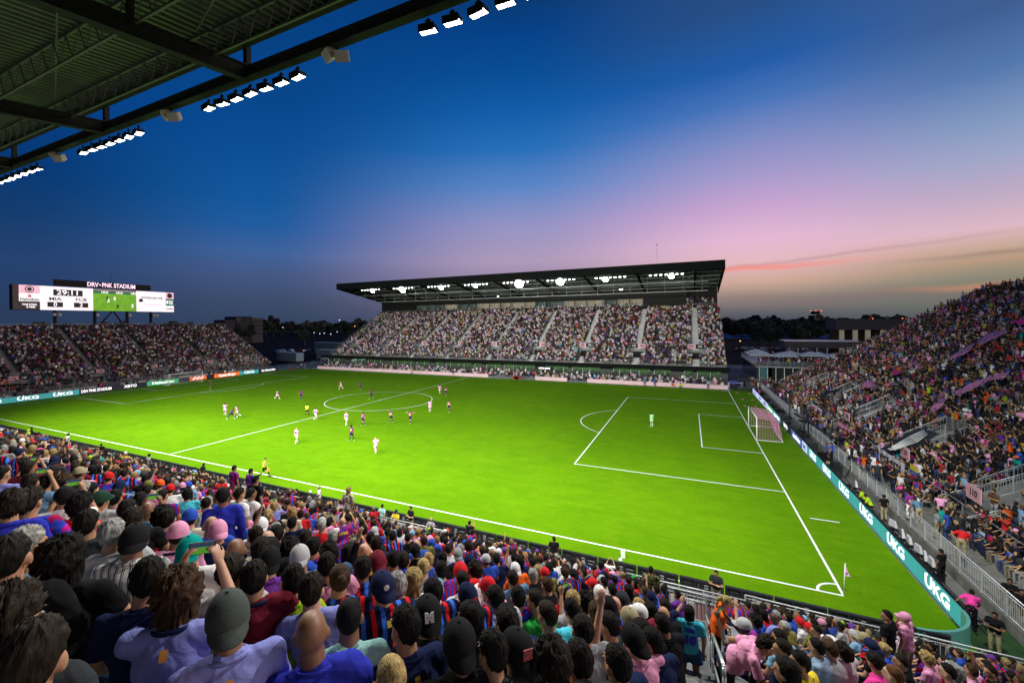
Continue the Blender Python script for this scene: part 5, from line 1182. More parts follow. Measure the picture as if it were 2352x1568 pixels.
def cloth(c):
    if c in CL: return mat('cloth_'+c, CL[c], .95, var=.14, vs=7, bump=1.0, bs=8, spec=.06)
    key = 'cloth_'+c
    if key in MAT: return MAT[key]
    m = mat(key, (.1, .1, .1), .95, var=0, bump=1.0, bs=8, spec=.06); t = m.node_tree; b = t.nodes['Principled BSDF']
    pal = {'barca': (11, [(0, (.012, .016, .05)), (.28, (.72, .02, .02)), (.5, (.012, .016, .05)), (.76, (.05, .17, .8))]), 'claret': (16, [(0, (.42, .012, .06)), (.5, (.03, .05, .45))]), 'whitestripe': (22, [(0, (.62, .62, .6)), (.62, (.05, .02, .025)), (.8, (.62, .62, .6)), (.9, (.05, .02, .025))]), 'bluestripe': (60, [(0, (.2, .32, .48)), (.7, (.5, .6, .7))]), 'blotch': (5, []), 'camo': (9, []), 'halfred': (1, []), 'flag': (1, [])}[c]
    tcn = t.nodes.new('ShaderNodeTexCoord')
    if c in ('blotch', 'camo'):
        mp = t.nodes.new('ShaderNodeMapping'); mp.inputs['Scale'].default_value = (12, 3, 9) if c == 'blotch' else (9, 9, 9); t.links.new(tcn.outputs['Object'], mp.inputs[0])
        nz = t.nodes.new('ShaderNodeTexVoronoi' if c == 'blotch' else 'ShaderNodeTexNoise'); nz.inputs['Scale'].default_value = 1.6; t.links.new(mp.outputs[0], nz.inputs[0])
        rp = t.nodes.new('ShaderNodeValToRGB'); rp.color_ramp.interpolation = 'CONSTANT'
        els = [(0, (.03, .06, .5)), (.38, (.5, .015, .3)), (.6, (.03, .05, .42)), (.75, (.35, .01, .08))] if c == 'blotch' else [(0, (.03, .05, .015)), (.45, (.14, .15, .06)), (.55, (.25, .24, .13)), (.62, (.02, .03, .01))]
        src = nz.outputs['Color'] if c == 'blotch' else nz.outputs[0]
        if c == 'blotch':
            s_ = t.nodes.new('ShaderNodeSeparateXYZ'); t.links.new(src, s_.inputs[0]); src = s_.outputs[0]
    else:
        s_ = t.nodes.new('ShaderNodeSeparateXYZ'); t.links.new(tcn.outputs['Object'], s_.inputs[0])
        mu = t.nodes.new('ShaderNodeMath'); mu.operation = 'MULTIPLY_ADD'; mu.inputs[1].default_value = pal[0]*.62 if c == 'barca' else pal[0]; mu.inputs[2].default_value = 20.13; t.links.new(s_.outputs[0], mu.inputs[0])
        frn = t.nodes.new('ShaderNodeMath'); frn.operation = 'FRACT'; t.links.new(mu.outputs[0], frn.inputs[0]); src = frn.outputs[0]
        rp = t.nodes.new('ShaderNodeValToRGB'); rp.color_ramp.interpolation = 'CONSTANT'; els = pal[1] or [(0, (.5, .02, .04)), (.5, (.03, .04, .4))]
    while len(rp.color_ramp.elements) < len(els): rp.color_ramp.elements.new(.5)
    for e, (p_, col) in zip(rp.color_ramp.elements, els): e.position = p_
    for e, (p_, col) in zip(rp.color_ramp.elements, els): e.position = p_; e.color = (*col, 1)
    t.links.new(src, rp.inputs[0]); t.links.new(rp.outputs[0], b.inputs['Base Color']); return m
def hairmat(c):
    cs = dict(black=(.008, .007, .006), dark=(.018, .012, .008), brown=(.05, .028, .014), blonde=(.35, .25, .1), grey=(.3, .3, .28), auburn=(.1, .04, .015))
    k = 'hair_'+c
    if k in MAT: return MAT[k]
    m = mat(k, cs[c], .7, var=.7, vs=30, spec=.15); t = m.node_tree; tcn = t.nodes.new('ShaderNodeTexCoord'); mp = t.nodes.new('ShaderNodeMapping'); mp.inputs['Scale'].default_value = (160, 60, 14); t.links.new(tcn.outputs['Object'], mp.inputs[0])
    nz = t.nodes.new('ShaderNodeTexNoise'); nz.inputs['Scale'].default_value = 1; t.links.new(mp.outputs[0], nz.inputs[0]); bp = t.nodes.new('ShaderNodeBump'); bp.inputs['Distance'].default_value = .008; bp.inputs['Strength'].default_value = .8; t.links.new(nz.outputs[0], bp.inputs['Height']); t.links.new(bp.outputs[0], t.nodes['Principled BSDF'].inputs['Normal']); return m
def oslot(o, i, m): o.material_slots[i].link = 'OBJECT'; o.material_slots[i].material = m
def addm(name, me, par, m):
    if not len(me.materials): me.materials.append(black)
    o = link(bpy.data.objects.new(name, me), par); oslot(o, 0, m); return o
BUN = MB().ell((0, 0, 0), (.04, .035, .04), 10, 8).mesh('hair_bun', black, True)
TAIL = MB().ell((0, 0, 0), (.03, .03, .04), 8, 6).tube((0, 0, 0), (0, -.05, -.08), .03, .035, n=8).tube((0, -.05, -.08), (0, -.03, -.24), .035, .01, n=8).mesh('ponytail', black, True)
FRAMEM = {}
def make_person(loc, rz, pname, skin, hair, shirt, trs='denim', label='', cat='spectator', group=None, scale=1.0, bulk=1.0, vox=.014, kit='tee', fem=False, haircol='black', shoes=None, socks=None, wide=1.0):
    P_ = proto(pname, bulk, vox, kit, fem)
    o = link(bpy.data.objects.new('person', P_['body'])); o.location = loc; o.rotation_euler = (0, 0, rz); o.scale = (scale*wide, scale*wide, scale)
    oslot(o, 0, skinmats[skin]); setp(o, label, cat, group)
    so = addm('shirt', P_['shirt'], o, cloth(shirt)); addm('skirt' if kit == 'skirt' else 'shorts' if kit == 'kit' else 'trousers', P_['trs'], o, cloth(trs))
    s_ = link(bpy.data.objects.new('shoes', P_['shoes']), o); oslot(s_, 0, shoes or MAT['black_steel'])
    if socks: oslot(s_, 1, cloth(socks))
    if vox < .012 and kit != 'vest':
        b_k = 1.03*(1+.5*(bulk-1))
        cm_ = MB(); nc = P_['j']['nec']; n_ = 28; vs_ = []
        for i in range(n_):
            t_ = 2*PI*i/n_; cx_, cy2 = math.cos(t_), math.sin(t_)
            for q in range(6):
                u_ = 2*PI*q/6; r_ = 1+.09*math.cos(u_); vs_.append(nc+V((.083*b_k*cx_*r_, .079*b_k*cy2*r_-.006, .014+.014*math.sin(u_)-.022*cy2)))
        cm_.add(vs_, [(i*6+q, ((i+1) % n_)*6+q, ((i+1) % n_)*6+(q+1) % 6, i*6+(q+1) % 6) for i in range(n_) for q in range(6)])
        cm_.build('collar', cloth(random.choice([shirt]*4+['navy'])), so, True)
    H = P_['H']
    def hp(name, me, m, off=None):
        h = addm(name, me, o, m); h.matrix_local = H @ (off or Matrix.Identity(4)); return h
    if isinstance(hair, tuple):     # cap: ('F' or 'B', colour)
        c = hp('cap', capmesh(hair[0] == 'B'), mat('cap_'+hair[1], CL[hair[1]], .85, var=.08, vs=20, bump=.25, bs=120, spec=.1)); u = hp('hair', hairmesh(hair[2] if len(hair) > 2 else 'under'), hairmat(haircol))
    elif hair == 'bald': pass
    elif hair in ('bun', 'pony'):
        h = hp('hair', hairmesh('tied'), hairmat(haircol)); k = addm('hair_bun' if hair == 'bun' else 'ponytail', BUN if hair == 'bun' else TAIL, h, hairmat(haircol)); k.location = (0, -.115, .05)
    else: hp('hair', hairmesh(hair), hairmat(haircol))
    return o, so, P_
def backtext(so, P_, s, z, size, m, width=None, side=-1, arc=0, name='lettering', bold=.015, x0=0):
    me = text_mesh(s, size, bold, 0); bm = bmesh.new(); bm.from_mesh(me)
    bmesh.ops.subdivide_edges(bm, edges=bm.edges, cuts=2, use_grid_fill=False); bmesh.ops.triangulate(bm, faces=bm.faces); bm.to_mesh(me); bm.free()
    xs = [v.co.x for v in me.vertices]; sc = (width/(max(xs)-min(xs))) if width and xs else 1
    for v in me.vertices:
        x = v.co.x*sc; zz = z+v.co.y-arc*x*x
        if side > 0: xx = -x
        else: xx = x
        hit = P_['bvh'].ray_cast(V((xx+x0, side*1.0, zz)), V((0, -side, 0)))
        if hit[0] is None: y = side*.1
        else: y = hit[0].y
        v.co = V((xx+x0, y+side*.006, zz))
    me.materials.clear(); me.materials.append(m)
    return link(bpy.data.objects.new(name, me), so)
# ================================================================== spectators near us
cropf = {'A': lambda a, b: (a/3.2868, 1091+b/3.2868), 'B': lambda a, b: (574.2+a/3.2868, 1091+b/3.2868), 'C': lambda a, b: (1148.4+a/3.7237, 1148.4+b/3.7237), 'D': lambda a, b: (1435.5+a/4.3277, 1205.9+b/4.3277), 'E': lambda a, b: (1722.7+a/2.6488, 976.2+b/2.6488)}
def headpt(a, b, off=0):
    d = ray(a, b); t = (-1.15+off-.518*CP.y-CP.z)/(d.z+.518*d.y); return CP+d*t
# crop, x, y of the head, hair, hair colour, shirt, skin, pose, female, kit
Fc, Bc = 'F', 'B'
HP = [
('A', 60, 640, 'short', 'black', 'black', 1, 'sit', 0), ('A', 195, 560, 'short', 'grey', 'sky', 1, 'sit', 0), ('A', 80, 235, 'curly', 'dark', 'royal', 1, 'sit', 0), ('A', 225, 215, 'curly', 'dark', 'blotch', 1, 'sit', 0),
('A', 480, 640, 'curlylong', 'black', 'black', 1, 'sit', 1), ('A', 660, 370, 'short', 'black', 'charcoal', 1, 'sit_right', 0), ('A', 600, 235, 'curly', 'black', 'red', 2, 'sit', 0), ('A', 850, 450, 'short', 'grey', 'palegrey', 1, 'sit_right', 0),
('A', 1010, 500, (Bc, 'black'), 'black', 'whitestripe', 2, 'sit', 0), ('A', 1250, 340, 'short', 'black', 'barca', 1, 'sit', 0), ('A', 1345, 450, (Fc, 'pink'), 'black', 'pink', 2, 'sit_right', 0), ('A', 1435, 580, (Bc, 'teal'), 'black', 'white', 1, 'sit', 0),
('A', 1110, 790, 'short', 'black', 'navy', 1, 'sit_right', 0), ('A', 1340, 900, 'curlylong', 'brown', 'lilac', 0, 'sit_phone', 1), ('A', 1720, 1090, (Bc, 'darkgrey'), 'dark', 'lilac', 2, 'sit_right', 0), ('A', 250, 1400, 'short', 'dark', 'black', 1, 'sit', 0), ('A', 80, 1150, 'curly', 'dark', 'charcoal', 1, 'sit', 0),
('A', 1430, 330, (Fc, 'blue'), 'dark', 'cream', 0, 'sit', 0), ('A', 1640, 430, (Bc, 'pink'), 'black', 'navy', 1, 'sit', 0), ('A', 1785, 570, 'bald', 'black', 'steelblue', 2, 'sit', 0), ('A', 1750, 740, 'short', 'dark', 'palegrey', 1, 'sit', 0), ('A', 1920, 780, 'short', 'black', 'maroon', 1, 'sit', 0),
('A', 1930, 465, 'short', 'dark', 'white', 1, 'sit', 0), ('A', 2020, 495, 'bald', 'dark', 'cream', 0, 'sit', 0), ('A', 1590, 385, 'bald', 'dark', 'blue', 1, 'sit', 0), ('A', 1660, 315, (Bc, 'white'), 'dark', 'palegrey', 1, 'sit', 0), ('A', 1230, 160, 'short', 'black', 'claret', 1, 'sit', 0), ('A', 1120, 270, 'bald', 'black', 'lime', 2, 'sit_phone', 0),
('A', 820, 20, (Fc, 'red'), 'black', 'blotch', 1, 'sit', 0), ('A', 1060, 190, 'short', 'black', 'teal', 1, 'sit', 0), ('A', 1570, 205, 'short', 'grey', 'coral', 0, 'sit_left', 0), ('A', 965, 265, 'short', 'black', 'denim', 1, 'sit', 0), ('A', 490, 170, (Fc, 'black'), 'black', 'white', 1, 'sit_phone', 0), ('A', 870, 175, 'short', 'black', 'purple', 1, 'sit', 0),
('A', 770, 190, (Fc, 'darkgreen'), 'black', 'palegrey', 1, 'sit', 0), ('A', 640, 110, 'short', 'grey', 'black', 0, 'sit', 0), ('A', 700, 120, 'short', 'black', 'charcoal', 1, 'sit', 0), ('A', 470, 60, 'curlylong', 'brown', 'teal', 0, 'sit', 1), ('A', 350, 60, 'short', 'black', 'maroon', 1, 'sit_armup', 0), ('A', 530, 90, (Fc, 'black'), 'black', 'navy', 1, 'sit', 0),
('A', 230, 60, 'short', 'dark', 'steelblue', 1, 'sit_phone', 0), ('A', 1960, 270, (Fc, 'black'), 'black', 'red', 1, 'sit', 0), ('A', 2030, 300, 'bun', 'blonde', 'black', 0, 'sit', 1), ('A', 1970, 390, (Bc, 'white'), 'black', 'white', 1, 'sit', 0), ('A', 1840, 290, 'curly', 'black', 'pink', 1, 'sit', 0), ('A', 1230, 320, 'curly', 'black', 'sky', 1, 'sit', 0),
('A', 2040, 560, (Fc, 'black'), 'black', 'claret', 2, 'sit', 0), ('A', 1000, 330, 'long', 'dark', 'black', 1, 'sit', 1), ('A', 1410, 150, 'curly', 'black', 'aqua', 1, 'sit', 0), ('A', 1280, 110, (Fc, 'red'), 'black', 'white', 1, 'sit', 0), ('A', 1120, 80, (Fc, 'olive'), 'black', 'olive', 1, 'sit', 0), ('A', 1420, 80, (Fc, 'blue'), 'black', 'sky', 1, 'sit', 0), ('A', 1210, 70, (Fc, 'orange'), 'black', 'palegrey', 1, 'sit', 0),
('B', 320, 800, 'short', 'black', 'lime', 1, 'sit', 0), ('B', 465, 870, 'short', 'dark', 'lilac', 0, 'sit', 0), ('B', 465, 1190, 'bald', 'black', 'royal', 2, 'sit', 0), ('B', 750, 1070, 'buzz', 'black', 'mint', 2, 'sit', 0), ('B', 672, 790, 'bun', 'brown', 'barca', 1, 'sit', 1), ('B', 845, 710, 'short', 'black', 'barca', 2, 'sit', 0),
('B', 965, 660, (Bc, 'maroon'), 'black', 'black', 1, 'sit_armup', 0), ('B', 1000, 850, (Bc, 'navy'), 'black', 'barca', 1, 'sit', 0), ('B', 1105, 840, 'short', 'grey', 'navy', 1, 'sit', 0), ('B', 1165, 1150, 'short', 'black', 'navy', 1, 'sit', 0), ('B', 1340, 1060, (Bc, 'black'), 'black', 'black', 1, 'sit', 0), ('B', 1230, 800, 'long', 'blonde', 'white', 0, 'sit', 1),
('B', 1305, 700, 'buzz', 'blonde', 'sky', 0, 'sit', 0), ('B', 1380, 880, 'short', 'black', 'barca', 1, 'sit', 0), ('B', 1640, 920, (Bc, 'navy'), 'black', 'barca', 1, 'sit', 0), ('B', 1660, 1090, 'long', 'black', 'black', 1, 'sit', 1), ('B', 1790, 850, (Fc, 'red'), 'black', 'pink', 1, 'sit', 0), ('B', 1850, 930, 'short', 'black', 'palegrey', 2, 'sit', 0),
('B', 1605, 790, 'buzz', 'black', 'white', 1, 'sit', 0), ('B', 1580, 1280, (Bc, 'black'), 'black', 'black', 2, 'sit', 0), ('B', 1820, 1330, 'short', 'black', 'charcoal', 1, 'sit', 0), ('B', 2010, 1340, (Bc, 'black'), 'black', 'black', 1, 'sit', 0), ('B', 1940, 1100, 'short', 'black', 'navy', 1, 'sit', 0), ('B', 1060, 1530, 'buzz', 'blonde', 'olive', 0, 'sit', 0),
('B', 380, 630, (Bc, 'palegrey'), 'black', 'steelblue', 1, 'sit', 0), ('B', 150, 650, (Bc, 'black'), 'black', 'purple', 1, 'sit', 0), ('B', 300, 570, 'curly', 'black', 'blue', 1, 'sit', 0), ('B', 580, 680, 'short', 'black', 'pink', 1, 'sit', 0), ('B', 200, 450, 'short', 'black', 'navy', 1, 'sit_armup', 0), ('B', 480, 540, 'short', 'black', 'claret', 1, 'sit', 0),
('B', 740, 590, 'long', 'dark', 'coral', 1, 'sit', 1), ('B', 860, 575, 'bald', 'dark', 'yellow', 0, 'sit_phone', 0), ('B', 1080, 640, 'short', 'black', 'blotch', 1, 'sit', 0), ('B', 1160, 650, 'short', 'dark', 'red', 1, 'sit', 0), ('B', 1245, 570, (Bc, 'black'), 'black', 'black', 1, 'sit', 0), ('B', 1570, 595, (Bc, 'grey'), 'dark', 'lilac', 1, 'sit', 0),
('B', 1655, 645, (Bc, 'navy'), 'black', 'barca', 1, 'sit', 0), ('B', 1590, 730, (Bc, 'red'), 'black', 'red', 1, 'sit', 0), ('B', 1440, 720, 'short', 'black', 'claret', 1, 'sit_chin', 0), ('B', 2000, 710, (Bc, 'white'), 'black', 'orange', 1, 'sit', 0), ('B', 1260, 525, 'bald', 'dark', 'blue', 0, 'sit', 0), ('B', 910, 480, 'short', 'black', 'darkgreen', 2, 'sit', 0), ('B', 855, 420, 'short', 'black', 'barca', 1, 'sit', 0),
('B', 420, 480, 'short', 'dark', 'black', 1, 'sit', 0), ('B', 590, 600, 'curly', 'black', 'denim', 1, 'sit', 0), ('B', 90, 560, 'long', 'dark', 'black', 1, 'sit', 1), ('B', 190, 420, 'short', 'grey', 'white', 0, 'sit', 0), ('B', 1700, 720, 'curly', 'dark', 'pink', 1, 'sit', 0), ('B', 1500, 560, 'short', 'dark', 'white', 1, 'sit', 0), ('B', 700, 350, 'bald', 'dark', 'claret', 0, 'sit', 0), ('B', 1190, 470, 'buzz', 'black', 'black', 1, 'sit', 0),
('C', 60, 1070, 'short', 'black', 'charcoal', 1, 'sit', 0), ('C', 400, 985, 'tied', 'dark', 'aqua', 1, 'sit', 1), ('C', 610, 940, 'short', 'black', 'white', 1, 'sit', 0), ('C', 710, 1110, 'short', 'black', 'grey', 1, 'sit', 0), ('C', 455, 1390, 'curly', 'dark', 'black', 1, 'sit', 0), ('C', 660, 1370, 'short', 'black', 'charcoal', 1, 'sit', 0), ('C', 990, 1400, 'short', 'black', 'navy', 1, 'sit', 0),
('C', 1140, 1200, (Bc, 'black'), 'brown', 'pink', 0, 'sit_armup', 0), ('C', 1290, 1215, 'short', 'black', 'navy', 1, 'sit_right', 0), ('C', 930, 1075, 'short', 'black', 'charcoal', 1, 'sit', 0), ('C', 815, 960, 'long', 'brown', 'black', 0, 'sit', 1), ('C', 530, 800, 'short', 'black', 'barca', 1, 'sit', 0), ('C', 150, 830, 'short', 'black', 'blotch', 1, 'sit', 0), ('C', 300, 865, 'short', 'dark', 'green', 1, 'sit', 0),
('C', 930, 910, (Bc, 'black'), 'black', 'barca', 1, 'sit', 0), ('C', 980, 890, 'bald', 'dark', 'charcoal', 0, 'sit', 0), ('C', 1110, 1020, (Bc, 'khaki'), 'dark', 'black', 1, 'sit', 0), ('C', 1190, 965, (Fc, 'white'), 'black', 'maroon', 1, 'sit', 0), ('C', 1180, 900, 'tied', 'blonde', 'pink', 0, 'sit', 1), ('C', 1280, 940, 'long', 'black', 'navy', 1, 'sit', 1), ('C', 1400, 975, 'bald', 'dark', 'black', 1, 'sit', 0),
('C', 1405, 900, 'short', 'dark', 'navy', 1, 'sit', 0), ('C', 1290, 830, (Bc, 'navy'), 'black', 'blue', 1, 'sit', 0), ('C', 1330, 765, 'short', 'black', 'barca', 1, 'sit', 0), ('C', 1510, 805, 'short', 'black', 'purple', 1, 'sit', 0), ('C', 1050, 620, 'short', 'black', 'claret', 1, 'sit', 0), ('C', 400, 730, 'short', 'brown', 'black', 1, 'sit_left', 0), ('C', 885, 700, 'short', 'black', 'white', 1, 'sit', 0), ('C', 790, 720, (Fc, 'red'), 'black', 'black', 1, 'sit', 0),
('C', 850, 795, (Bc, 'white'), 'black', 'coral', 1, 'sit', 0), ('C', 130, 590, (Bc, 'white'), 'black', 'orange', 1, 'sit', 0), ('C', 385, 625, (Fc, 'red'), 'black', 'olive', 1, 'sit', 0), ('C', 325, 600, 'long', 'blonde', 'orange', 0, 'sit', 1), ('C', 555, 620, 'curly', 'brown', 'barca', 1, 'sit', 0), ('C', 625, 630, (Bc, 'black'), 'black', 'barca', 1, 'sit', 0), ('C', 960, 770, 'short', 'black', 'barca', 1, 'sit', 0), ('C', 1050, 850, (Bc, 'charcoal'), 'black', 'red', 2, 'sit', 0),
('C', 1390, 1060, 'short', 'black', 'black', 2, 'sit_left', 0), ('C', 2085, 1075, (Fc, 'palegrey'), 'black', 'claret', 3, 'sit_phone', 0), ('C', 620, 860, 'short', 'blonde', 'palegrey', 0, 'sit', 0), ('C', 725, 880, 'curly', 'black', 'barca', 1, 'sit_phone', 0), ('C', 1100, 770, 'long', 'black', 'black', 1, 'sit', 1), ('C', 280, 640, 'short', 'grey', 'black', 1, 'sit', 0), ('C', 105, 670, 'short', 'dark', 'steelblue', 0, 'sit', 0), ('C', 1210, 1130, 'short', 'black', 'black', 1, 'sit', 0),
('D', 1480, 800, 'short', 'black', 'maroon', 1, 'sit_left', 0), ('D', 1560, 850, 'curly', 'brown', 'coral', 0, 'sit_left', 0), ('D', 1620, 820, 'short', 'dark', 'navy', 0, 'sit_left', 0), ('D', 1620, 910, 'long', 'dark', 'blue', 1, 'sit_left', 1), ('D', 1740, 965, (Bc, 'red'), 'black', 'white', 1, 'sit_left', 0), ('D', 1590, 1010, 'buzz', 'grey', 'olive', 1, 'sit_left', 0), ('D', 1770, 885, 'buzz', 'dark', 'black', 1, 'sit_left', 0), ('D', 1880, 975, 'short', 'black', 'charcoal', 1, 'sit_left', 0),
('D', 1720, 1370, 'short', 'black', 'yellow', 1, 'sit_left', 1), ('D', 1900, 1210, 'short', 'black', 'bluestripe', 1, 'sit_left', 0), ('D', 1530, 1120, 'short', 'black', 'sky', 1, 'sit_left', 0), ('D', 1600, 1460, 'long', 'black', 'black', 1, 'sit', 1), ('D', 1290, 950, 'curly', 'black', 'blue', 2, 'sit_left', 0), ('D', 1560, 1240, 'short', 'dark', 'navy', 1, 'sit_left', 0),
('E', 480, 1365, 'short', 'brown', 'palegrey', 1, 'sit_left', 0), ('E', 630, 1275, (Bc, 'palegrey'), 'dark', 'sky', 0, 'sit_left', 0), ('E', 760, 1440, 'short', 'black', 'hotpink', 1, 'sit_left', 0), ('E', 870, 1520, 'buzz', 'auburn', 'grey', 0, 'sit_left', 0), ('E', 985, 1320, (Fc, 'white'), 'dark', 'palegrey', 0, 'sit_left', 0), ('E', 1075, 1420, 'curly', 'blonde', 'pink', 0, 'sit_left', 1), ('E', 1180, 1440, 'long', 'dark', 'red', 0, 'sit_left', 1),
('E', 1240, 1500, 'curly', 'grey', 'black', 0, 'sit_left', 1), ('E', 1340, 1490, 'short', 'brown', 'pink', 1, 'sit_left', 0), ('E', 640, 1150, 'long', 'dark', 'brown', 1, 'sit_left', 1), ('E', 690, 1220, 'short', 'dark', 'pink', 1, 'sit_left', 0), ('E', 560, 1380, 'curly', 'dark', 'palegrey', 1, 'sit_left', 0), ('E', 400, 1250, 'short', 'black', 'white', 1, 'sit_left', 0), ('E', 790, 1290, (Fc, 'charcoal'), 'black', 'orange', 1, 'sit_left', 0), ('E', 1460, 1500, 'short', 'black', 'black', 1, 'sit_left', 0),
]
CL['darkgrey'] = (.06, .075, .07)
CNAME = dict(barca='navy, red and blue striped jersey', claret='claret and blue striped jersey', whitestripe='white shirt with dark stripes', bluestripe='fine blue striped shirt', blotch='blue jersey with magenta blotches', camo='camouflage top', lilac='lilac shirt', palegrey='pale grey shirt', darkgrey='grey green shirt', steelblue='steel blue shirt', hotpink='hot pink shirt', royal='deep blue shirt', sky='light blue shirt')
def shn(c): return CNAME.get(c, c+' shirt')
def hn(h, hc, fem):
    wh = 'woman' if fem else 'man'
    if isinstance(h, tuple): return f'{wh} in a {"backwards " if h[0]=="B" else ""}{dict(darkgrey="grey green", palegrey="pale grey", hotpink="hot pink").get(h[1], h[1])} cap'
    if h == 'bald': return f'bald {wh}'
    return f'{wh} with {dict(short="short", buzz="cropped", curly="curly", long="long", curlylong="long curly", tied="tied back", bun="tied up").get(h, h)} {dict(dark="dark brown").get(hc, hc)} hair'
people = []      # (x, y, attrs)
for c in HP:
    a, b = cropf[c[0]](c[1], c[2]); p = headpt(a, b)
    if c[:3] == ('C', 400, 985): p = CP+ray(a, b)*4.1
    if c[:3] == ('B', 1060, 1530): p = CP+ray(a, b)*2.3
    people.append([p, c[3], c[4], c[5], c[6], c[7], c[8], (a, b), True])
reserved = [V((48.74, -17.97, 0)), V((50.2, -17.3, 0)), V((50.9, -20.0, 0))]
cand = []
for k in range(34):
    y = -5.55-.8*k
    x = -61.2+.13*(k % 3)
    while x < 59.8:
        x += .5
        if any(abs(x-s) < (.95 if k > 3 else 2.6) for s in (NS if k > 3 else NSL)): continue
        if y < -29: continue
        z = 1.72+.4144*k; u_, v_, d_ = px((x, y, z))
        if not (-40 < u_ < 2392 and 600 < v_ < 1620) or d_ < 1.0: continue
        cand.append((d_, x, y, z, u_, v_))
cand.sort()
taken = [(q[0].x, q[0].y) for q in people]
NEARC = [('black', 16), ('navy', 10), ('white', 10), ('barca', 30), ('grey', 5), ('blue', 9), ('claret', 9), ('pink', 6), ('red', 5), ('lilac', 2), ('charcoal', 8), ('blotch', 3), ('sky', 3), ('maroon', 3), ('palegrey', 4), ('orange', 1), ('lime', 1), ('hotpink', 2), ('teal', 1), ('yellow', 1), ('purple', 3), ('cream', 2), ('olive', 2), ('green', 1)]
NC = [a for a, b in NEARC for _ in range(b)]
rest = []
rr = random.Random(11)
def ok(x, y, d):
    if d < 6.2: return False
    kx, ky = (.52, .75) if d < 13 else (.43, .52)
    for a, b in taken:
        if abs(a-x) < kx and abs(b-y) < ky: return False
    for r_ in reserved:
        if abs(r_.x-x) < .55 and abs(r_.y-y) < .6: return False
    return True
for d_, x, y, z, u_, v_ in cand:
    if not ok(x, y, d_): continue
    if rr.random() < (.2 if d_ < 16 else .07): continue
    if len(people) < 286:
        fem = rr.random() < .32
        h = rr.choice(['long', 'long', 'curlylong', 'tied', 'bun', 'short']) if fem else rr.choice(['short']*5+['buzz', 'buzz', 'curly', 'bald', (Bc, 0), (Fc, 0), (Fc, 0)])
        if isinstance(h, tuple): h = (h[0], rr.choice(['black', 'navy', 'white', 'red', 'pink', 'blue', 'black', 'palegrey', 'khaki']))
        pl = 'left' if x > 49.8 or rr.random() < .12 else ''
        ps = 'sit' if pl else rr.choice(['sit']*8+['sit_right', 'sit_chin', 'sit_phone', 'sit_clap', 'sit_armup'])
        people.append([V((x+rr.uniform(-.06, .06), y, z+rr.uniform(-.05, .06))), h, rr.choice(['black']*5+['dark']*3+['brown', 'grey']+(['blonde']*2 if fem else [])), rr.choice(NC), rr.choice([0, 1, 1, 1, 2, 2, 3]), ps, int(fem), (u_, v_), False])
        taken.append((x, y))
    else: rest.append((x+rr.uniform(-.08, .08), y, z-1.27+rr.uniform(-.03, .05), d_))
# labels that single each out
def base(q): return f'{hn(q[1], q[2], q[6])} in a {shn(q[3])}'
bases = {}
for q in people: bases.setdefault(base(q), []).append(q)
marks = [v[0] for k, v in bases.items() if len(v) == 1]
def short(q):
    w = 'woman' if q[6] else 'man'
    if isinstance(q[1], tuple): return f'{w} in the {dict(darkgrey="grey green", palegrey="pale grey").get(q[1][1], q[1][1])} cap and {shn(q[3]).replace("navy, red and blue ", "")}'
    return f'{"bald" if q[1]=="bald" else dict(dark="brown").get(q[2], q[2])+" haired"} {w} in the {shn(q[3]).replace("navy, red and blue ", "")}'
sc = {}
for q in people: sc.setdefault(short(q), []).append(q)
marks = [q for q in marks if len(sc[short(q)]) == 1 and q[8]]
used = set()
WD = {}
for q in people:
    b = base(q)
    if len(bases[b]) == 1 and len(b.split()) <= 16: q.append(b+(' among the near crowd' if len(b.split()) < 9 else '')); used.add(q[-1]); continue
    best = None
    for m in sorted(marks, key=lambda m: (m[0]-q[0]).length)[:14]:
        if m is q: continue
        dx, dy = m[7][0]-q[7][0], m[7][1]-q[7][1]
        rel = ('left of' if dx > 0 else 'right of') if abs(dx) > abs(dy) else ('beyond' if dy > 0 else 'in front of' if False else 'nearer us than')
        hs = hn(q[1], q[2], q[6])
        l = f'{shn(q[3]).replace("navy, red and blue ", "").replace(" shirt", "")} clad {hs.split(" in a ")[0] if False else hs} {rel} {short(m)}'
        if len(l.split()) > 16: l = f'{hs}, {shn(q[3]).replace("navy, red and blue ", "")}, {rel} {short(m).replace(" in the ", ", ")}'
        if len(l.split()) <= 16 and l not in used: best = l; break
    if best is None:
        best = f'{hn(q[1], q[2], q[6])} in {q[3]}, {int(q[7][0]/2352*100)} percent across the near crowd'
    q.append(best); used.add(best)
BALL = at(544.5, 958.5, z=0)
def head_to(x, y, f=.88): return -math.atan2(BALL.x-x, BALL.y-y)*f
ppl = []
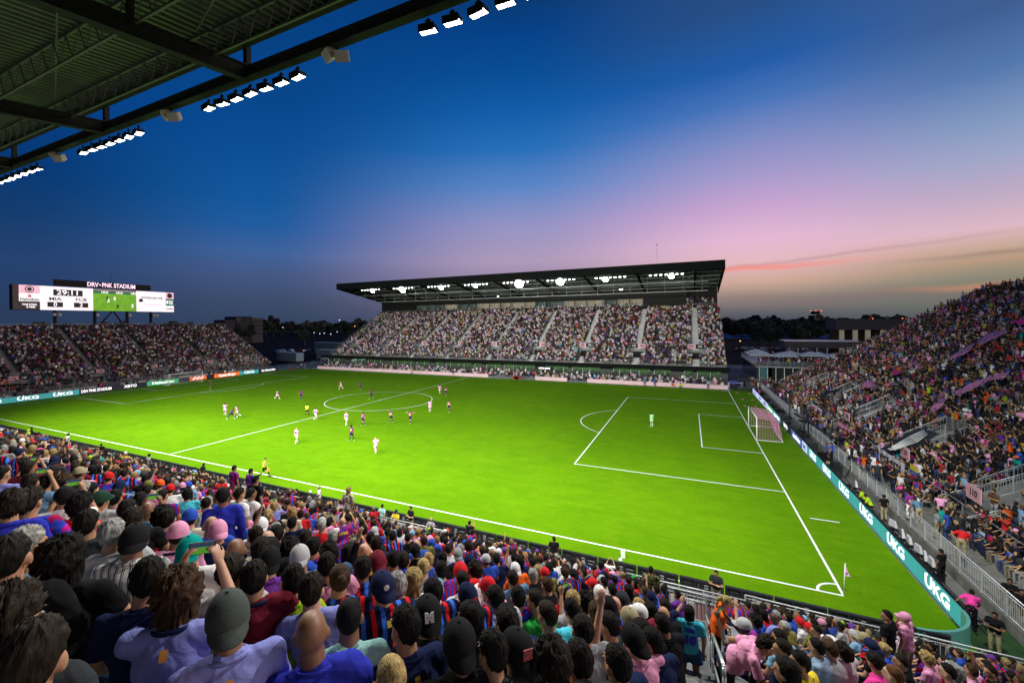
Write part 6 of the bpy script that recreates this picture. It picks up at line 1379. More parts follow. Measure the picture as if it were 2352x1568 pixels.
for q in people:
    p, h, hc, sh, sk, ps, fem, uv, hand_, lab = q
    near_ = (p-CP).length < 7
    P0 = None
    yaw = head_to(p.x, p.y)+rr.uniform(-.2, .2)
    if rr.random() < .8: ps = ps.replace('sit_left', 'sit').replace('sit_right', 'sit'); q[5] = ps
    pn = ps+rr.choice(['', '_t1', '_t2', '_t3', '_t4']) if ps == 'sit' else ps
    kit = 'tee' if rr.random() < .9 else 'long'
    vox = .011 if near_ else .017
    bulk = 1.0 if not (hash((round(p.x, 2), 3)) % 3 == 0) else 1.12
    bulk = 1.0 if not hand_ else 1.12 if (int(uv[0]) % 3 == 0) else 1.0
    PRp = proto(pn, bulk, vox, kit if near_ else 'tee', bool(fem))
    hl = Matrix.Rotation(yaw, 4, 'Z') @ PRp['H'].translation
    o, so, PP = make_person((p.x-hl.x, p.y-hl.y, p.z-hl.z), yaw, pn, sk, h, sh, rr.choice(['denim', 'black', 'khaki', 'navy', 'charcoal']), lab, 'spectator', 'spectators in the near grandstand', bulk=bulk, vox=vox, kit=kit if near_ else 'tee', fem=bool(fem), haircol=hc, wide=rr.uniform(.96, 1.1))
    ppl.append((o, so, PP, q))
# lettering and badges on the nearest shirts
def who(c, a, b):
    A_ = cropf[c](a, b); return min(ppl, key=lambda t: abs(t[3][7][0]-A_[0])+abs(t[3][7][1]-A_[1]))
blu = mat('print_blue', (.02, .03, .55), .6, var=0); yel = mat('print_yellow', (.7, .5, .05), .6, var=0); wht = mat('print_white', (.7, .7, .7), .6, var=0); orm = mat('badge_orange', (.75, .3, .05), .6, var=0)
o, so, PP, q = who('C', 400, 985); backtext(so, PP, 'A. INIESTA', .93, .075, blu, .34, arc=1.2, name='name'); backtext(so, PP, '8', .74, .27, blu, .15, name='number', bold=.03)
for c, a, b in (('A', 1720, 1090), ('A', 1340, 900), ('B', 465, 870), ('A', 225, 215), ('B', 845, 710), ('B', 1000, 850), ('C', 530, 800), ('B', 1165, 1150), ('B', 320, 800), ('A', 1250, 340), ('C', 150, 830), ('B', 1940, 1100)):
    o, so, PP, q = who(c, a, b); backtext(so, PP, 'IIII', 1.0, .032, orm if c == 'A' else yel, .034, name='badge', bold=.012)
for c, a, b, s, z, sz, w, m in (('A', 1960, 270, 'PUESTA', .93, .06, .26, yel), ('A', 1640, 430, 'DELTA', .9, .06, .2, wht), ('B', 1245, 570, 'ALEXANDER', .94, .055, .28, wht), ('C', 150, 830, 'ANSU FATI', .93, .06, .3, yel), ('C', 1050, 620, 'RONALDINHO', .93, .055, .3, yel), ('C', 1050, 620, '10', .76, .2, .2, yel), ('B', 1655, 645, 'MESSI', .93, .06, .2, yel), ('B', 480, 540, 'MESSI', .9, .06, .22, yel), ('B', 1850, 930, 'DIEGO', .93, .06, .2, wht), ('B', 700, 350, 'PEDRI', .95, .06, .22, yel), ('C', 1190, 965, 'MESSI', .88, .06, .22, yel), ('B', 1340, 1060, 'S', .86, .12, .08, wht)):
    o, so, PP, q = who(c, a, b); backtext(so, PP, s, z, sz, m, w, name='lettering')
def capmark(o, s, m, size=.045):
    for ch in o.children:
        if ch.name.startswith('cap'):
            t = text(s, size, m, ch, (0, -.122, .062), (R(72), 0, 0), .008, 'emblem'); t.scale = (1, 1, 1)
o, so, PP, q = who('B', 1340, 1060); capmark(o, 'M', wht, .07)
o, so, PP, q = who('B', 1000, 850)
for ch in o.children:
    if ch.name.startswith('cap'): e = MB().ell((0, -.122, .065), (.022, .004, .026), 8, 6).build('crest', wht, ch)
o, so, PP, q = who('B', 2010, 1340)
for ch in o.children:
    if ch.name.startswith('cap'): e = MB().box(-.032, .032, -.127, -.12, .03, .09).build('patch', mat('patch_red', (.5, .1, .1), .7, var=.7, vs=60), ch)
o, so, PP, q = who('B', 1640, 920)
for ch in o.children:
    if ch.name.startswith('cap'): e = MB().box(-.04, .04, -.127, -.115, .02, .05).build('patch', cloth('red'), ch)
# telephones held up
def phone(o, PP, lab, w=.15, h=.075):
    jw = (PP['j']['wr'][0]+PP['j']['wr'][1])/2 if 'phone' else None
    r = empty('smartphone', o.matrix_basis @ (jw+V((0, .03, .1))), o.rotation_euler.z, lab, 'smartphone', 'smartphones held up in the crowd')
    MB().box(-w/2, w/2, -.004, .004, -h/2, h/2).build('case', ink, r); MB().box(-w/2+.006, w/2-.006, -.0055, -.0045, -h/2+.004, h/2-.004).build('display', mat('phone_grass', (.1, .4, .03), .3, emit=.45, ecol=(.12, .42, .03), var=.2, vs=30), r)
    MB().box(-w/2+.006, w/2-.006, -.0062, -.0056, h*.12, h/2-.004).build('display_sky', mat('phone_sky', (.05, .1, .2), .3, emit=.2), r)
k = 0
for o, so, PP, q in ppl:
    if 'phone' in q[5]:
        phone(o, PP, f'smartphone of the {short(q)}'); k += 1

# ================================================================== standing people in the near stand
def stand_at(x, y, z, *a, **k): return make_person((x, y, z), *a, **k)
zf_ = lambda y: .48+.4144*max(0, math.floor((-5.2-y)/.8))
y = -17.97; o, so, PP = stand_at(48.76, y, NZ(y)-.34, .06, 'stand_photo', 1, 'long', 'aqua', 'denim', 'woman standing in the aisle in an aqua jersey numbered 10 and denim skirt', 'spectator', fem=True, kit='skirt', haircol='black', vox=.011, scale=.98)
backtext(so, PP, 'MESSI', 1.36, .07, blu, .17, arc=.8, name='name'); backtext(so, PP, '10', 1.18, .2, blu, .2, name='number', bold=.02)
hd = CP+ray(1672, 1384)*8.3
o, so, PP = stand_at(hd.x-.22, hd.y, hd.z-1.5, -1.45, 'stand_call', 0, 'pony', 'orange', 'black', 'blonde woman in a bright orange top leaning over with a hand to her face', 'spectator', fem=True, kit='vest', haircol='blonde', vox=.011, scale=.95)
hd = CP+ray(1765, 1470)*6.0; reserved.append(hd)
o, so, PP = stand_at(hd.x-.5, hd.y-.03, hd.z-1.43, -1.6, 'stand_bend', 1, 'curly', 'pink', 'charcoal', 'curly haired man in a pink jersey bending forward beside the aisle rail', 'spectator', vox=.011, haircol='dark')
def onplane(a, b, off): return headpt(a, b, off)
def stander(c, a, b, label, hair, hc, shirt, skin, trs='khaki', ps='stand', rz=0, fem=False, off=.42, kit='tee', tx=None, sc_=1.0):
    A_ = cropf[c](a, b) if c else (a, b); p = CP+ray(*A_)*off
    o, so, PP = stand_at(p.x, p.y, p.z-1.61*sc_, rz, ps, skin, hair, shirt, trs, label, 'spectator', fem=fem, haircol=hc, kit=kit, scale=sc_, vox=.017)
    if tx: 
        for s, z, sz, w, m in tx: backtext(so, PP, s, z, sz, m, w)
    return o
stander('A', 1680, 170, 'person wrapped in a blue flag with a white band standing in the crowd', (Fc, 'black'), 'black', 'royal', 2, 'black', 'stand', .9, kit='long', off=6.2)
stander('A', 1800, 150, 'person standing in a white jersey numbered 23', 'short', 'dark', 'white', 1, 'denim', tx=[('BECKHAM', 1.38, .06, .26, ink), ('23', 1.2, .2, .22, ink)], off=8.2)
stander('A', 1890, 145, 'person standing in a plain white tee beside the white number 23 jersey', 'buzz', 'black', 'white', 2, off=8.6)
stander('B', 40, 40, 'man in black standing at the railing left of centre', 'short', 'black', 'black', 1, 'black', off=12)
stander('C', 1290, 600, 'person in a camouflage top standing by the lower railing', 'buzz', 'black', 'camo', 1, 'black', off=13.5)
for i, (a, b, l, s, h) in enumerate(((537, 1076, 'person in a blue and claret jersey standing at the left railing', 'claret', 'short'), (575, 1083, 'bearded person in a bright blue jersey standing at the left railing', 'blotch', 'short'))): stander(None, a, b, l, h, 'black', s, 1, off=17.5+i)
for a, b, l, s, h, hc in ((108, 1036, 'person in a deep blue and purple jersey standing far left in the crowd', 'purple', 'short', 'black'), (75, 1030, 'person in a claret jersey with folded arms far left in the crowd', 'claret', 'short', 'black'), (170, 1038, 'person in a navy tee standing far left in the crowd', 'navy', 'short', 'grey'), (800, 1126, 'long haired woman in a cream top standing near the left railing', 'cream', 'long', 'blonde')): stander(None, a, b, l, h, hc, s, 1, off=16.5)
stander('E', 950, 1175, 'person in a pink cap and pink shirt standing at the bottom right railing', (Fc, 'pink'), 'grey', 'pink', 0, 'khaki', 'stand_chin', .9, off=9.9)
stander('E', 840, 1165, 'person with black hair in a black tee beside the pink capped one', 'short', 'black', 'black', 1, 'black', 'stand_left', .9, off=9.8)

# staff and guards along the near boards ------------------------------------
def guard(a, b, label, shirt, hair='short', hc='black', skin=2, trs='khaki', ps='stand_behind', rz=0, y=-4.25, cat='security guard', group='staff along the near boards', x=None, z0=0, sc_=1.03):
    p = at(a, b, y=y) if x is None else at(a, b, x=x)
    h = max(1.35, min(1.75, p.z-z0)); s = h/1.64 if sc_ is None else sc_
    o, so, PP = make_person((p.x, p.y, p.z-1.64*s if abs(p.z-1.64*s-z0) < .5 else z0), rz, ps, skin, hair, shirt, trs, label, cat, group, scale=s, haircol=hc, vox=.017)
    return o, so, PP
guard(1272, 1237, 'guard in a black polo and khaki trousers at the boards centre right', 'black', ps='stand_left', rz=.3)
o, so, PP = guard(1645, 1314, 'young guard with crossed arms standing at the boards by the corner', 'charcoal', 'short', 'dark', 1, ps='stand_cross', rz=PI*.92)
guard(1078, 1200, 'man in black aiming a camera over the boards', 'black', ps='stand_phone', skin=1, cat='spectator')
guard(944, 1166, 'guard in black with folded arms behind the central railing', 'black', ps='stand_cross', rz=PI*.9, skin=1)
guard(909, 1174, 'person in a yellow shirt and black cap at the central railing', 'yellow', (Bc, 'navy'), skin=1, trs='black', cat='usher')
guard(878, 1180, 'person in a mint green shirt at the central railing', 'mint', 'short', skin=1, cat='spectator')
guard(990, 1192, 'person in a beige cap and grey tee behind the boards', 'grey', (Fc, 'khaki'), skin=1, cat='spectator')
guard(788, 1142, 'guard in black walking behind the boards left of centre', 'black', skin=2, ps='stand_left')
guard(733, 1118, 'guard in a white shirt and beige cap with clasped hands', 'white', (Fc, 'khaki'), skin=3, rz=PI*.8, ps='stand_folded')
guard(681, 1125, 'woman in black seen behind the left boards', 'black', 'bun', skin=1, rz=PI*.8, ps='stand', y=-4.25)
guard(590, 1103, 'heavy guard in black at the boards near the linesman', 'black', 'buzz', skin=1, rz=PI, ps='stand_cross')
guard(467, 1066, 'guard in black on the left by the boards below the halfway line', 'black', skin=3)
guard(447, 1075, 'person in a light blue shirt at the boards below the halfway line', 'sky', skin=2, cat='usher')
guard(342, 1031, 'guard in a grey polo and khaki trousers standing left of the halfway line', 'grey', 'curly', skin=3)
guard(232, 1009, 'guard in black with khaki trousers far left by the boards', 'black', skin=3, ps='stand_cross', rz=.8)
guard(156, 997, 'guard in a white shirt and dark cap far left by the boards', 'white', (Bc, 'black'), skin=3)
guard(72, 983, 'guard in black standing far left behind the green vest', 'black', skin=3)
g_ = guard(66, 988, 'person in a bright yellow vest numbered 288 with a cap', 'neon', (Bc, 'neon'), skin=1, y=-5.4, cat='steward'); backtext(g_[1], g_[2], '288', 1.25, .16, ink, .2)
guard(38, 985, 'person in a white tee far left behind the boards', 'white', 'short', 'brown', 1, cat='spectator', y=-5.4)
guard(1400, 1290, 'person in a white tee holding up a telephone at the boards', 'white', 'short', skin=1, ps='stand_phone', cat='spectator')
# behind the right boards
def gr(a, b, label, shirt, **k):
    zh = k.pop('zh', 1.64); k.setdefault('cat', 'security guard'); q = at(a, b, z=zh+k.get('z0', 0)); k.setdefault('hair', 'short'); ps = k.pop('ps', 'stand'); rz = k.pop('rz', 1.2); sk = k.pop('skin', 2); z0 = k.pop('z0', 0); hair = k.pop('hair'); trs = k.pop('trs', 'khaki'); cat = k.pop('cat'); hc = k.pop('hc', 'black'); fem = k.pop('fem', False)
    return make_person((q.x, q.y, z0), rz, ps, sk, hair, shirt, trs, label, cat, 'staff around the right boards', haircol=hc, vox=.017, fem=fem)
ex = lambda a, b: (1722.7+a/2.6488, 976.2+b/2.6488)
gr(*ex(1580, 945), 'guard in black and khaki trousers standing on the dark turf with hands at face', 'black', ps='stand_chin' if False else 'stand_clap', rz=PI*.9)
gr(*ex(1655, 1010), 'guard in black cut by the right edge of the picture', 'black', rz=PI*.9)
gr(*ex(1490, 1150), 'guard in black and khaki trousers with clasped hands near the bottom right', 'black', ps='stand_folded', rz=PI*.8)
gr(*ex(1165, 765), 'guard all in black walking behind the teal boards', 'black', trs='black', rz=.6)
gr(*ex(1345, 1060), 'person in hot pink bending behind the curved corner board', 'hotpink', trs='black', ps='stand_bend', rz=-.3, cat='photographer', zh=1.3)
gr(*ex(815, 432), 'guard in a black shirt and khaki trousers with his back to us', 'black', rz=.2)
gr(*ex(1135, 520), 'person in a grey polo and khaki trousers on the walkway', 'grey', rz=1.5, z0=.55, cat='usher')
gr(*ex(465, 112), 'photographer in a blue bib behind the boards', 'blue', trs='black', rz=1.2, cat='photographer', skin=2)
gr(*ex(498, 112), 'second photographer in a blue bib, right of the other', 'blue', trs='black', rz=1.0, cat='photographer', skin=1)
gr(*ex(505, 185), 'person in black and khaki crouching below the blue bibs', 'black', ps='sit_hunch', rz=1.2, cat='photographer', zh=1.2)
for i, (a, b) in enumerate(((702, 395), (738, 430))): gr(*ex(a, b), f'{["farther", "nearer"][i]} photographer in a green bib sitting behind the teal boards', 'neon', ps='sit_hunch', rz=1.3, zh=1.2, cat='photographer', trs='black')
gr(*ex(660, 185), 'fan in a blue and purple top standing on the walkway', 'blotch', z0=.55, cat='spectator', skin=0); gr(*ex(640, 140), 'person in white with khaki trousers on the walkway', 'white', z0=.55, cat='usher'); gr(*ex(720, 125), 'person in black with a backpack on the walkway', 'black', trs='black', z0=.55, cat='spectator', rz=0); gr(*ex(770, 160), 'person in royal blue walking on the walkway', 'blue', z0=.55, trs='denim', cat='spectator'); gr(*ex(590, 95), 'photographer in a lime bib at the walkway railing', 'neon', z0=.55, cat='steward')
b_ = gr(*ex(975, 415), 'fan in a claret striped jersey numbered 10 on the walkway stairs', 'claret', z0=.9, cat='spectator', trs='white', rz=0); backtext(b_[1], b_[2], '10', 1.2, .2, yel, .22)
gr(*ex(1030, 445), 'person in a grey green shirt leaning at the walkway stairs', 'steelblue', z0=.9, cat='spectator', ps='stand_bend', rz=.2); gr(*ex(1285, 620), 'fan in a red shirt leaning over in the lower right stand', 'red', z0=1.1, ps='stand_bend', rz=-.5, cat='spectator')
gr((2850+800/4.276)/1.7415, (1300+1090/4.276)/1.7415, 'ball kid in hot pink beyond the end of the right boards', 'hotpink', cat='ball kid', trs='black', skin=3); gr((2850+745/4.276)/1.7415, (1300+925/4.276)/1.7415, 'guard in dark jacket standing by the bar corner', 'charcoal', rz=2.2); gr((2850+705/4.276)/1.7415, (1300+880/4.276)/1.7415, 'person with a light blue hood by the bar corner', 'sky', cat='steward', trs='black', rz=2.2)
gr((2850+440/4.276)/1.7415, (1300+905/4.276)/1.7415, 'person in black by the far right corner fence', 'black', trs='black'); gr((2850+550/4.276)/1.7415, (1300+925/4.276)/1.7415, 'person in black with a tripod by the far right corner', 'black', trs='black', rz=2)
for i, (a, b) in enumerate(((330, 945), (395, 945))): gr((2850+a/4.276)/1.7415, (1300+b/4.276)/1.7415, f'{["left", "right"][i]} person in a blue bib at the white table by the far right corner', 'blue', cat='steward', trs='black', rz=PI)
q = at((2850+385/4.276)/1.7415, (1300+1060/4.276)/1.7415, z=0); t_ = empty('folding_table', q, 0, 'white folding table by the far right corner', 'table'); MB().box(-1.3, 1.3, -.4, .4, .85, .9).build('tabletop', white, t_)
for x in (-1.2, 1.2):
    for y in (-.35, .35): MB().tube((x, y, 0), (x, y, .85), .03).build('leg', steel, t_)
# crew at the far left corner and along the far touchline
fc_ = lambda a, b: ((850+a/4.276)/1.7415, (1200+b/4.276)/1.7415)
for i, (a, b, s, l, ps) in enumerate(((1230, 1110, 'palegrey', 'person in pale grey at the far left corner', 'stand'), (1270, 1090, 'black', 'person in black at the far left corner', 'stand'), (1340, 1085, 'teal', 'person in a teal top at the far left corner', 'stand_left'), (1385, 1080, 'charcoal', 'person in charcoal at the far left corner', 'stand'), (1335, 1165, 'red', 'person in red sitting on the grass at the far left corner', 'sit_hunch'), (1465, 1135, 'hotpink', 'ball kid in hot pink crouching at the far left corner', 'sit_hunch'), (1555, 1080, 'neon', 'steward in a bright yellow vest near the far left corner flag', 'stand'), (1610, 1085, 'black', 'cameraman in black by the open cart', 'stand_clap'), (1665, 1075, 'navy', 'person in navy leaning on the open cart', 'stand'))):
    q = at(*fc_(a, b+45), z=0) ; q = V((max(-57, q.x), min(q.y, 74), 0)); make_person((q.x, q.y, 0 if 'stand' in ps else -.3), PI, ps, [1, 2, 3][i % 3], 'short', s, 'charcoal', l, 'crew member', 'crew at the far left corner', vox=.03)
c4_ = lambda a, b: (1148.4+a/4.096, 545.5+b/4.096)
for a, b, s, ps, l, t in ((1360, 1355, 'steelblue', 'stand_left', 'man in grey blue sitting on the pink wall', 'denim'), (1455, 1350, 'blue', 'stand', 'person in a blue bib standing before the pink wall', 'black'), (1625, 1380, 'orange', 'sit_hunch', 'person in orange crouching before the pink wall', 'white'), (1697, 1385, 'neon', 'sit_hunch', 'photographer in a bright vest crouching before the pink wall', 'black'), (1957, 1350, 'sky', 'stand', 'person in light blue standing before the pink wall', 'denim')):
    q = at(*c4_(a, b), y=70.0); make_person((q.x, 70.05, 0 if 'stand' in ps else -.3), PI, ps, 1, 'short', s, t, l, 'crew member', 'people before the pink wall', vox=.03)
q = at(690+1595/4.5506, 545.5+1410/4.5506, y=70); make_person((q.x, 69.9, 0), PI*.9, 'walk0', 1, 'short', 'navy', 'navy', 'coach in navy walking before the benches', 'coach', vox=.03, kit='kit')
for i, (a, b, c_c, l) in enumerate(((1620, 1437, 'orange', 'orange cooler box before the benches'), (1700, 1437, 'blue', 'dark equipment bag before the benches'), (1810, 1445, 'charcoal', 'black flight case before the benches'))):
    q = at(690+a/4.5506, 545.5+b/4.5506, z=0); w = .5+.3*(i == 2); MB().box(q.x-w, q.x+w, q.y-.3, q.y+.3, 0, .55).box(q.x-w-.03, q.x+w+.03, q.y-.33, q.y+.33, .55, .64).build('equipment_box', cloth(c_c), label=l, cat='box')
for i in range(4):
    q = at(*c4_(170+16*i, 1318), z=0); MB().box(q.x-.4, q.x+.35, 69.9, 70.25, 0, .5).box(q.x-.42, q.x+.37, 69.88, 70.27, .5, .58).build('cooler', cloth('red'), label=f'{ordn[i]} of four red cooler boxes left of the pink wall', cat='cooler box', group='red cooler boxes')

# ================================================================== players and officials
def fx5(a, b): return (459.4+a/3.7237, 849.8+b/3.7237)
def player(a, b, ps, team, rz, label, num=None, skin=1, hair='short', hc='black', cat='footballer', raw=False, y=None):
    A_ = (a, b) if raw else fx5(a, b); q = at(*A_, z=.03)
    shirt, shorts, sock, grp = {'pink': ('pink', 'palepink', 'palepink', 'players in pink'), 'blau': ('strip', 'navy', 'navy', 'players in dark stripes'), 'ref': ('neonshirt', 'black', 'black', 'match officials'), 'gk': ('black', 'black', 'black', 'goalkeepers'), 'gk2': ('mintgreen', 'mintgreen', 'mintgreen', 'goalkeepers')}[team]
    o, so, PP = make_person((q.x, q.y, 0), rz, ps, skin, hair, shirt, shorts, label, cat, grp, vox=.018, kit='kit', haircol=hc, socks=sock, shoes=white if team != 'ref' else MAT['black_steel'], scale=1.04)
    if num: backtext(so, PP, num, 1.22, .24, (blu if team == 'pink' else yel), .22, name='number', bold=.03)
    return o
CL.update(palepink=(.8, .5, .66), neonshirt=(.55, .6, .04), mintgreen=(.35, .75, .36)); CL['pink'] = (.85, .38, .62)
m = mat('cloth_strip', (.1, .1, .1), .8, var=0, bump=.4, bs=11, spec=.2)
t = m.node_tree; tn = t.nodes.new('ShaderNodeTexCoord'); s_ = t.nodes.new('ShaderNodeSeparateXYZ'); t.links.new(tn.outputs['Object'], s_.inputs[0]); mu = t.nodes.new('ShaderNodeMath'); mu.operation = 'MULTIPLY_ADD'; mu.inputs[1].default_value = 11; mu.inputs[2].default_value = 20.2; t.links.new(s_.outputs[0], mu.inputs[0]); fr2 = t.nodes.new('ShaderNodeMath'); fr2.operation = 'FRACT'; t.links.new(mu.outputs[0], fr2.inputs[0]); rp = t.nodes.new('ShaderNodeValToRGB'); rp.color_ramp.interpolation = 'CONSTANT'; rp.color_ramp.elements[0].color = (.015, .018, .07, 1); rp.color_ramp.elements[1].position = .5; rp.color_ramp.elements[1].color = (.3, .02, .22, 1); t.links.new(fr2.outputs[0], rp.inputs[0]); t.links.new(rp.outputs[0], t.nodes['Principled BSDF'].inputs['Base Color'])
player(215, 382, 'walk0_arms' if False else 'walk0', 'pink', -2.2, 'player in pink watching the duel, leftmost of the three', skin=3)
player(320, 405, 'run1', 'pink', 2.6, 'player in pink with the ball at his feet', skin=1)
player(262, 415, 'run0_lunge', 'blau', -1.2, 'player in dark stripes lunging at the ball between two pink players', skin=3)
player(660, 252, 'run0', 'pink', -1.3, 'player in pink running left of the centre circle', skin=3)
player(866, 253, 'walk1', 'blau', .6, 'player in dark stripes walking left of the centre circle', skin=2)
player(915, 394, 'run1', 'ref', .5, 'yellow shirted match official near the halfway line', skin=1, cat='referee')
player(988, 431, 'run0', 'pink', .1, 'player in pink numbered 15 on the halfway line', '15', skin=1)
player(1207, 166, 'run0', 'pink', 1.6, 'player in pink farthest up the pitch, left of the circle', skin=1)
player(1370, 174, 'run1', 'blau', 1.2, 'player in dark stripes running above the centre circle', skin=3)
player(1467, 248, 'run0', 'blau', 1.4, 'player in dark stripes running inside the centre circle', skin=3)
player(1252, 471, 'walk0', 'pink', .1, 'player in pink numbered 10 with blond hair', '10', skin=0, hc='blonde')
player(1396, 473, 'walk1', 'blau', .1, 'player in dark stripes numbered 9', '9', skin=1)
player(1630, 454, 'run1', 'blau', .2, 'player in dark stripes numbered 14 with red boots', '14', skin=1)
player(1798, 457, 'walk0_arms', 'blau', .1, 'player in dark stripes numbered 24 holding both arms out', '24', skin=1)
player(1968, 356, 'walk1', 'pink', .6, 'player in pink at the right edge of the centre circle', skin=1)
player(2131, 358, 'walk0', 'blau', .2, 'player in dark stripes right of the centre circle', '23', skin=1)
player(2052, 206, 'run1', 'pink', .9, 'player in pink running at the far end of the halfway line', '15', skin=1)
player(2103, 224, 'run0', 'blau', .5, 'player in dark stripes beside the far pink runner', '4', skin=1)
player(826, 626, 'walk0', 'pink', .1, 'player in pink numbered 22 with short fair hair', '22', skin=0, hair='buzz', hc='blonde')
player(1296, 603, 'walk1', 'blau', .1, 'player in dark stripes numbered 28', '28', skin=3, hair='curly')
player(1505, 719, 'run1', 'pink', .9, 'nearest player in pink, bald, jogging toward the right', skin=1, hair='bald')
o = player(548, 921, 'run0', 'ref', -.9, 'linesman in yellow running along the near touchline', skin=0, hc='brown', cat='linesman')
r = empty('linesman_flag', V(o.location)+V((.42, -.05, .62)), 0, 'orange and yellow flag carried by the linesman', 'flag'); MB().tube((0, 0, 0), (.05, 0, .55), .01).build('stick', white, r); MB().box(.02, .36, -.006, .006, .1, .4).build('cloth', mat('flag_orange', (.85, .3, .02), .7), r)
player(88, 160, 'stand', 'gk', 2.9, 'goalkeeper in black before the far left goal', skin=0, hair='bald')
player(1497, 979, 'stand', 'gk2', .6, 'goalkeeper in light green inside the right penalty area', skin=1, raw=True)
player(946.6, 861, 'run1', 'ref', 1.5, 'linesman in lime running along the far touchline', skin=1, cat='linesman', raw=True)
# ================================================================== the mass of the crowd (thousands): one object
SKC = np.array([(.52, .31, .16), (.44, .24, .1), (.3, .155, .065), (.2, .1, .055), (.07, .035, .022)])
HRC = np.array([(.01, .008, .007)]*6+[(.02, .013, .008)]*3+[(.05, .03, .015), (.3, .22, .1), (.25, .25, .24)])
TRC = np.array([(.04, .07, .16), (.012, .012, .014), (.25, .22, .15), (.015, .02, .05), (.3, .3, .3)])
def pal(d):
    c = []
    for k, n in d: c += [CL[k]]*n
    return np.array(c)
CL.setdefault('tealb', (.05, .4, .38))
PAL = {
 'near': pal([('black', 15), ('navy', 9), ('white', 9), ('claret_', 0)] if False else [('black', 16), ('navy', 9), ('white', 9), ('grey', 6), ('blue', 9), ('red', 7), ('pink', 8), ('charcoal', 8), ('sky', 3), ('maroon', 5), ('hotpink', 2), ('purple', 5), ('orange', 2), ('teal', 2), ('yellow', 2), ('lime', 1), ('green', 1), ('palegrey', 5)]),
 'far': pal([('black', 34), ('white', 28), ('palegrey', 16), ('grey', 8), ('pink', 6), ('navy', 9), ('charcoal', 16), ('palepink', 3), ('blue', 2), ('red', 2), ('purple', 3), ('orange', 1), ('yellow', 2), ('lime', 1), ('aqua', 1), ('khaki', 3)]),
 'left': pal([('black', 46), ('white', 15), ('palegrey', 9), ('grey', 6), ('pink', 3), ('navy', 9), ('charcoal', 22), ('khaki', 4), ('cream', 4), ('blue', 2), ('red', 1), ('purple', 2), ('orange', 1), ('yellow', 1), ('lime', 1), ('hotpink', 1), ('teal', 2), ('maroon', 1), ('sky', 2)]),
 'right': pal([('black', 50), ('pink', 11), ('white', 9), ('charcoal', 26), ('grey', 5), ('navy', 7), ('blue', 5), ('red', 4), ('purple', 1), ('orange', 3), ('yellow', 2), ('hotpink', 3), ('lime', 1), ('palegrey', 6), ('sky', 3), ('teal', 2), ('brown', 3)])}
class TB:
    def __init__(s): s.v = []; s.f = []; s.c = []
    def add(s, vs, fs, c): n = len(s.v); s.v += [tuple(v) for v in vs]; s.f += [tuple(i+n for i in f) for f in fs]; s.c += [c]*len(vs)
    def from_mb(s, m, c): s.add(m.v, m.f, c)
def quads(m):   # all faces to quads (triangles repeat a corner is not allowed: split n-gons)
    out = []
    for f in m:
        if len(f) == 4: out.append(f)
        elif len(f) > 4:
            for i in range(1, len(f)-1, 2): out.append((f[0], f[i], f[i+1], f[i+2] if i+2 < len(f) else f[i+1]))
        else: out.append(f)
    return out
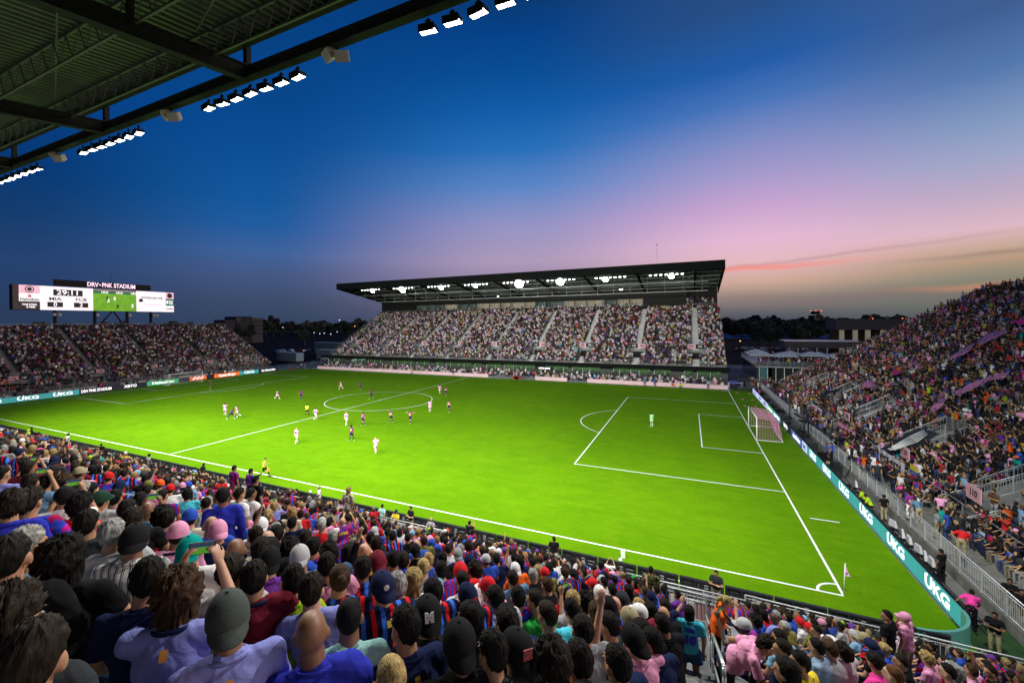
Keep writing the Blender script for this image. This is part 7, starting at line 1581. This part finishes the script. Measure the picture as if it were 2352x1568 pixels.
def template(level, ps, hair):
    j, st = pose(ps); H = headmat(j); H3 = H.to_3x3(); hc = H.translation; T = TB()
    n, m_ = [(10, 7), (7, 5), (5, 4)][level]; tn = [10, 6, 4][level]
    M = MB(); M.ell(hc+H3 @ V((0, 0, .0)), (.078, .095, .12), n, m_, H3)
    if level == 0: M.ell(hc+H3 @ V((0, .09, -.02)), (.014, .03, .022), 5, 4, H3); M.tube(j['nec']-V((0, 0, .04)), hc-V((0, 0, .06)), .055, n=6, caps=False)
    T.from_mb(M, 1)
    M = MB()
    if hair == 'long': M.ell(hc+H3 @ V((0, -.03, -.02)), (.095, .095, .17), n, m_, H3)
    elif hair in ('short', 'curly'): M.ell(hc+H3 @ V((0, -.022, .032)), (.09 if hair == 'short' else .1, .1, .112), n, m_, H3)
    if M.v: T.from_mb(M, 2)
    if hair == 'cap':
        M = MB(); M.ell(hc+H3 @ V((0, -.015, .04)), (.092, .108, .1), n, m_, H3); 
        if level < 2: M.hexa([hc+H3 @ V(p) for p in ((-.06, .07, .02), (.06, .07, .02), (.05, .18, .0), (-.05, .18, .0), (-.06, .07, .035), (.06, .07, .035), (.05, .18, .012), (-.05, .18, .012))])
        T.from_mb(M, 4)
    # torso from rings, each side its own strip so jerseys can be striped
    rings = [(j['pel']+V((0, 0, -.06)), .16, .13), (j['bel'], .155, .125), (j['che'], .195, .13), (j['sh'][0].lerp(j['sh'][1], .5)+V((0, 0, .03)), .17, .085), (j['nec']+V((0, 0, .01)), .06, .055)]
    if level == 2: rings = [rings[0], rings[2], rings[3], rings[4]]
    for s in range(tn):
        t0, t1 = 2*PI*s/tn, 2*PI*(s+1)/tn; vs = []
        for c, rx, ry in rings: vs += [c+V((rx*math.cos(t0), ry*math.sin(t0), 0)), c+V((rx*math.cos(t1), ry*math.sin(t1), 0))]
        T.add(vs, [(2*i, 2*i+1, 2*i+3, 2*i+2) for i in range(len(rings)-1)], 0 if s % 2 else 5)
    an = [7, 5, 3][level]
    for i in (0, 1):
        M = MB(); md = j['sh'][i].lerp(j['el'][i], .7); M.tube(j['sh'][i], md, .066, .056, n=an, caps=level < 2)
        if level < 1: M.ell(j['sh'][i], (.066,)*3, 7, 5)
        T.from_mb(M, 0)
        M = MB(); M.tube(md, j['el'][i], .042, n=an, caps=False); M.tube(j['el'][i], j['wr'][i]+j['fd'][i].normalized()*.1, .04, .03, n=an, caps=level < 2); T.from_mb(M, 1)
        M = MB(); M.tube(j['hip'][i], j['kn'][i], .09, .065, n=an, caps=level < 2); M.tube(j['kn'][i]+V((0, .02, 0)), j['an'][i]-V((0, 0, .06)), .06, .045, n=an, caps=False); T.from_mb(M, 3)
    v = np.array([tuple(p) for p in T.v], np.float32); f = quads(T.f)
    f = [q if len(set(q)) == len(q) else tuple(dict.fromkeys(q)) for q in f]
    tri = [q for q in f if len(q) == 3]; quad = [q for q in f if len(q) == 4]
    return v, np.array(quad, np.int32).reshape(-1, 4), np.array(tri, np.int32).reshape(-1, 3), np.array(T.c)
TP = {}
def tpl(level, ps, hair):
    k = (level, ps, hair)
    if k not in TP: TP[k] = template(*k)
    return TP[k]
jobs = []      # x, y, z, rz, level, palette, standing
for x, y, z, d in rest:
    jobs.append((x, y, z, head_to(x, y)+.25*rng.normal(), 0 if d < 26 else 1 if d < 55 else 2, 'near', rng.random() < .02, d))
def fill(u0, u1, rows, z0, rise, slots, sv, tf, palname, occ, lvl, rz, stand_p, aisle=.75, depth_f=None, slotw=1.95, row0=0):
    for k in range(row0, rows):
        v = k*RD+.35; x = u0+.25+.1*(k % 2)
        while x < u1-.2:
            x += .5
            if any(abs(x-s) < (slotw if sv[0]-.01 <= k*RD < sv[1]-.1 else aisle) for s in slots): continue
            if rng.random() > occ: continue
            uu = x+rng.normal()*.05; wx, wy = tf(uu, v+rng.normal()*.03); z = z0+rise*k
            a, b, d = px((wx, wy, z+1.2))
            if d < 1 or not (-30 < a < 2390 and -50 < b < 1600): continue
            jobs.append((wx, wy, z, rz+rng.normal()*.3, lvl(d), palname, rng.random() < stand_p, d))
fill(-51.8, 55.4, 30, 3.85, .4288, FS, (3.2, 6.4), lambda u, v: (u, 76+v), 'far', .86, lambda d: 2, PI, .04)
fill(-14, 63, 26, 1.3, .4464, LS, (1.6, 4.0), lambda u, v: (-63.6-v, u), 'left', .88, lambda d: 2, -PI/2, .06)
fill(-71.3, 1.4, 34, 1.0, .4912, [-y for y in RS], (1.6, 4.8), lambda u, v: (63.9+v, -u), 'right', .9, lambda d: 0 if d < 24 else 1, PI/2, .4)
# lounge seats behind the pink wall, suites, terrace of the bar
for r_ in range(4):
    x = -51
    while x < 55:
        x += .55
        if rng.random() < .78 and not (5 < x < 16 and r_ == 0): jobs.append((x+rng.normal()*.06, 71.3+.95*r_, .12 if r_ < 2 else .42, PI+rng.normal()*.35, 2, 'far', rng.random() < (.1 if r_ < 3 else .5), 100))
for i in range(110): jobs.append((62.4+rng.random()*14, 85.2+rng.random()**1.5*9, 3.5, rng.random()*6.28, 2, 'right', True, 110))
for i in range(60): jobs.append((-36+rng.random()*72, 101.4+rng.random()*1.2, 17.3, PI+rng.normal()*.3, 2, 'far', False, 130))
for i in range(60): jobs.append((48+rng.random()*7, 101+rng.random()*4.5, 17.2+rng.random()*.8, PI+rng.normal()*.3, 2, 'left', True, 130))
for y_ in np.arange(-1, 76, .5):
    if all(abs(y_-s) > 1.9 for s in RS) and rng.random() < .85: jobs.append((63.35+rng.normal()*.05, y_, .58, PI/2+.3*rng.normal(), 1 if y_ > 12 else 0, 'right', False, 50))
for i in range(95): jobs.append((61.5+rng.random()*1.6, 6+rng.random()*70, .55, rng.random()*6.28, 1, 'right', True, 70))
for i in range(26): jobs.append((60.9-rng.random()*.9, 70+rng.random()*10, 0, PI/2+rng.normal(), 1, 'left', True, 90))
for i in range(40): jobs.append((-61.2-rng.random()*.9, 4+rng.random()*56, 0, -PI/2+rng.normal()*.7, 2, 'left', rng.random() < .5, 120))
HK = ['short']*6+['long']*3+['curly']+['cap']*2+['none']
SP = ['sit', 'sit_t1', 'sit_t2', 'sit_t3', 'sit_t4', 'sit_t1']+['sit_left', 'sit_right', 'sit_hunch', 'sit_clap', 'sit_phone', 'sit_chin']
TPo = ['stand', 'stand_cross', 'stand_clap', 'stand_left', 'stand_phone', 'stand_armup']
groups = {}
for q in jobs:
    hair = HK[rng.integers(len(HK))]; ps = (TPo if q[6] else SP)[rng.integers(len(TPo if q[6] else SP))]
    if q[4] == 2: hair = {'curly': 'short'}.get(hair, hair); ps = ('stand' if q[6] else rng.choice(['sit', 'sit_clap', 'sit_hunch']))
    groups.setdefault((q[4], str(ps), hair), []).append(q)
VV, QQ, TT, CC = [], [], [], []; base_ = 0
for (lv, ps, hair), lst in groups.items():
    v, fq, ft, ids = tpl(lv, ps, hair); n = len(lst)
    a = np.array([q[3] for q in lst], np.float32); p = np.array([q[:3] for q in lst], np.float32); s = rng.uniform(.93, 1.06, n).astype(np.float32)[:, None]; w = s*rng.uniform(.94, 1.12, n).astype(np.float32)[:, None]
    x = v[None, :, 0]*w; y = v[None, :, 1]*s; z = v[None, :, 2]*s; ca, sa = np.cos(a)[:, None], np.sin(a)[:, None]
    X = np.stack([x*ca-y*sa+p[:, :1], x*sa+y*ca+p[:, 1:2], z+p[:, 2:]], -1)
    col = np.zeros((n, 6, 3)); 
    for i, q in enumerate(lst):
        pl = PAL[q[5]]; c = pl[rng.integers(len(pl))]*rng.uniform(.8, 1.15); col[i, 0] = c; col[i, 5] = c
        if q[5] == 'near' and rng.random() < .36: col[i, 0] = (.6, .015, .03); col[i, 5] = (.03, .08, .6)
        elif q[5] in ('right', 'left') and rng.random() < .06: col[i, 0] = (.4, .015, .05); col[i, 5] = (.02, .05, .35)
        col[i, 1] = SKC[rng.integers(5)]; col[i, 2] = HRC[rng.integers(len(HRC))]; col[i, 3] = TRC[rng.integers(5)]; col[i, 4] = pl[rng.integers(len(pl))]
    C = col[:, ids, :]
    off = (base_+np.arange(n)*len(v))[:, None, None]
    VV.append(X.reshape(-1, 3)); CC.append(C.reshape(-1, 3)); QQ.append((fq[None]+off).reshape(-1, 4)); TT.append((ft[None]+off).reshape(-1, 3)); base_ += n*len(v)
VV = np.concatenate(VV).astype(np.float32); CC = np.concatenate(CC).astype(np.float32); QQ = np.concatenate(QQ); TT = np.concatenate(TT)
print('crowd', len(jobs), 'verts', len(VV), 'faces', len(QQ)+len(TT))
me = bpy.data.meshes.new('crowd'); me.vertices.add(len(VV)); me.vertices.foreach_set('co', VV.ravel())
li = np.concatenate([QQ.ravel(), TT.ravel()]).astype(np.int32); me.loops.add(len(li)); me.loops.foreach_set('vertex_index', li)
np_ = len(QQ)+len(TT); me.polygons.add(np_); me.polygons.foreach_set('loop_start', np.concatenate([np.arange(len(QQ))*4, len(QQ)*4+np.arange(len(TT))*3]).astype(np.int32)); 
me.polygons.foreach_set('use_smooth', np.ones(np_, bool))
at_ = me.attributes.new('cloth', 'FLOAT_COLOR', 'POINT'); at_.data.foreach_set('color', np.concatenate([CC, np.ones((len(CC), 1), np.float32)], 1).ravel())
me.update(calc_edges=True); me.validate()
m = bpy.data.materials.new('crowd_cloth'); m.use_nodes = True; b = m.node_tree.nodes['Principled BSDF']; b.inputs['Roughness'].default_value = .75; b.inputs['Specular IOR Level'].default_value = .25
a_ = m.node_tree.nodes.new('ShaderNodeAttribute'); a_.attribute_name = 'cloth'; m.node_tree.links.new(a_.outputs['Color'], b.inputs['Base Color']); me.materials.append(m)
setp(link(bpy.data.objects.new('crowd', me)), 'mass of thousands of spectators filling the stands around the pitch', 'crowd', None, 'stuff')
# seats of the far and right stands: one mass each
def seats(name, label, u0, u1, rows, z0, rise, slots, sv, M4, cols):
    vs, fs, cs = [], [], []
    for k in range(rows):
        x = u0+.25
        while x < u1-.3:
            x += .5
            if any(abs(x-s) < (1.95 if sv[0]-.01 <= k*RD < sv[1]-.1 else .75) for s in slots): continue
            y = k*RD+.62; z = z0+rise*k; n = len(vs)
            for q in ((-.2, y, z+.35), (.2, y, z+.35), (.2, y+.08, z+.82), (-.2, y+.08, z+.82), (-.2, y-.38, z+.4), (.2, y-.38, z+.4)): vs.append((x+q[0], q[1], q[2]))
            fs += [(n, n+1, n+2, n+3), (n+4, n+5, n+1, n)]; c = cols[rng.integers(len(cols))]; cs += [(*c, 1)]*6
    me = bpy.data.meshes.new(name); me.from_pydata(vs, [], fs); a = me.attributes.new('cloth', 'FLOAT_COLOR', 'POINT'); a.data.foreach_set('color', np.array(cs, np.float32).ravel()); me.materials.append(m)
    o = link(bpy.data.objects.new(name, me), M4); o['kind'] = 'stuff'; return o
seats('seats', '', -51.8, 55.4, 31, 3.85, .4288, FS, (3.2, 6.4), far, [(.6, .35, .42)]+[(.02, .02, .025)]*5+[(.25, .25, .26)])
seats('seats', '', -14, 63, 27, 1.3, .4464, LS, (1.6, 4.0), left, [(.02, .02, .025)]*3+[(.5, .3, .36)])
seats('seats', '', -71.3, 1.4, 35, 1.0, .4912, [-y for y in RS], (1.6, 4.8), right, [(.03, .03, .03)])

# banners and flags in the right stand --------------------------------------
def clothsheet(name, pts_a, pts_b, m, label, cat, amp=.15, group=None, n=24):
    mb = MB(); vs = []
    A_, B_ = [V(p) for p in pts_a], [V(p) for p in pts_b]
    for i in range(n+1):
        t = i/n*(len(A_)-1); k = min(int(t), len(A_)-2); f = t-k; a = A_[k].lerp(A_[k+1], f); b = B_[k].lerp(B_[k+1], f)
        for q in range(7):
            p = a.lerp(b, q/6); w = amp*noise.noise(p*1.3+V((7, 1, 2)))+amp*.45*math.sin(i*1.9+q*.6); vs.append(p+V((w, w*.3, w)))
    mb.add(vs, [(i*7+q, i*7+q+1, (i+1)*7+q+1, (i+1)*7+q) for i in range(n) for q in range(6)])
    o = mb.build(name, m, None, True, label=label, cat=cat, group=group); s = o.modifiers.new('s', 'SOLIDIFY'); s.thickness = .012; return o
def rs(a, b, off=1.7):      # pixel on the heads of the right stand
    d = ray(a, b); k = .614; t = (1.0+off+k*(CP.x-63.9)-CP.z)/(d.z-k*d.x); return CP+d*t
pc = mat('cloth_banner_pink', (.5, .19, .32), .8, bump=.5, bs=5); bc = mat('cloth_banner_black', (.015, .018, .018), .8, bump=.4, bs=5); hc_ = mat('cloth_banner_magenta', (.8, .03, .3), .8)
z_ = lambda a, b: ((2850+a/1.8876)/1.7415, (1050+b/1.8876)/1.7415)
def strip(name, A_, B_, m, l, cat='banner', off=2.1, amp=.34):
    A2 = [rs(*z_(*p), off) for p in A_]; B2 = [rs(*z_(*p), off) for p in B_]
    return clothsheet(name, [a.lerp(b, .14) for a, b in zip(A2, B2)], [a.lerp(b, .86) for a, b in zip(A2, B2)], m, l, cat, amp, 'cloths waved in the right stand')
strip('streamer', [(1780, 985), (1950, 900), (2070, 850), (2235, 820)], [(1830, 1018), (1960, 960), (2090, 900), (2230, 860)], pc, 'long pink streamer held over heads in the right stand')
strip('streamer', [(1640, 1085), (1700, 1030), (1720, 985)], [(1680, 1118), (1745, 1090), (1735, 1000)], pc, 'short hanging pink streamer below the long one')
strip('streamer', [(1790, 700), (1900, 640), (1970, 600)], [(1800, 730), (1920, 690), (1968, 650)], pc, 'pink streamer slanting above the middle of the right stand')
strip('streamer', [(2010, 570), (2080, 530), (2210, 500)], [(2020, 640), (2120, 580), (2215, 540)], pc, 'broad bunched pink streamer high in the right stand')
strip('streamer', [(2255, 440), (2352, 425)], [(2280, 450), (2352, 465)], hc_, 'magenta cloth at the right edge high in the stand')
strip('flag', [(1125, 895), (1200, 900), (1222, 945)], [(1135, 935), (1180, 950), (1220, 950)], pc, 'pink and black flag waving in the right stand', 'flag')
strip('flag', [(1375, 780), (1415, 830)], [(1380, 850), (1395, 845)], mat('flag_stripes', (.6, .03, .25), .8), 'magenta and black striped flag in the right stand', 'flag')
strip('flag', [(1508, 705), (1575, 800)], [(1510, 740), (1560, 800)], pc, 'narrow pink pennant in the right stand', 'flag')
o = clothsheet('banner', [rs(*p, 1.6) for p in ((2022, 1030), (2075, 1000), (2108, 983))], [rs(*p, 1.3) for p in ((2050, 1040), (2110, 1022), (2160, 995))], bc, 'large black banner with a white skeleton hand draped over a railing', 'banner', .08, 'cloths waved in the right stand')
bones = MB()
for i in range(5):
    a = rs(2048+1.5*i, 1030+1.4*i-3, 1.85); b = rs(2090+4*i, 1002+3.0*i, 1.85); c = rs(2122+2.2*i, 987+2.4*i, 1.8); bones.tube(a, a.lerp(b, .97), .05, .04, n=6); bones.tube(b, c, .045, .03, n=6)
    bones.ell(b, (.065, .065, .05), 6, 5)
bones.ell(rs(2047, 1031, 1.85), (.22, .16, .07), 10, 6); bones.build('hand_bones', mat('bone_white', (.6, .62, .6), .8), o, True)
def hang(ya, yb, x, z, h, m, label, tx, tm, edge=None):
    r = empty('banner', (x, (ya+yb)/2, z), -PI/2, label, 'banner', 'banners hung on the right stand railings'); L = yb-ya
    c = MB(); n = 20; c.add([(-L/2+L*i/n, .03*math.sin(i*1.3), zz) for zz in (0, h) for i in range(n+1)], [(i, i+1, n+2+i, n+1+i) for i in range(n)]); c.build('cloth', m, r)
    if edge: MB().box(-L/2, L/2, -.05, -.035, h-.12, h).build('hem', edge, r)
    text(tx, h*.62, tm, r, (0, -.06, h*.5), bold=.02, width=L*.86)
bcl = mat('banner_white', (.62, .6, .62), .8)
hang(28.5, 34.0, 63.55, 1.1, 1.15, bcl, 'white banner lettered LEGION with a magenta hem', 'LEGION', hc_, hc_); hang(17.5, 22.5, 63.55, 1.1, 1.2, bcl, 'white banner lettered VICE CITY below the skeleton hand', 'VICE CITY', bc); hang(40.5, 45.5, 63.55, 1.1, 1.15, bcl, 'white and magenta banner lettered VICE on a far railing', 'VICE CITY', hc_)
q = at(2107, 1078, x=64.2); r = empty('national_flag', (64.0, q.y, q.z-.9), -PI/2, 'yellow, blue and red national flag with an arc of stars on the railing', 'flag')
for i, c in enumerate(((.5, .01, .02), (.03, .08, .5), (.75, .6, .03))): MB().box(-.6, .6, -.01, .01, .4*i, .4*(i+1)).build('band', mat(f'flag_band_{i}', c, .8), r)
for i in range(7): MB().ell((-.3+.1*i, -.02, .52+.12*math.sin(PI*i/6)), (.03, .01, .03), 5, 4).build('star', white, r)
strip('banner', [(790, 1005), (880, 960), (970, 945)], [(850, 1015), (900, 985), (975, 965)], bc, 'black banner with pale lettering over the far part of the right stand')
